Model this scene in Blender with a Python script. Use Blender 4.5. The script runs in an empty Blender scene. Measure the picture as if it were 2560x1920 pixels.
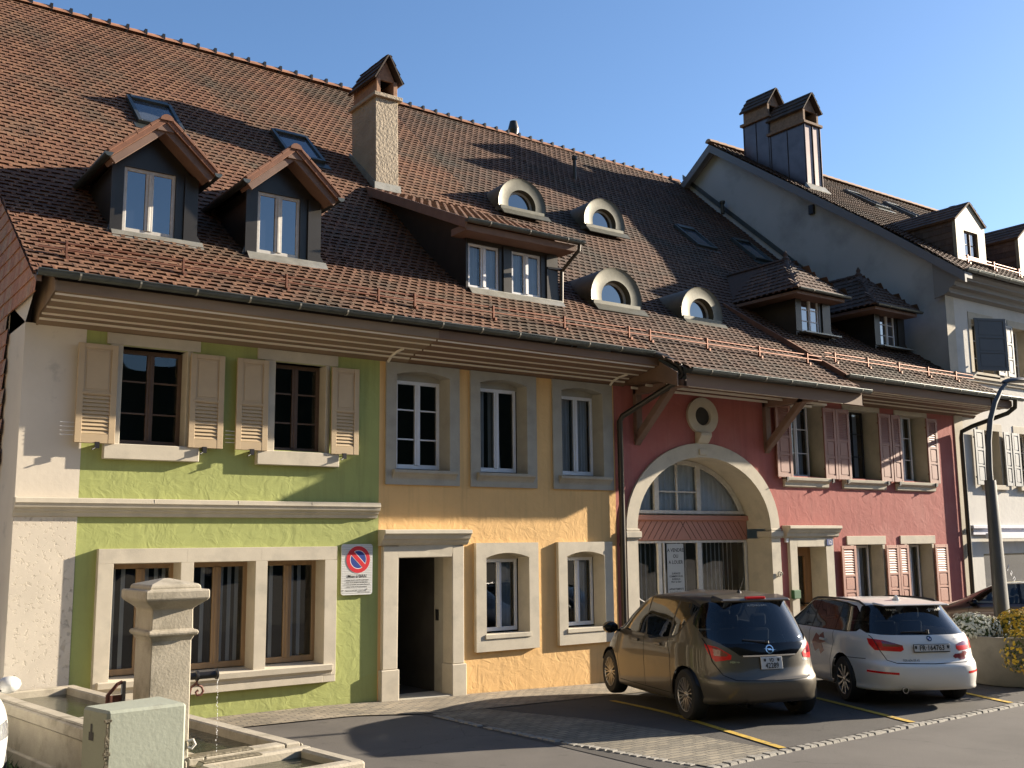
import bpy, bmesh, math, random
from math import sin, cos, pi, radians, sqrt, atan2
from mathutils import Vector, Matrix, noise

random.seed(7)
scn = bpy.context.scene
COL = scn.collection

# ---------------------------------------------------------------- camera
cam_d = bpy.data.cameras.new("camera")
cam = bpy.data.objects.new("camera", cam_d)
COL.objects.link(cam)
PITCH, ROLL, YAW = radians(8.64), radians(-0.585), radians(36.18)
fw = Vector((sin(YAW)*cos(PITCH), cos(YAW)*cos(PITCH), sin(PITCH)))
rt0 = Vector((cos(YAW), -sin(YAW), 0)); up0 = rt0.cross(fw)
rt = rt0*cos(ROLL) + up0*sin(ROLL); up = up0*cos(ROLL) - rt0*sin(ROLL)
cam.matrix_world = Matrix(((rt.x, up.x, -fw.x, 0), (rt.y, up.y, -fw.y, -14.7),
                           (rt.z, up.z, -fw.z, 2.38), (0, 0, 0, 1)))
cam_d.sensor_width = 36
cam_d.lens = 36.76
cam_d.clip_start = 0.1
cam_d.clip_end = 3000
scn.camera = cam

# ---------------------------------------------------------------- light
SUN = Vector((4.9, -1.0, 1.66)).normalized()      # towards the sun
w = bpy.data.worlds.new("World"); scn.world = w
w.use_nodes = True
nt = w.node_tree; nt.nodes.clear()
sky = nt.nodes.new('ShaderNodeTexSky'); sky.sky_type = 'NISHITA'; sky.sun_disc = False
sky.sun_elevation = math.asin(SUN.z); sky.sun_rotation = atan2(SUN.x, SUN.y)
sky.altitude = 450; sky.air_density = 1.0; sky.dust_density = 0.9; sky.ozone_density = 4.3
bg = nt.nodes.new('ShaderNodeBackground'); bg.inputs[1].default_value = 0.069
wo = nt.nodes.new('ShaderNodeOutputWorld')
nt.links.new(sky.outputs[0], bg.inputs[0]); nt.links.new(bg.outputs[0], wo.inputs[0])
sl = bpy.data.lights.new("sun", 'SUN'); sl.energy = 5.0; sl.angle = radians(0.53); sl.color = (1.0, 0.87, 0.69)
so = bpy.data.objects.new("sun", sl); COL.objects.link(so)
so.rotation_euler = (-SUN).to_track_quat('-Z', 'Y').to_euler(); so.location = (40, -30, 40)
scn.view_settings.view_transform = 'Standard'
scn.view_settings.look = 'None'
scn.view_settings.gamma = 1
scn.view_settings.exposure = 1.68
scn.cycles.max_bounces = 8
scn.cycles.transparent_max_bounces = 16
scn.cycles.caustics_reflective = False
scn.cycles.caustics_refractive = False

# ---------------------------------------------------------------- materials
MATS = {}
def mat(name, col, rough=0.8, metal=0.0, var=0.0, vscale=3.0, col2=None, c2=(0.45, 0.7), c2scale=1.5,
        bump=0.0, bscale=20.0, bdist=0.02, kind='noise', spec=None, coat=0.0, stretch=None, grain=0.0, emit=None):
    if name in MATS: return MATS[name]
    m = bpy.data.materials.new(name); m.use_nodes = True
    n = m.node_tree.nodes; l = m.node_tree.links
    b = n['Principled BSDF']
    b.inputs['Base Color'].default_value = (*col, 1); b.inputs['Roughness'].default_value = rough
    b.inputs['Metallic'].default_value = metal
    if spec is not None: b.inputs['Specular IOR Level'].default_value = spec
    if coat: b.inputs['Coat Weight'].default_value = coat; b.inputs['Coat Roughness'].default_value = 0.03
    if emit: b.inputs['Emission Color'].default_value = (*emit[0], 1); b.inputs['Emission Strength'].default_value = emit[1]
    tc = n.new('ShaderNodeNewGeometry'); src = tc.outputs['Position']
    if stretch:
        mp = n.new('ShaderNodeMapping'); mp.inputs['Scale'].default_value = stretch
        l.new(src, mp.inputs[0]); src = mp.outputs[0]
    cur = None
    def noise_n(scale, det=4, rough_=0.55):
        t = n.new('ShaderNodeTexNoise'); t.inputs['Scale'].default_value = scale
        t.inputs['Detail'].default_value = det; t.inputs['Roughness'].default_value = rough_
        l.new(src, t.inputs['Vector']); return t
    if var or col2 or grain:
        rgb = n.new('ShaderNodeRGB'); rgb.outputs[0].default_value = (*col, 1); cur = rgb.outputs[0]
        if col2:
            t = noise_n(c2scale, 6, 0.6); r = n.new('ShaderNodeMapRange')
            r.inputs[1].default_value, r.inputs[2].default_value = c2
            l.new(t.outputs[0], r.inputs[0])
            mx = n.new('ShaderNodeMix'); mx.data_type = 'RGBA'
            l.new(r.outputs[0], mx.inputs[0]); l.new(cur, mx.inputs[6]); mx.inputs[7].default_value = (*col2, 1)
            cur = mx.outputs[2]
        for amt, sc in ((var, vscale), (grain, 90.0)):
            if amt:
                t = noise_n(sc, 5)
                r = n.new('ShaderNodeMapRange'); r.inputs[1].default_value = 0.25; r.inputs[2].default_value = 0.75
                r.inputs[3].default_value = 1-amt; r.inputs[4].default_value = 1+amt
                l.new(t.outputs[0], r.inputs[0])
                mx = n.new('ShaderNodeVectorMath'); mx.operation = 'SCALE'
                l.new(cur, mx.inputs[0]); l.new(r.outputs[0], mx.inputs['Scale']); cur = mx.outputs[0]
        l.new(cur, b.inputs['Base Color'])
    if bump:
        if kind == 'voronoi':
            t = n.new('ShaderNodeTexVoronoi'); t.inputs['Scale'].default_value = bscale; l.new(src, t.inputs['Vector'])
        else:
            t = noise_n(bscale, 5)
        bp = n.new('ShaderNodeBump'); bp.inputs['Strength'].default_value = bump; bp.inputs['Distance'].default_value = bdist
        l.new(t.outputs[0], bp.inputs['Height']); l.new(bp.outputs[0], b.inputs['Normal'])
    MATS[name] = m
    return m

def stucco(name, col, col2, amount=0.6, wave=2.6, dirt=0.0):
    """trowelled render: soft swirling ridges over a fine grain"""
    if name in MATS: return MATS[name]
    m = mat(name, col, 0.9, var=0.07, vscale=1.3, col2=col2, c2=(0.5, 0.85), c2scale=0.9)
    n = m.node_tree.nodes; l = m.node_tree.links; b = n['Principled BSDF']
    g = n.new('ShaderNodeNewGeometry')
    smp = n.new('ShaderNodeMapping'); smp.inputs['Scale'].default_value = (5.5, 5.5, 0.35); l.new(g.outputs['Position'], smp.inputs[0])
    sn = n.new('ShaderNodeTexNoise'); sn.inputs['Scale'].default_value = 1.0; sn.inputs['Detail'].default_value = 6; sn.inputs['Roughness'].default_value = 0.65; l.new(smp.outputs[0], sn.inputs['Vector'])
    sr = n.new('ShaderNodeMapRange'); sr.inputs[1].default_value = 0.50; sr.inputs[2].default_value = 0.80; sr.inputs[3].default_value = 1.0; sr.inputs[4].default_value = 0.74; l.new(sn.outputs[0], sr.inputs[0])
    sv = n.new('ShaderNodeVectorMath'); sv.operation = 'SCALE'; l.new(b.inputs['Base Color'].links[0].from_socket, sv.inputs[0]); l.new(sr.outputs[0], sv.inputs['Scale']); l.new(sv.outputs[0], b.inputs['Base Color'])
    wp = n.new('ShaderNodeTexNoise'); wp.inputs['Scale'].default_value = 1.7; wp.inputs['Detail'].default_value = 2
    l.new(g.outputs['Position'], wp.inputs['Vector'])
    sc = n.new('ShaderNodeVectorMath'); sc.operation = 'SCALE'; sc.inputs['Scale'].default_value = 0.55
    l.new(wp.outputs['Color'], sc.inputs[0])
    ad = n.new('ShaderNodeVectorMath'); ad.operation = 'ADD'
    l.new(g.outputs['Position'], ad.inputs[0]); l.new(sc.outputs[0], ad.inputs[1])
    t = n.new('ShaderNodeTexNoise'); t.inputs['Scale'].default_value = wave*2; t.inputs['Detail'].default_value = 3
    t.inputs['Roughness'].default_value = 0.45; t.inputs['Distortion'].default_value = 0.7
    l.new(ad.outputs[0], t.inputs['Vector'])
    v = n.new('ShaderNodeTexVoronoi'); v.feature = 'DISTANCE_TO_EDGE'; v.inputs['Scale'].default_value = wave*1.1
    l.new(ad.outputs[0], v.inputs['Vector'])
    vr = n.new('ShaderNodeMapRange'); vr.inputs[1].default_value = 0.0; vr.inputs[2].default_value = 0.07
    vr.inputs[3].default_value = 0.055; vr.inputs[4].default_value = 0.0
    l.new(v.outputs['Distance'], vr.inputs[0])
    f = n.new('ShaderNodeTexNoise'); f.inputs['Scale'].default_value = 45; f.inputs['Detail'].default_value = 3
    l.new(g.outputs['Position'], f.inputs['Vector'])
    s1 = n.new('ShaderNodeMath'); s1.operation = 'MULTIPLY_ADD'; s1.inputs[1].default_value = 0.10
    l.new(f.outputs[0], s1.inputs[0]); l.new(t.outputs[0], s1.inputs[2])
    s2 = n.new('ShaderNodeMath'); s2.operation = 'ADD'; l.new(s1.outputs[0], s2.inputs[0]); l.new(vr.outputs[0], s2.inputs[1])
    bp = n.new('ShaderNodeBump'); bp.inputs['Strength'].default_value = amount; bp.inputs['Distance'].default_value = 0.03
    l.new(s2.outputs[0], bp.inputs['Height']); l.new(bp.outputs[0], b.inputs['Normal'])
    return m

def pitted(name, col):
    if name in MATS: return MATS[name]
    m = mat(name, col, 0.9, var=0.08, vscale=2.5, grain=0.06)
    n = m.node_tree.nodes; l = m.node_tree.links; b = n['Principled BSDF']
    g = n.new('ShaderNodeNewGeometry')
    v = n.new('ShaderNodeTexNoise'); v.inputs['Scale'].default_value = 17; v.inputs['Detail'].default_value = 6; v.inputs['Roughness'].default_value = 0.7
    l.new(g.outputs['Position'], v.inputs['Vector'])
    r = n.new('ShaderNodeMapRange'); r.inputs[1].default_value = 0.34; r.inputs[2].default_value = 0.44; l.new(v.outputs[0], r.inputs[0])
    bp = n.new('ShaderNodeBump'); bp.inputs['Strength'].default_value = 0.8; bp.inputs['Distance'].default_value = 0.012
    l.new(r.outputs[0], bp.inputs['Height']); l.new(bp.outputs[0], b.inputs['Normal'])
    return m

def tile_mat(name, c0, c1, c2, moss=(0.09, 0.085, 0.05), mossy=0.5):
    """clay tile: colour differs from tile to tile (UV holds two random numbers per tile) + lichen patches"""
    m = bpy.data.materials.new(name); m.use_nodes = True; MATS[name] = m
    n = m.node_tree.nodes; l = m.node_tree.links; b = n['Principled BSDF']; b.inputs['Roughness'].default_value = 0.85
    uv = n.new('ShaderNodeUVMap'); sp = n.new('ShaderNodeSeparateXYZ'); l.new(uv.outputs[0], sp.inputs[0])
    cr = n.new('ShaderNodeValToRGB'); e = cr.color_ramp.elements
    e[0].position = 0; e[0].color = (*c0, 1); e[1].position = 1; e[1].color = (*c2, 1)
    k = cr.color_ramp.elements.new(0.5); k.color = (*c1, 1)
    l.new(sp.outputs[0], cr.inputs[0])
    g = n.new('ShaderNodeNewGeometry')
    t = n.new('ShaderNodeTexNoise'); t.inputs['Scale'].default_value = 0.55; t.inputs['Detail'].default_value = 7; t.inputs['Roughness'].default_value = 0.65
    l.new(g.outputs['Position'], t.inputs['Vector'])
    ad = n.new('ShaderNodeMath'); ad.operation = 'MULTIPLY_ADD'; ad.inputs[1].default_value = 0.08; l.new(sp.outputs[1], ad.inputs[0]); l.new(t.outputs[0], ad.inputs[2])
    r = n.new('ShaderNodeMapRange'); r.inputs[1].default_value = 0.50; r.inputs[2].default_value = 0.72; r.inputs[4].default_value = mossy
    l.new(ad.outputs[0], r.inputs[0])
    mx = n.new('ShaderNodeMix'); mx.data_type = 'RGBA'; l.new(r.outputs[0], mx.inputs[0]); l.new(cr.outputs[0], mx.inputs[6]); mx.inputs[7].default_value = (*moss, 1)
    t2 = n.new('ShaderNodeTexNoise'); t2.inputs['Scale'].default_value = 26; t2.inputs['Detail'].default_value = 4; l.new(g.outputs['Position'], t2.inputs['Vector'])
    r2 = n.new('ShaderNodeMapRange'); r2.inputs[1].default_value = 0.3; r2.inputs[2].default_value = 0.7; r2.inputs[3].default_value = 0.75; r2.inputs[4].default_value = 1.25
    l.new(t2.outputs[0], r2.inputs[0])
    vs = n.new('ShaderNodeVectorMath'); vs.operation = 'SCALE'; l.new(mx.outputs[2], vs.inputs[0]); l.new(r2.outputs[0], vs.inputs['Scale'])
    l.new(vs.outputs[0], b.inputs['Base Color'])
    return m

def glass_mat(name, tint=(0.9, 0.95, 1.0), body=0.0, fr=1.5):
    if name in MATS: return MATS[name]
    m = bpy.data.materials.new(name); m.use_nodes = True; MATS[name] = m
    n = m.node_tree.nodes; l = m.node_tree.links; n.clear()
    o = n.new('ShaderNodeOutputMaterial'); g = n.new('ShaderNodeBsdfGlossy'); g.inputs['Roughness'].default_value = 0.01
    t = n.new('ShaderNodeBsdfTransparent'); t.inputs[0].default_value = (*tint, 1)
    f = n.new('ShaderNodeFresnel'); f.inputs[0].default_value = fr
    mu = n.new('ShaderNodeMath'); mu.operation = 'MULTIPLY_ADD'; mu.inputs[1].default_value = 1.9; mu.inputs[2].default_value = 0.0; mu.use_clamp = True
    l.new(f.outputs[0], mu.inputs[0])
    ge = n.new('ShaderNodeNewGeometry'); ns = n.new('ShaderNodeTexNoise'); ns.inputs['Scale'].default_value = 1.6; ns.inputs['Detail'].default_value = 1
    l.new(ge.outputs['Position'], ns.inputs['Vector'])
    bp = n.new('ShaderNodeBump'); bp.inputs['Strength'].default_value = 0.12; bp.inputs['Distance'].default_value = 0.05
    l.new(ns.outputs[0], bp.inputs['Height']); l.new(bp.outputs[0], g.inputs['Normal'])
    mx = n.new('ShaderNodeMixShader'); l.new(mu.outputs[0], mx.inputs[0]); l.new(t.outputs[0], mx.inputs[1]); l.new(g.outputs[0], mx.inputs[2])
    l.new(mx.outputs[0], o.inputs[0])
    return m

STONE = mat('stone', (0.50, 0.45, 0.36), 0.85, var=0.09, vscale=4, col2=(0.36, 0.33, 0.27), c2=(0.52, 0.8), c2scale=2.2, bump=0.25, bscale=60, bdist=0.004, grain=0.04)
STONEG = mat('grey_stone', (0.34, 0.32, 0.27), 0.85, var=0.09, vscale=4, col2=(0.26, 0.24, 0.20), c2=(0.5, 0.8), c2scale=2.2, bump=0.25, bscale=60, bdist=0.004, grain=0.04)
CREAM = mat('cream_render', (0.60, 0.54, 0.45), 0.9, var=0.05, vscale=2, col2=(0.30, 0.28, 0.25), c2=(0.60, 0.85), c2scale=2.6, bump=0.3, bscale=14, bdist=0.006)
PIT = pitted('pitted_render', (0.58, 0.52, 0.43))
GREEN = stucco('green_render', (0.335, 0.370, 0.125), (0.29, 0.32, 0.115), 0.27, 3.3)
ORANGE = stucco('orange_render', (0.70, 0.44, 0.185), (0.60, 0.38, 0.17), 0.29, 4.0)
PINK = stucco('pink_render', (0.37, 0.115, 0.100), (0.44, 0.185, 0.16), 0.26, 2.8)
WHITEW = mat('white_render', (0.58, 0.56, 0.52), 0.9, var=0.06, vscale=1.2, col2=(0.33, 0.33, 0.33), c2=(0.55, 0.85), c2scale=1.1, bump=0.35, bscale=9, bdist=0.012)
GABLEW = mat('grey_gable_render', (0.40, 0.41, 0.42), 0.9, var=0.08, vscale=0.7, col2=(0.24, 0.245, 0.25), c2=(0.5, 0.8), c2scale=0.8, bump=0.3, bscale=12, bdist=0.01)
ZINC = mat('dark_zinc', (0.09, 0.10, 0.095), 0.42, metal=0.75, var=0.2, vscale=5)
ZINCL = mat('weathered_zinc', (0.30, 0.29, 0.25), 0.5, metal=0.5, var=0.22, vscale=6)
METALD = mat('brown_sheet_metal', (0.05, 0.044, 0.037), 0.38, metal=0.6, var=0.15, vscale=3)
COPPER = mat('copper', (0.23, 0.10, 0.06), 0.45, metal=0.6)
COPPERD = mat('dark_copper_sheet', (0.10, 0.077, 0.075), 0.33, metal=0.85, var=0.2, vscale=3)
WHITEP = mat('white_paint', (0.68, 0.68, 0.70), 0.5, var=0.06, vscale=8)
WORN = mat('worn_white_paint', (0.52, 0.50, 0.46), 0.6, var=0.15, vscale=14)
BROWNF = mat('brown_window_wood', (0.10, 0.06, 0.038), 0.6, var=0.2, vscale=9)
OAKF = mat('oak_window_wood', (0.26, 0.17, 0.09), 0.55, var=0.22, vscale=10, stretch=(1, 1, 0.15))
DOORW = mat('varnished_door_wood', (0.24, 0.12, 0.05), 0.45, var=0.25, vscale=12, stretch=(1, 1, 0.12))
TANP = mat('tan_shutter_paint', (0.43, 0.325, 0.20), 0.6, var=0.06, vscale=4, bump=0.1, bscale=50, bdist=0.003)
SALMON = mat('salmon_shutter_paint', (0.38, 0.17, 0.12), 0.6, var=0.08, vscale=4)
ROSEB = mat('rose_brown_shutter_paint', (0.27, 0.125, 0.095), 0.6, var=0.10, vscale=4)
GREYSH = mat('grey_shutter_paint', (0.27, 0.28, 0.28), 0.6, var=0.06, vscale=4)
GREYSHD = mat('dark_grey_shutter_paint', (0.10, 0.11, 0.12), 0.55, var=0.06, vscale=4)
SOFFIT = mat('soffit_boards', (0.22, 0.155, 0.10), 0.75, var=0.2, vscale=3, stretch=(0.25, 1, 1), col2=(0.13, 0.09, 0.06), c2=(0.5, 0.8), c2scale=2.5)
SOFFIT2 = mat('brown_soffit_boards', (0.16, 0.095, 0.06), 0.75, var=0.2, vscale=3, stretch=(0.25, 1, 1))
BATTEN = mat('cream_batten', (0.78, 0.72, 0.62), 0.6)
BEAM = mat('brown_beam', (0.17, 0.105, 0.08), 0.75, var=0.15, vscale=5)
IRON = mat('black_iron', (0.025, 0.024, 0.026), 0.45, metal=0.5)
RUST = mat('rusty_iron', (0.13, 0.05, 0.035), 0.7, metal=0.2, var=0.3, vscale=30)
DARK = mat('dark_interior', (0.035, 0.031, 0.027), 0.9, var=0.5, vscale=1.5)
CURT = mat('grey_curtain', (0.55, 0.55, 0.55), 0.9, var=0.12, vscale=4)
SLATC = mat('blind_slat', (0.42, 0.42, 0.40), 0.7)
SKYL = mat('skylight_pane', (0.05, 0.06, 0.075), 0.08, spec=0.8)
GLASS = glass_mat('window_glass')
TILE = tile_mat('clay_tile', (0.118, 0.049, 0.024), (0.15, 0.064, 0.031), (0.185, 0.090, 0.046), (0.058, 0.046, 0.028), 0.8)
TILEB = tile_mat('brown_shaded_clay_tile', (0.075, 0.036, 0.021), (0.105, 0.050, 0.028), (0.135, 0.070, 0.040), (0.048, 0.040, 0.027), 0.85)  # browner, mossier tile, also darkened for the shading on this roof part
CAPT = tile_mat('sooty_clay_tile', (0.035, 0.025, 0.02), (0.055, 0.036, 0.028), (0.075, 0.05, 0.038), (0.03, 0.026, 0.02), 0.6)
TILED = tile_mat('dark_clay_tile', (0.07, 0.040, 0.027), (0.10, 0.056, 0.037), (0.135, 0.078, 0.050), (0.045, 0.038, 0.03), 0.7)
TILEG = tile_mat('lit_hung_clay_tile', (0.34, 0.14, 0.07), (0.42, 0.20, 0.11), (0.38, 0.24, 0.15), (0.18, 0.13, 0.08), 0.5)  # clay brightened so the shaded gable looks sunlit
RIDGE = mat('ridge_clay', (0.34, 0.16, 0.09), 0.8, var=0.25, vscale=2.5)
RIDGED = mat('ridge_clay_pale', (0.38, 0.25, 0.17), 0.8, var=0.2, vscale=3)
ORTILE = mat('orange_clay', (0.18, 0.076, 0.042), 0.75, var=0.25, vscale=5)
BRICKD = mat('weathered_chimney_brick', (0.20, 0.125, 0.08), 0.85, var=0.35, vscale=14)
BRICK = mat('chimney_brick', (0.32, 0.18, 0.11), 0.85, var=0.3, vscale=14)
ROUGHR = mat('chimney_render', (0.38, 0.32, 0.24), 0.9, var=0.15, vscale=3, bump=0.9, bscale=16, bdist=0.03)

# ---------------------------------------------------------------- mesh helpers
OFF = {}
class MB:
    def __init__(s): s.v = []; s.f = []; s.m = []; s.uv = {}; s.cm = 0
    def mi(s, k): s.cm = k; return s
    def face(s, pts, uv=None):
        b = len(s.v); s.v.extend([tuple(p) for p in pts]); s.f.append(tuple(range(b, b+len(pts)))); s.m.append(s.cm)
        if uv: s.uv[len(s.f)-1] = uv
    def hexa(s, p):       # 8 points: bottom 0-3 ccw, top 4-7
        b = len(s.v); s.v.extend([tuple(q) for q in p])
        for q in ((3, 2, 1, 0), (4, 5, 6, 7), (0, 1, 5, 4), (1, 2, 6, 5), (2, 3, 7, 6), (3, 0, 4, 7)):
            s.f.append(tuple(b+i for i in q)); s.m.append(s.cm)
    def box(s, x0, x1, y0, y1, z0, z1):
        s.hexa([(x0, y0, z0), (x1, y0, z0), (x1, y1, z0), (x0, y1, z0), (x0, y0, z1), (x1, y0, z1), (x1, y1, z1), (x0, y1, z1)])
    def beam(s, a, b, w, h, upv=(0, 0, 1)):
        a = Vector(a); b = Vector(b); d = (b-a).normalized(); sd = d.cross(Vector(upv)).normalized()*w/2; u = sd.cross(d).normalized()*h/2
        s.hexa([a-sd-u, a+sd-u, b+sd-u, b-sd-u, a-sd+u, a+sd+u, b+sd+u, b-sd+u])
    def prism(s, poly, axis, a, b):   # poly 2D extruded along axis between a and b
        def P(p, t):
            if axis == 'x': return (t, p[0], p[1])
            if axis == 'y': return (p[0], t, p[1])
            return (p[0], p[1], t)
        n = len(poly); k = len(s.v)
        s.v.extend([P(p, a) for p in poly]); s.v.extend([P(p, b) for p in poly])
        s.f.append(tuple(range(k+n-1, k-1, -1))); s.m.append(s.cm)
        s.f.append(tuple(range(k+n, k+2*n))); s.m.append(s.cm)
        for i in range(n):
            j = (i+1) % n; s.f.append((k+i, k+j, k+n+j, k+n+i)); s.m.append(s.cm)
    def tube(s, pts, r, n=10, caps=True):
        pts = [Vector(p) for p in pts]; rs = r if isinstance(r, (list, tuple)) else [r]*len(pts)
        k0 = len(s.v); N = len(pts); ref = None
        for i, p in enumerate(pts):
            d = (pts[min(i+1, N-1)]-pts[max(i-1, 0)]).normalized()
            if ref is None:
                ref = Vector((0, 0, 1)) if abs(d.z) < 0.9 else Vector((1, 0, 0))
            u = (ref - d*ref.dot(d)).normalized(); ref = u; v = d.cross(u)
            for j in range(n):
                a = 2*pi*j/n; s.v.append(tuple(p + (u*cos(a)+v*sin(a))*rs[i]))
        for i in range(N-1):
            for j in range(n):
                a = k0+i*n+j; b = k0+i*n+(j+1) % n; s.f.append((a, b, b+n, a+n)); s.m.append(s.cm)
        if caps:
            s.f.append(tuple(k0+j for j in range(n-1, -1, -1))); s.m.append(s.cm)
            s.f.append(tuple(k0+(N-1)*n+j for j in range(n))); s.m.append(s.cm)
    def lathe(s, prof, c=(0, 0, 0), n=24, axis='z'):
        k0 = len(s.v); c = Vector(c)
        for (r, h) in prof:
            for j in range(n):
                a = 2*pi*j/n
                p = (r*cos(a), r*sin(a), h) if axis == 'z' else ((r*cos(a), h, r*sin(a)) if axis == 'y' else (h, r*cos(a), r*sin(a)))
                s.v.append(tuple(c+Vector(p)))
        for i in range(len(prof)-1):
            for j in range(n):
                a = k0+i*n+j; b = k0+i*n+(j+1) % n; s.f.append((a, b, b+n, a+n)); s.m.append(s.cm)
    def build(s, name, mats, parent=None, bevel=0, smooth=False, fix=True, rnd=False):
        me = bpy.data.meshes.new(name)
        off = OFF.get(parent.name, Vector((0, 0, 0))) if parent else Vector((0, 0, 0))
        me.from_pydata([(x-off.x, y-off.y, z-off.z) for x, y, z in s.v], [], s.f)
        if not isinstance(mats, (list, tuple)): mats = [mats]
        for m in mats: me.materials.append(m)
        me.polygons.foreach_set('material_index', s.m)
        if s.uv:
            ul = me.uv_layers.new(name='UVMap'); dat = [0.0]*(2*len(me.loops))
            for p in me.polygons:
                u = s.uv.get(p.index, (0.5, 0.5))
                for li in p.loop_indices: dat[2*li] = u[0]; dat[2*li+1] = u[1]
            ul.data.foreach_set('uv', dat)
        if fix:
            bm = bmesh.new(); bm.from_mesh(me); bmesh.ops.remove_doubles(bm, verts=bm.verts, dist=1e-5)
            bmesh.ops.recalc_face_normals(bm, faces=bm.faces); bm.to_mesh(me); bm.free()
        if smooth:
            me.polygons.foreach_set('use_smooth', [True]*len(me.polygons))
            me.set_sharp_from_angle(angle=radians(38))
        me.update()
        o = bpy.data.objects.new(name, me); COL.objects.link(o)
        if bevel:
            md = o.modifiers.new('bevel', 'BEVEL'); md.width = bevel; md.segments = 1; md.limit_method = 'ANGLE'; md.angle_limit = radians(40)
        if parent: o.parent = parent; OFF[o.name] = off
        return o

def tag(o, label, cat, group=None, kind=None):
    o['label'] = label; o['category'] = cat
    if group: o['group'] = group
    if kind: o['kind'] = kind
    return o
def root(name, loc, label, cat, group=None, rz=0):
    o = bpy.data.objects.new(name, None); COL.objects.link(o); o.location = loc; o.rotation_euler = (0, 0, rz)
    o.empty_display_size = 0.3
    OFF[o.name] = Vector(loc) if rz == 0 else Vector((0, 0, 0))
    return tag(o, label, cat, group)
def struct(o): o['kind'] = 'structure'; return o

def text_mb(mb, s, size, org, ux, uy, align='CENTER', font_w=1.0, thick=0.0):
    """lettering: plane spanned by ux (reading direction) and uy (up)"""
    cu = bpy.data.curves.new('lettering', 'FONT'); cu.body = s; cu.size = size; cu.align_x = align; cu.resolution_u = 2
    if thick: cu.offset = thick
    ob = bpy.data.objects.new('lettering', cu); COL.objects.link(ob)
    dg = bpy.context.evaluated_depsgraph_get(); me = bpy.data.meshes.new_from_object(ob.evaluated_get(dg))
    ux = Vector(ux); uy = Vector(uy); org = Vector(org); k = len(mb.v)
    for v in me.vertices: mb.v.append(tuple(org + ux*v.co.x*font_w + uy*v.co.y))
    for p in me.polygons: mb.f.append(tuple(k+i for i in p.vertices)); mb.m.append(mb.cm)
    bpy.data.objects.remove(ob); bpy.data.meshes.remove(me); bpy.data.curves.remove(cu)

def wall(mb, x0, x1, z0, z1, y, holes, depth=0.3):
    xs = sorted({x0, x1, *[h[0] for h in holes], *[h[1] for h in holes]}); zs = sorted({z0, z1, *[h[2] for h in holes], *[h[3] for h in holes]})
    for i in range(len(xs)-1):
        for j in range(len(zs)-1):
            cx = (xs[i]+xs[i+1])/2; cz = (zs[j]+zs[j+1])/2
            if any(h[0] < cx < h[1] and h[2] < cz < h[3] for h in holes): continue
            mb.face([(xs[i], y, zs[j]), (xs[i+1], y, zs[j]), (xs[i+1], y, zs[j+1]), (xs[i], y, zs[j+1])])
    for a, b, c, d in ([h[:4] for h in holes] if depth else []):
        mb.face([(a, y, c), (a, y+depth, c), (a, y+depth, d), (a, y, d)]); mb.face([(b, y, c), (b, y, d), (b, y+depth, d), (b, y+depth, c)])
        mb.face([(a, y, d), (a, y+depth, d), (b, y+depth, d), (b, y, d)]); mb.face([(a, y, c), (b, y, c), (b, y+depth, c), (a, y+depth, c)])

def surround(mb, ox0, ox1, oz0, oz1, ix0, ix1, iz0, iz1, rise, yf, yw, yb, splay=0.0):
    """stone window surround with a segmental head; yf front plane, yw wall plane, yb back of the reveal"""
    n = 10; arc = []
    for i in range(n+1):
        t = i/n; x = ix0+(ix1-ix0)*t; arc.append((x, iz1-rise+4*rise*t*(1-t)))
    zl = iz1-rise
    F = lambda p: [(x, yf, z) for x, z in p]
    mb.face(F([(ox0, oz0), (ox1, oz0), (ix1, iz0), (ix0, iz0)]))
    mb.face(F([(ox0, oz0), (ix0, iz0), (ix0, zl), (ox0, zl)])); mb.face(F([(ix1, iz0), (ox1, oz0), (ox1, zl), (ix1, zl)]))
    top = [(ox0+(ox1-ox0)*i/n, oz1) for i in range(n+1)]
    mb.face(F([(ox0, zl), (ix0, zl), (ix0, zl+0.001), (ox0, oz1)]))
    for i in range(n): mb.face(F([arc[i], arc[i+1], top[i+1], top[i]]))
    mb.face(F([(ix1, zl), (ox1, zl), (ox1, oz1)]))
    loop = [(ix0, iz0), (ix1, iz0), (ix1, zl)] + arc[::-1][1:-1] + [(ix0, zl)]
    cx = (ix0+ix1)/2
    B = lambda p: (p[0]+(splay if p[0] < cx else -splay)*0.9, yb, p[1] + (0 if p[1] > iz0+0.01 else 0))
    for i in range(len(loop)):
        a = loop[i]; b = loop[(i+1) % len(loop)]
        if a[0] == b[0] and a[1] == b[1]: continue
        mb.face([(a[0], yf, a[1]), (b[0], yf, b[1]), B(b), B(a)])
    o = [(ox0, oz0), (ox1, oz0), (ox1, oz1), (ox0, oz1)]
    for i in range(4):
        a = o[i]; b = o[(i+1) % 4]; mb.face([(a[0], yf, a[1]), (b[0], yf, b[1]), (b[0], yw+0.02, b[1]), (a[0], yw+0.02, a[1])])

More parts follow.
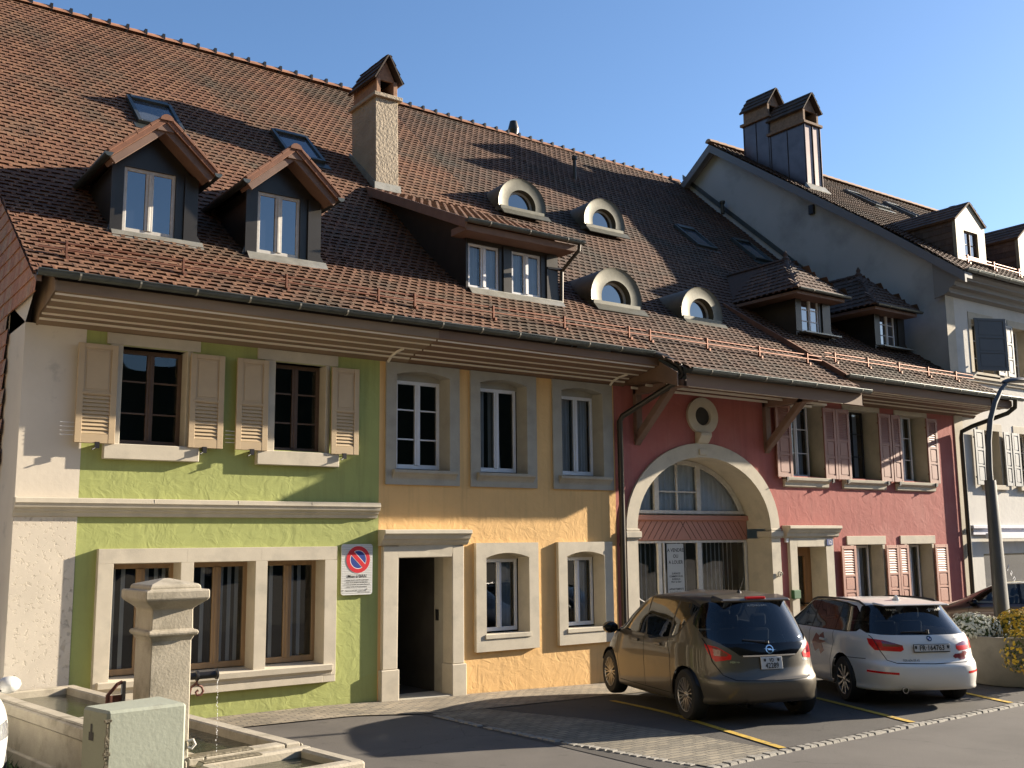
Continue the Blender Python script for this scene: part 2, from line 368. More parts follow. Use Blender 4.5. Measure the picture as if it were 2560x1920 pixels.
def bars(mb, x0, x1, z0, z1, y, bw=0.05, th=0.05, cols=2, rows=3, mid=0.07, mun=0.022, sub=0):
    """casement joinery"""
    mb.box(x0, x0+bw, y, y+th, z0, z1); mb.box(x1-bw, x1, y, y+th, z0, z1)
    mb.box(x0+bw, x1-bw, y+0.002, y+th, z0, z0+bw*1.2); mb.box(x0+bw, x1-bw, y+0.002, y+th, z1-bw, z1)
    for k in range(1, cols):
        c = x0+(x1-x0)*k/cols; mb.box(c-mid/2, c+mid/2, y-0.008, y+th, z0+bw, z1-bw)
        mb.box(c-mid*0.16, c+mid*0.16, y-0.02, y-0.008, z0+bw, z1-bw)
    for c0 in range(cols):
        a = x0+(x1-x0)*c0/cols; b = x0+(x1-x0)*(c0+1)/cols
        for k in range(1, rows):
            z = z0+(z1-z0)*k/rows; mb.box(a+(bw if c0 == 0 else mid/2), b-(bw if c0 == cols-1 else mid/2), y+0.006, y+0.03, z-mun/2, z+mun/2)

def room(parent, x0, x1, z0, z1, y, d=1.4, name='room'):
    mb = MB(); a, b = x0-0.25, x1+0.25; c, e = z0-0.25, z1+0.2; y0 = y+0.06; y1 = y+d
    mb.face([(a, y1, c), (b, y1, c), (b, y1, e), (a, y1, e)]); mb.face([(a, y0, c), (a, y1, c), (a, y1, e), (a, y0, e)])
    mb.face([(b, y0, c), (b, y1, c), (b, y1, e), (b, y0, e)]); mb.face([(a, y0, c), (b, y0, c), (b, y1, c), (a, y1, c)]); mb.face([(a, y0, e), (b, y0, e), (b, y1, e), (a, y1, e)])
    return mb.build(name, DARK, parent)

def curtain(mb, x0, x1, z0, z1, y, folds=8, amp=0.025, taper=0.0):
    n = folds*4
    for i in range(n):
        pts = []
        for t in (i, i+1):
            x = x0+(x1-x0)*t/n; pts.append((x, y+amp*sin(t*pi/2)+amp*0.5*sin(t*1.7)))
        (xa, ya), (xb, yb_) = pts
        xm = x0
        mb.face([(xa, ya, z0), (xb, yb_, z0), (xb-(xb-xm)*taper, yb_, z1), (xa-(xa-xm)*taper, ya, z1)])

def window(parent, x0, x1, z0, z1, y, m, rows=3, bw=0.05, cols=2, mid=0.07, curt=None, mun=0.022, slats=None, name='window'):
    mb = MB(); bars(mb, x0, x1, z0, z1, y, bw, 0.05, cols, rows, mid, mun); o = mb.build(name, m, parent, bevel=0.004)
    g = MB(); g.face([(x0+0.02, y+0.02, z0+0.02), (x1-0.02, y+0.02, z0+0.02), (x1-0.02, y+0.02, z1-0.02), (x0+0.02, y+0.02, z1-0.02)]); g.build('pane', GLASS, o, fix=False)
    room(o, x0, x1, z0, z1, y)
    if curt:
        for c in curt:
            k = MB(); curtain(k, c[0], c[1], z0+0.02, z1-0.03, y+0.12, max(3, int((c[1]-c[0])*16)), 0.022, c[2] if len(c) > 2 else 0); k.build('curtain', CURT, o, fix=False)
    if slats:
        k = MB()
        for sx in slats: k.box(sx-0.028, sx+0.028, y+0.1, y+0.104, z0+0.03, z1-0.03)
        k.build('blind', SLATC, o)
    return o

def shutter(parent, x0, x1, z0, z1, y, m, style='tan', hinge=None, th=0.035, ang=0.0, name='shutter'):
    mb = MB(); W = x1-x0; H = z1-z0; st = min(0.085, W*0.2)
    f0, f1 = y-th, y
    mb.box(x0, x0+st, f0, f1, z0, z1); mb.box(x1-st, x1, f0, f1, z0, z1)
    if style == 'tan': zones = [('p', 0.52, 0.95), ('l', 0.09, 0.48)]
    elif style == 'pink': zones = [('l', 0.56, 0.94), ('p', 0.32, 0.53), ('p', 0.05, 0.29)]
    else: zones = [('p', 0.66, 0.95), ('p', 0.36, 0.62), ('p', 0.06, 0.33)]
    zs = sorted([(a, b) for _, a, b in zones]); prev = 0
    for a, b in zs: mb.box(x0+st, x1-st, f0+0.002, f1, z0+H*prev, z0+H*a); prev = b
    mb.box(x0+st, x1-st, f0+0.002, f1, z0+H*prev, z1)
    for kd, a, b in zones:
        za, zb = z0+H*a, z0+H*b
        if kd == 'p':
            mb.box(x0+st, x1-st, f0+0.014, f1-0.006, za, zb)
            mb.box(x0+st+0.03, x1-st-0.03, f0+0.008, f0+0.016, za+0.03, zb-0.03)
        else:
            n = max(5, int((zb-za)/0.052)); h = (zb-za)/n
            for i in range(n):
                z = za+i*h
                mb.hexa([(x0+st, f0+0.002, z+0.004), (x1-st, f0+0.002, z+0.004), (x1-st, f0+0.010, z+0.001), (x0+st, f0+0.010, z+0.001),
                         (x0+st, f1-0.010, z+h*1.05), (x1-st, f1-0.010, z+h*1.05), (x1-st, f1-0.002, z+h*1.02), (x0+st, f1-0.002, z+h*1.02)])
            mb.box(x0+st*0.6, x1-st*0.6, f0-0.006, f0+0.002, zb+H*0.01, zb+H*0.01+0.018)
    for zz in (z0+H*0.14, z0+H*0.86):
        mb.box(x0+0.01, x0+0.05, f1, f1+0.03, zz-0.02, zz+0.02)
    if ang:
        hx = x0 if hinge == 'l' else x1
        for i, (x, yy, z) in enumerate(mb.v):
            dx, dy = x-hx, yy-y; mb.v[i] = (hx+dx*cos(ang)-dy*sin(ang), y+dx*sin(ang)+dy*cos(ang), z)
    return mb.build(name, m, parent, bevel=0.003)

def holder(parent, x, z, y=-0.0):
    mb = MB(); mb.tube([(x, y, z), (x, y-0.13, z)], 0.009, 6); mb.box(x-0.03, x+0.03, y-0.15, y-0.12, z-0.05, z+0.035); mb.tube([(x, y-0.13, z-0.03), (x-0.07, y-0.16, z-0.07)], 0.01, 6)
    return mb.build('shutter_holder', IRON, parent)

TW, RH = 0.19, 0.172
def tiles(mb, org, u, s, nrm, W, L, tw=TW, rh=RH, h=0.027, clip=None, rough=False, keep=None, tong=0.034, wavy=False):
    """interlocking clay tiles on a plane: u across, s up the slope"""
    org = Vector(org); u = Vector(u).normalized(); s = Vector(s).normalized(); nrm = Vector(nrm).normalized()
    R = int(math.ceil(L/rh)); Cn = int(math.ceil(W/tw))+1
    rnd = random.Random(int(abs(org.x*100+org.z*10))+3)
    def P(a, b, c): q = org+u*a+s*b; return q+nrm*(c+(0.030*noise.noise(q*0.45)+0.008*noise.noise(q*1.7) if wavy else 0))+u*(0.006*noise.noise(q*1.3))
    for r in range(R):
        s0 = r*rh; s1 = min(s0+rh+0.004, L)
        for c in range(Cn):
            a0 = (c-(0.5 if r % 2 else 0))*tw; a1 = a0+tw
            a0c, a1c = max(a0, 0), min(a1, W)
            if a1c-a0c < 0.02: continue
            if clip and not clip((a0c+a1c)/2, s0+rh*0.4): continue
            uv = (rnd.random(), rnd.random()); j = rnd.uniform(-0.003, 0.003)
            hh = h+rnd.uniform(-0.004, 0.004)
            if rough:
                mb.face([P(a0c, s0, hh), P(a1c, s0, hh+j), P(a1c, s1, 0.001), P(a0c, s1, 0.001)], uv)
                mb.face([P(a0c, s0, -0.004), P(a1c, s0, -0.004), P(a1c, s0, hh+j), P(a0c, s0, hh)], uv); continue
            b0 = max(a0c, a0+tw*0.17); b1 = min(a1c, a0+tw*0.83)
            if b1 > b0:
                mb.face([P(b0, s0, hh), P(b1, s0, hh+j), P(b1, s1, 0.0), P(b0, s1, 0.0)], uv)
                if s1 < L-0.01: mb.face([P(a0c, s1, 0.0), P(a1c, s1, 0.0), P(a1c, s1+0.06, -0.007), P(a0c, s1+0.06, -0.007)], uv)
                mb.face([P(b0, s0, hh-0.006), P(b1, s0, hh-0.006), P(b1, s0, hh+j), P(b0, s0, hh)], uv)
                mb.face([P(b0, s0, hh-0.006), P(b0, s0+0.055, hh-0.010), P(b1, s0+0.055, hh-0.010), P(b1, s0, hh-0.006)], uv)
                mb.face([P(b0, s0+0.05, -0.012), P(b1, s0+0.05, -0.012), P(b1, s0+0.05, hh-0.008), P(b0, s0+0.05, hh-0.008)], uv)
                for bb in (b0, b1): mb.face([P(bb, s0+0.004, -0.008), P(bb, s0+0.055, -0.012), P(bb, s0+0.055, hh-0.008), P(bb, s0+0.004, hh-0.004)], uv)
            for q0, q1, i0, i1 in ((a0c, min(b0, a1c), a0, a0+tw*0.17), (max(b1, a0c), a1c, a0+tw*0.83, a1)):
                if q1-q0 < 0.004: continue
                left = i0 == a0
                t0 = s0-tong
                e0 = q0 if left else q0+0.008; e1 = q1-0.008 if left else q1
                mb.face([P(e0, t0, 0.013), P(e1, t0, 0.013), P(q1, s0+0.02, hh), P(q0, s0+0.02, hh)], uv)
                mb.face([P(q0, s0+0.02, hh), P(q1, s0+0.02, hh), P(q1, s1, 0.0), P(q0, s1, 0.0)], uv)
                mb.face([P(e0, t0, -0.01), P(e1, t0, -0.01), P(e1, t0, 0.013), P(e0, t0, 0.013)], uv)
                if left: mb.face([P(e1, t0, -0.008), P(q1, s0+0.01, -0.008), P(q1, s0+0.02, hh), P(e1, t0, 0.013)], uv)
                else: mb.face([P(e0, t0, -0.008), P(e0, t0, 0.013), P(q0, s0+0.02, hh), P(q0, s0+0.01, -0.008)], uv)

PROF = [(-1.02, 5.80), (1.4, 7.373), (2.2, 7.98), (9.4, 7.98+7.2*math.tan(radians(42)))]
def roof_z(y, prof=PROF):
    for (a, b), (c, d) in zip(prof[:-1], prof[1:]):
        if y <= c or (c, d) == prof[-1]: return b+(y-a)*(d-b)/(c-a)

def tiled_profile(mb, x0, x1, prof, clip=None, lift=0.0, base=True, tw=TW, rh=RH, tong=0.034):
    for (ya, za), (yb, zb) in zip(prof[:-1], prof[1:]):
        L = sqrt((yb-ya)**2+(zb-za)**2); s = Vector((0, (yb-ya)/L, (zb-za)/L)); nrm = Vector((0, -s.z, s.y))
        k = L/max(1, round(L/rh)); k = k if k > 0 else rh
        cl = (lambda a, b, ya=ya, s=s: clip(x0+a, ya+s.y*b)) if clip else None
        tiles(mb, (x0, ya-nrm.y*0.015, za-nrm.z*0.015+lift), (1, 0, 0), s, nrm, x1-x0, L, tw, k, clip=cl, tong=tong, wavy=True)
        if base and not clip:
            mb.face([(x0, ya+0.03, za-0.055+lift), (x1, ya+0.03, za-0.055+lift), (x1, yb, zb-0.055+lift), (x0, yb, zb-0.055+lift)], (0.1, 0.5))

def ridge_tiles(mb, a, b, r=0.11, step=0.42, clips=True, dark=1):
    a = Vector(a); b = Vector(b); L = (b-a).length; d = (b-a)/L; n = max(1, int(L/step)); st = L/n
    side = d.cross(Vector((0, 0, 1))).normalized(); upv = side.cross(d)
    for i in range(n):
        p0 = a+d*(i*st); p1 = a+d*(i*st+st*0.985); k = len(mb.v); m = 7
        for p, rr in ((p0, r*0.93), (p1, r*1.07)):
            for j in range(m):
                t = pi*j/(m-1); mb.v.append(tuple(p+side*cos(t)*rr*1.1+upv*(sin(t)*rr-0.03)))
        for j in range(m-1): mb.f.append((k+j, k+j+1, k+m+j+1, k+m+j)); mb.m.append(0)
        mb.f.append(tuple(k+j for j in range(m))); mb.m.append(0); mb.f.append(tuple(k+m+j for j in range(m-1, -1, -1))); mb.m.append(0)
        if clips:
            mb.mi(dark); q = p0; c = q+upv*(r+0.015)-side*0.0
            mb.box(q.x-0.03, q.x+0.03, q.y-r*1.15, q.y+r*0.5, q.z-0.02, q.z+r-0.004); mb.mi(0)

def gutter(mb, x0, x1, y, z, r=0.075, hooks=0.75, hm=1):
    n = 10
    for rr in (r, r-0.006):
        k = len(mb.v)
        for x in (x0, x1):
            for j in range(n+1):
                t = pi+pi*j/n; mb.v.append((x, y+rr*cos(t), z+rr*sin(t)))
        for j in range(n): mb.f.append((k+j, k+j+1, k+n+2+j, k+n+1+j)); mb.m.append(mb.cm)
    for x in (x0, x1): mb.prism([(y+r*cos(pi+pi*j/n), z+r*sin(pi+pi*j/n)) for j in range(n+1)], 'x', x, x+0.004)
    mb.tube([(x0, y-r, z+0.004), (x1, y-r, z+0.004)], 0.011, 8)
    mb.mi(hm); x = x0+0.5
    while x < x1-0.2:
        pts = [(x, y+(r+0.004)*cos(pi+pi*j/8), z+(r+0.004)*sin(pi+pi*j/8)) for j in range(0, 7)]
        for a, b in zip(pts[:-1], pts[1:]): mb.beam(a, b, 0.024, 0.006, upv=(1, 0, 0)) if False else mb.hexa([(x-0.012, a[1], a[2]), (x+0.012, a[1], a[2]), (x+0.012, b[1], b[2]), (x-0.012, b[1], b[2]), (x-0.012, a[1]-0.005, a[2]-0.004), (x+0.012, a[1]-0.005, a[2]-0.004), (x+0.012, b[1]-0.005, b[2]-0.004), (x-0.012, b[1]-0.005, b[2]-0.004)])
        x += hooks
    mb.mi(0)

def snow_guard(parent, x0, x1, y=-0.48, lift=0.0, step=1.55, prof=None):
    mb = MB(); z = roof_z(y, prof or PROF)+lift
    for dz, dy in ((0.10, -0.02), (0.19, 0.0)): mb.tube([(x0, y+dy, z+dz), (x1, y+dy, z+dz)], 0.014, 6)
    x = x0+0.35
    while x < x1:
        mb.box(x-0.012, x+0.012, y-0.035, y+0.012, z-0.0, z+0.22); mb.box(x-0.02, x+0.02, y-0.10, y-0.02, z-0.05, z-0.0); x += step
    return mb.build('snow_guard', COPPER, parent)

def skylight(parent, x0, x1, ya, yb, prof=PROF, lift=0.0, shutter_box=False, tilt=0.0):
    za, zb = roof_z(ya, prof)+lift, roof_z(yb, prof)+lift
    L = sqrt((yb-ya)**2+(zb-za)**2); s = Vector((0, (yb-ya)/L, (zb-za)/L)); nr = Vector((0, -s.z, s.y)); o = Vector((x0, ya, za)); W = x1-x0
    def slab(mb, a0, a1, s0, s1, h0, h1):
        P = lambda a, b, c: o+Vector((a, 0, 0))+s*b+nr*c
        mb.hexa([P(a0, s0, h0), P(a1, s0, h0), P(a1, s1, h0), P(a0, s1, h0), P(a0, s0, h1), P(a1, s0, h1), P(a1, s1, h1), P(a0, s1, h1)])
    mb = MB(); t = 0.075
    slab(mb, 0, t, 0, L, -0.05, 0.09); slab(mb, W-t, W, 0, L, -0.05, 0.09); slab(mb, t, W-t, 0, t, -0.05, 0.085); slab(mb, t, W-t, L-0.14, L, -0.05, 0.11)
    slab(mb, -0.08, W+0.08, -0.22, -0.003, -0.02, 0.012)
    f = mb.build('skylight', ZINC, parent, bevel=0.004)
    g = MB(); slab(g, t, W-t, t, L-0.14, 0.03, 0.05); g.build('pane', SKYL, f)
    return f

# ---------------------------------------------------------------- ground
def sst(t): t = min(max(t, 0), 1); return t*t*(3-2*t)
def gz(x, y): return -0.024*min(max(x-7, 0), 6)*sst((y+4.2)/3.2)     # the yard falls slightly towards the house
def sheet(name, pts, z, m):
    me = bpy.data.meshes.new(name); bm = bmesh.new(); bm.faces.new([bm.verts.new((x, y, 0)) for x, y in pts])
    for k in range(5, 16):
        bmesh.ops.bisect_plane(bm, geom=bm.verts[:]+bm.edges[:]+bm.faces[:], plane_co=(k, 0, 0), plane_no=(1, 0, 0))
    for k in range(0, 13):
        bmesh.ops.bisect_plane(bm, geom=bm.verts[:]+bm.edges[:]+bm.faces[:], plane_co=(0, -4.4+k*0.4, 0), plane_no=(0, 1, 0))
    for v in bm.verts: v.co.z = z+gz(v.co.x, v.co.y)
    bm.normal_update()
    bm.faces.ensure_lookup_table()
    if bm.faces[0].normal.z < 0: bmesh.ops.reverse_faces(bm, faces=bm.faces)
    bm.to_mesh(me); bm.free(); me.materials.append(m); o = bpy.data.objects.new(name, me); COL.objects.link(o); return struct(o)

def asphalt(name, c, c2):
    m = mat(name, c, 0.92, var=0.10, vscale=1.0, col2=c2, c2=(0.48, 0.72), c2scale=0.45, grain=0.28, bump=0.5, bscale=140, bdist=0.004, spec=0.25)
    n = m.node_tree.nodes; l = m.node_tree.links; b = n['Principled BSDF']; g = n.new('ShaderNodeNewGeometry')
    w1 = n.new('ShaderNodeTexNoise'); w1.inputs['Scale'].default_value = 2.2; w1.inputs['Detail'].default_value = 5; l.new(g.outputs['Position'], w1.inputs['Vector'])
    ma = n.new('ShaderNodeVectorMath'); ma.operation = 'MULTIPLY_ADD'; ma.inputs[1].default_value = (0.5, 0.5, 0); l.new(w1.outputs['Color'], ma.inputs[0]); l.new(g.outputs['Position'], ma.inputs[2])
    v = n.new('ShaderNodeTexVoronoi'); v.feature = 'DISTANCE_TO_EDGE'; v.inputs['Scale'].default_value = 0.33; l.new(ma.outputs[0], v.inputs['Vector'])
    r = n.new('ShaderNodeMapRange'); r.inputs[1].default_value = 0.001; r.inputs[2].default_value = 0.0035; r.inputs[3].default_value = 0.68; r.inputs[4].default_value = 1.0; l.new(v.outputs['Distance'], r.inputs[0])
    t = n.new('ShaderNodeTexNoise'); t.inputs['Scale'].default_value = 3.3; t.inputs['Detail'].default_value = 3; l.new(g.outputs['Position'], t.inputs['Vector'])
    r2 = n.new('ShaderNodeMapRange'); r2.inputs[1].default_value = 0.66; r2.inputs[2].default_value = 0.74; r2.inputs[3].default_value = 1.0; r2.inputs[4].default_value = 0.72; l.new(t.outputs[0], r2.inputs[0])
    mm = n.new('ShaderNodeMath'); mm.operation = 'MULTIPLY'; l.new(r.outputs[0], mm.inputs[0]); l.new(r2.outputs[0], mm.inputs[1])
    sv = n.new('ShaderNodeVectorMath'); sv.operation = 'SCALE'; l.new(b.inputs['Base Color'].links[0].from_socket, sv.inputs[0]); l.new(mm.outputs[0], sv.inputs['Scale']); l.new(sv.outputs[0], b.inputs['Base Color'])
    return m
ROADM = asphalt('road_asphalt', (0.115, 0.105, 0.095), (0.085, 0.078, 0.072))
PARKM = asphalt('parking_asphalt', (0.075, 0.069, 0.063), (0.055, 0.052, 0.048))

def cobble_mat(name, c, bw, bh, rot=0.0, mortar=(0.07, 0.065, 0.055)):
    m = mat(name, c, 0.9); n = m.node_tree.nodes; l = m.node_tree.links; b = n['Principled BSDF']
    g = n.new('ShaderNodeNewGeometry'); mp = n.new('ShaderNodeMapping'); mp.inputs['Rotation'].default_value = (0, 0, rot)
    l.new(g.outputs['Position'], mp.inputs[0])
    wn = n.new('ShaderNodeTexNoise'); wn.inputs['Scale'].default_value = 9; l.new(mp.outputs[0], wn.inputs['Vector'])
    sc = n.new('ShaderNodeVectorMath'); sc.operation = 'MULTIPLY_ADD'; sc.inputs[1].default_value = (0.03, 0.03, 0)
    l.new(wn.outputs['Color'], sc.inputs[0]); l.new(mp.outputs[0], sc.inputs[2])
    br = n.new('ShaderNodeTexBrick'); br.inputs['Scale'].default_value = 1; br.inputs['Brick Width'].default_value = bw; br.inputs['Row Height'].default_value = bh
    br.inputs['Mortar Size'].default_value = 0.010; br.inputs['Mortar Smooth'].default_value = 0.3
    br.inputs['Color1'].default_value = (c[0]*1.15, c[1]*1.13, c[2]*1.1, 1); br.inputs['Color2'].default_value = (c[0]*0.75, c[1]*0.76, c[2]*0.78, 1); br.inputs['Mortar'].default_value = (*mortar, 1)
    l.new(sc.outputs[0], br.inputs['Vector'])
    t = n.new('ShaderNodeTexNoise'); t.inputs['Scale'].default_value = 1.3; t.inputs['Detail'].default_value = 7; l.new(g.outputs['Position'], t.inputs['Vector'])
    r = n.new('ShaderNodeMapRange'); r.inputs[1].default_value = 0.3; r.inputs[2].default_value = 0.7; r.inputs[3].default_value = 0.7; r.inputs[4].default_value = 1.25; l.new(t.outputs[0], r.inputs[0])
    vs = n.new('ShaderNodeVectorMath'); vs.operation = 'SCALE'; l.new(br.outputs[0], vs.inputs[0]); l.new(r.outputs[0], vs.inputs['Scale']); l.new(vs.outputs[0], b.inputs['Base Color'])
    iv = n.new('ShaderNodeMath'); iv.operation = 'SUBTRACT'; iv.inputs[0].default_value = 1; l.new(br.outputs['Fac'], iv.inputs[1])
    t3 = n.new('ShaderNodeTexNoise'); t3.inputs['Scale'].default_value = 40; l.new(g.outputs['Position'], t3.inputs['Vector'])
    ma = n.new('ShaderNodeMath'); ma.operation = 'MULTIPLY_ADD'; ma.inputs[1].default_value = 0.5; l.new(t3.outputs[0], ma.inputs[0]); l.new(iv.outputs[0], ma.inputs[2])
    bp = n.new('ShaderNodeBump'); bp.inputs['Strength'].default_value = 0.6; bp.inputs['Distance'].default_value = 0.008; l.new(ma.outputs[0], bp.inputs['Height']); l.new(bp.outputs[0], b.inputs['Normal'])
    return m
PAVEM = cobble_mat('pavement_setts', (0.24, 0.205, 0.155), 0.20, 0.105)
STRIPM = cobble_mat('strip_setts', (0.20, 0.175, 0.13), 0.20, 0.10)

sheet('road', [(-300, -300), (600, -300), (600, 300), (-300, 300)], 0.0, ROADM)
sheet('parking_area', [(8.0, -6.42), (30, -6.0), (30, 0.5), (8.0, 0.5)], 0.006, PARKM)
sheet('pavement', [(2.0, -0.75), (7.2, -1.15), (8.1, -1.5), (9.05, -1.55), (14, -1.25), (40, -1.25), (40, 0.35), (2.0, 0.35)], 0.016, PAVEM)
sheet('sett_strip', [(8.16, -1.49), (8.12, -3.0), (8.2, -4.5), (8.5, -6.55), (9.77, -6.42), (9.70, -4.9), (9.50, -3.3), (9.06, -1.54)], 0.011, STRIPM)

HILLM = mat('added_hill_green', (0.035, 0.045, 0.022), 0.95, var=0.3, vscale=0.15)
def added_hill():  # unseen hill added to hold back sky fill, raised towards the west
    mb = MB(); n = 90; m = 8; C0 = (10, -12)
    P = []      # crest line: east-south-east round by the south to the north-west
    for i in range(n+1):
        t = i/n; az = radians(108+(318-108)*t); R_ = 62 if t > 0.2 else 62+(1-t/0.2)**2*90
        P.append((C0[0]+sin(az)*R_, C0[1]+cos(az)*R_, az, t))
    def h(i, j):
        x, y, az, t = P[i]; k = j/m; e = sst(t/0.12)*sst((1-t)/0.10)
        return (x+sin(az)*k*60, y+cos(az)*k*60, -2+(25+32*sst((math.degrees(az)-168)/40)+5*noise.noise(Vector((x*0.03, y*0.03, 0)))+1.8*noise.noise(Vector((x*0.25, y*0.25, j))))*e*sst(k*3.5))
    for i in range(n):
        for j in range(m): mb.face([h(i, j), h(i+1, j), h(i+1, j+1), h(i, j+1)])
    return struct(mb.build('added_hill', HILLM, smooth=True))
added_hill()
sheet('bounce_square', [(-35, -60), (60, -60), (60, -15.6), (-35, -15.6)], 0.004, mat('bounce_gravel', (0.15, 0.135, 0.11), 0.95, var=0.15, vscale=1.5, bump=0.4, bscale=60, bdist=0.01))  # added out of view to bounce warm sun onto the facades
SETT = mat('granite_sett', (0.23, 0.215, 0.185), 0.85, var=0.25, vscale=9, bump=0.5, bscale=40, bdist=0.01)
def sett_row(name, pts, label, wd=0.13, ln=0.14, h=0.024):
    mb = MB(); rnd = random.Random(4)
    for a, b in zip(pts[:-1], pts[1:]):
        a = Vector((*a, 0)); b = Vector((*b, 0)); L = (b-a).length; d = (b-a)/L; q = Vector((-d.y, d.x, 0)); n = int(L/ln)
        for i in range(n):
            p0 = a+d*(i*ln+0.008); p1 = a+d*(i*ln+ln-0.006); jw = wd/2*rnd.uniform(0.85, 1.05); hh = h+rnd.uniform(-0.006, 0.006); e = rnd.uniform(-0.008, 0.008)
            t = 0.012; zz = Vector((0, 0, gz(p0.x, p0.y))); p0 = p0+zz; p1 = p1+zz
            mb.hexa([p0-q*jw+q*e, p1-q*jw+q*e, p1+q*jw+q*e, p0+q*jw+q*e,
                     p0-q*(jw-t)+q*e+d*t+Vector((0, 0, hh)), p1-q*(jw-t)+q*e-d*t+Vector((0, 0, hh)), p1+q*(jw-t)+q*e-d*t+Vector((0, 0, hh)), p0+q*(jw-t)+q*e+d*t+Vector((0, 0, hh))])
    return struct(mb.build(name, SETT))
sett_row('kerb_setts', [(8.45, -6.6), (9.9, -6.5), (15.3, -6.4), (22, -6.25), (30, -6.1)], '')
sett_row('strip_edge_setts', [(8.10, -1.7), (8.06, -3.0), (8.15, -4.5), (8.44, -6.5)], '', 0.11, 0.12, 0.02)

YEL = mat('yellow_road_paint', (0.48, 0.31, 0.03), 0.8, var=0.18, vscale=12, col2=(0.10, 0.085, 0.05), c2=(0.56, 0.66), c2scale=11)
def line(a, b, wd=0.10, z=0.017):
    a = Vector((*a, z)); b = Vector((*b, z)); q = (b-a).cross(Vector((0, 0, 1))).normalized()*wd/2; 
    return sheet('parking_line', [tuple((a-q)[:2]), tuple((b-q)[:2]), tuple((b+q)[:2]), tuple((a+q)[:2])], z, YEL)
line((11.15, -2.0), (9.88, -6.4)); line((13.75, -3.1), (12.54, -6.33)); line((16.3, -3.4), (15.08, -6.27)); line((18.9, -3.4), (17.6, -6.2))

# ================================================================ GREEN HOUSE
gh = root('terraced_house', (5.4, 0, 0), 'lime green rendered terraced house with tan shutters and a cream stone corner', 'house', 'terraced houses under one long tiled roof')
H_G = [(4.07, 4.97, 3.77, 5.14), (6.32, 7.15, 3.79, 5.13), (3.9, 7.3, 0.45, 2.3)]
mb = MB(); wall(mb, 3.58, 8.11, -0.3, 5.33, 0, H_G, 0); mb.build('wall', GREEN, gh, fix=False)
mb = MB(); wall(mb, 2.8, 3.58, 2.9, 5.33, -0.004, [], 0.1); mb.face([(2.8, -0.004, 2.9), (2.8, 1.05, 2.9), (2.8, 1.05, 5.75), (2.8, -0.004, 5.33)]); mb.face([(2.8, -0.004, -0.3), (2.8, 1.05, -0.3), (2.8, 1.05, 2.9), (2.8, -0.004, 2.9)]); mb.build('corner_wall', CREAM, gh, fix=False)
mb = MB(); wall(mb, 2.795, 3.575, -0.3, 2.8, -0.014, [], 0.1); mb.face([(3.575, -0.014, -0.3), (3.575, 0.0, -0.3), (3.575, 0, 2.8), (3.575, -0.014, 2.8)]); mb.build('rough_corner_wall', PIT, gh, fix=False)
# tile-hung gable end (seen edge-on at the far left)
mb = MB(); gp = [(1.05, -0.3), (9.4, -0.3), (9.4, 14.2), (2.2, 7.75), (1.05, 7.0)]
mb.face([(2.80, y, z) for y, z in gp]); mb.face([(2.80, -0.0, 5.33), (2.80, 1.05, 5.33), (2.80, 1.05, 7.05), (2.80, -0.7, 5.85)]); mb.build('gable_wall', CREAM, gh, fix=False)
mb = MB()
def gclip(a, b):
    y = 9.4-a; z = 1.2+b
    return z < roof_z(y)-0.12 and (y > 1.05 and z > 3.2 or z > 5.6)
tiles(mb, (2.77, 9.4, 1.2), (0, -1, 0), (0, 0, 1), (-1, 0, 0), 10.1, 13.0, 0.17, 0.21, 0.018, clip=gclip, rough=True); mb.build('hung_tiles', TILEG, gh)
# string course
mb = MB()
prof = [(0.0, 3.03), (-0.15, 3.02), (-0.155, 2.955), (-0.14, 2.95), (-0.125, 2.90), (-0.085, 2.875), (-0.08, 2.855), (-0.05, 2.83), (-0.035, 2.785), (0.0, 2.78)]
mb.prism(prof, 'x', 2.78, 8.07)
for x in (4.55, 5.75, 6.9): mb.box(x-0.004, x+0.004, -0.156, -0.12, 2.955, 3.018)
mb.build('string_course', STONE, gh, bevel=0.004)
for i, (a, b, c, d, wx0, wx1) in enumerate([(3.85, 5.16, 5.15, 5.31, 4.07, 4.97), (6.03, 7.36, 5.14, 5.31, 6.32, 7.15)]):
    mb = MB(); mb.box(a, b, -0.02, 0.1, c, d); mb.build('lintel', STONE, gh, bevel=0.006)
    mb = MB(); mb.box(a, b, -0.10, 0.1, 3.56, 3.77); mb.build('window_sill', STONE, gh, bevel=0.008)
    mb = MB(); mb.box(wx0-0.17, wx0, -0.022, 0.3, 3.77, c); mb.build('window_jamb', STONE, gh, bevel=0.006)
    mb = MB(); mb.box(wx1, wx1+0.05, -0.022, 0.3, 3.77, c); mb.box(wx1+0.05, wx1+0.085, -0.006, 0.25, 3.77, c-0.002); mb.build('window_jamb', STONE, gh, bevel=0.006)
    window(gh, wx0, wx1, 3.78, 5.13, 0.2, BROWNF, rows=3, bw=0.06, mid=0.10, mun=0.025)
for a, b in ((3.46, 3.98), (4.99, 5.49), (5.68, 6.17), (7.21, 7.68)):
    shutter(gh, a, b, 3.76, 5.11, -0.09, TANP, 'tan')
for x in (3.75, 5.22, 5.93, 7.43): holder(gh, x, 3.74)
mb = MB()
for x in (3.28, 5.54):
    for k in range(4): mb.tube([(x, -0.09, 3.86+k*0.055), (x+0.2, -0.09, 3.86+k*0.055)], 0.004, 5)
mb.build('shutter_rail', WHITEP, gh)
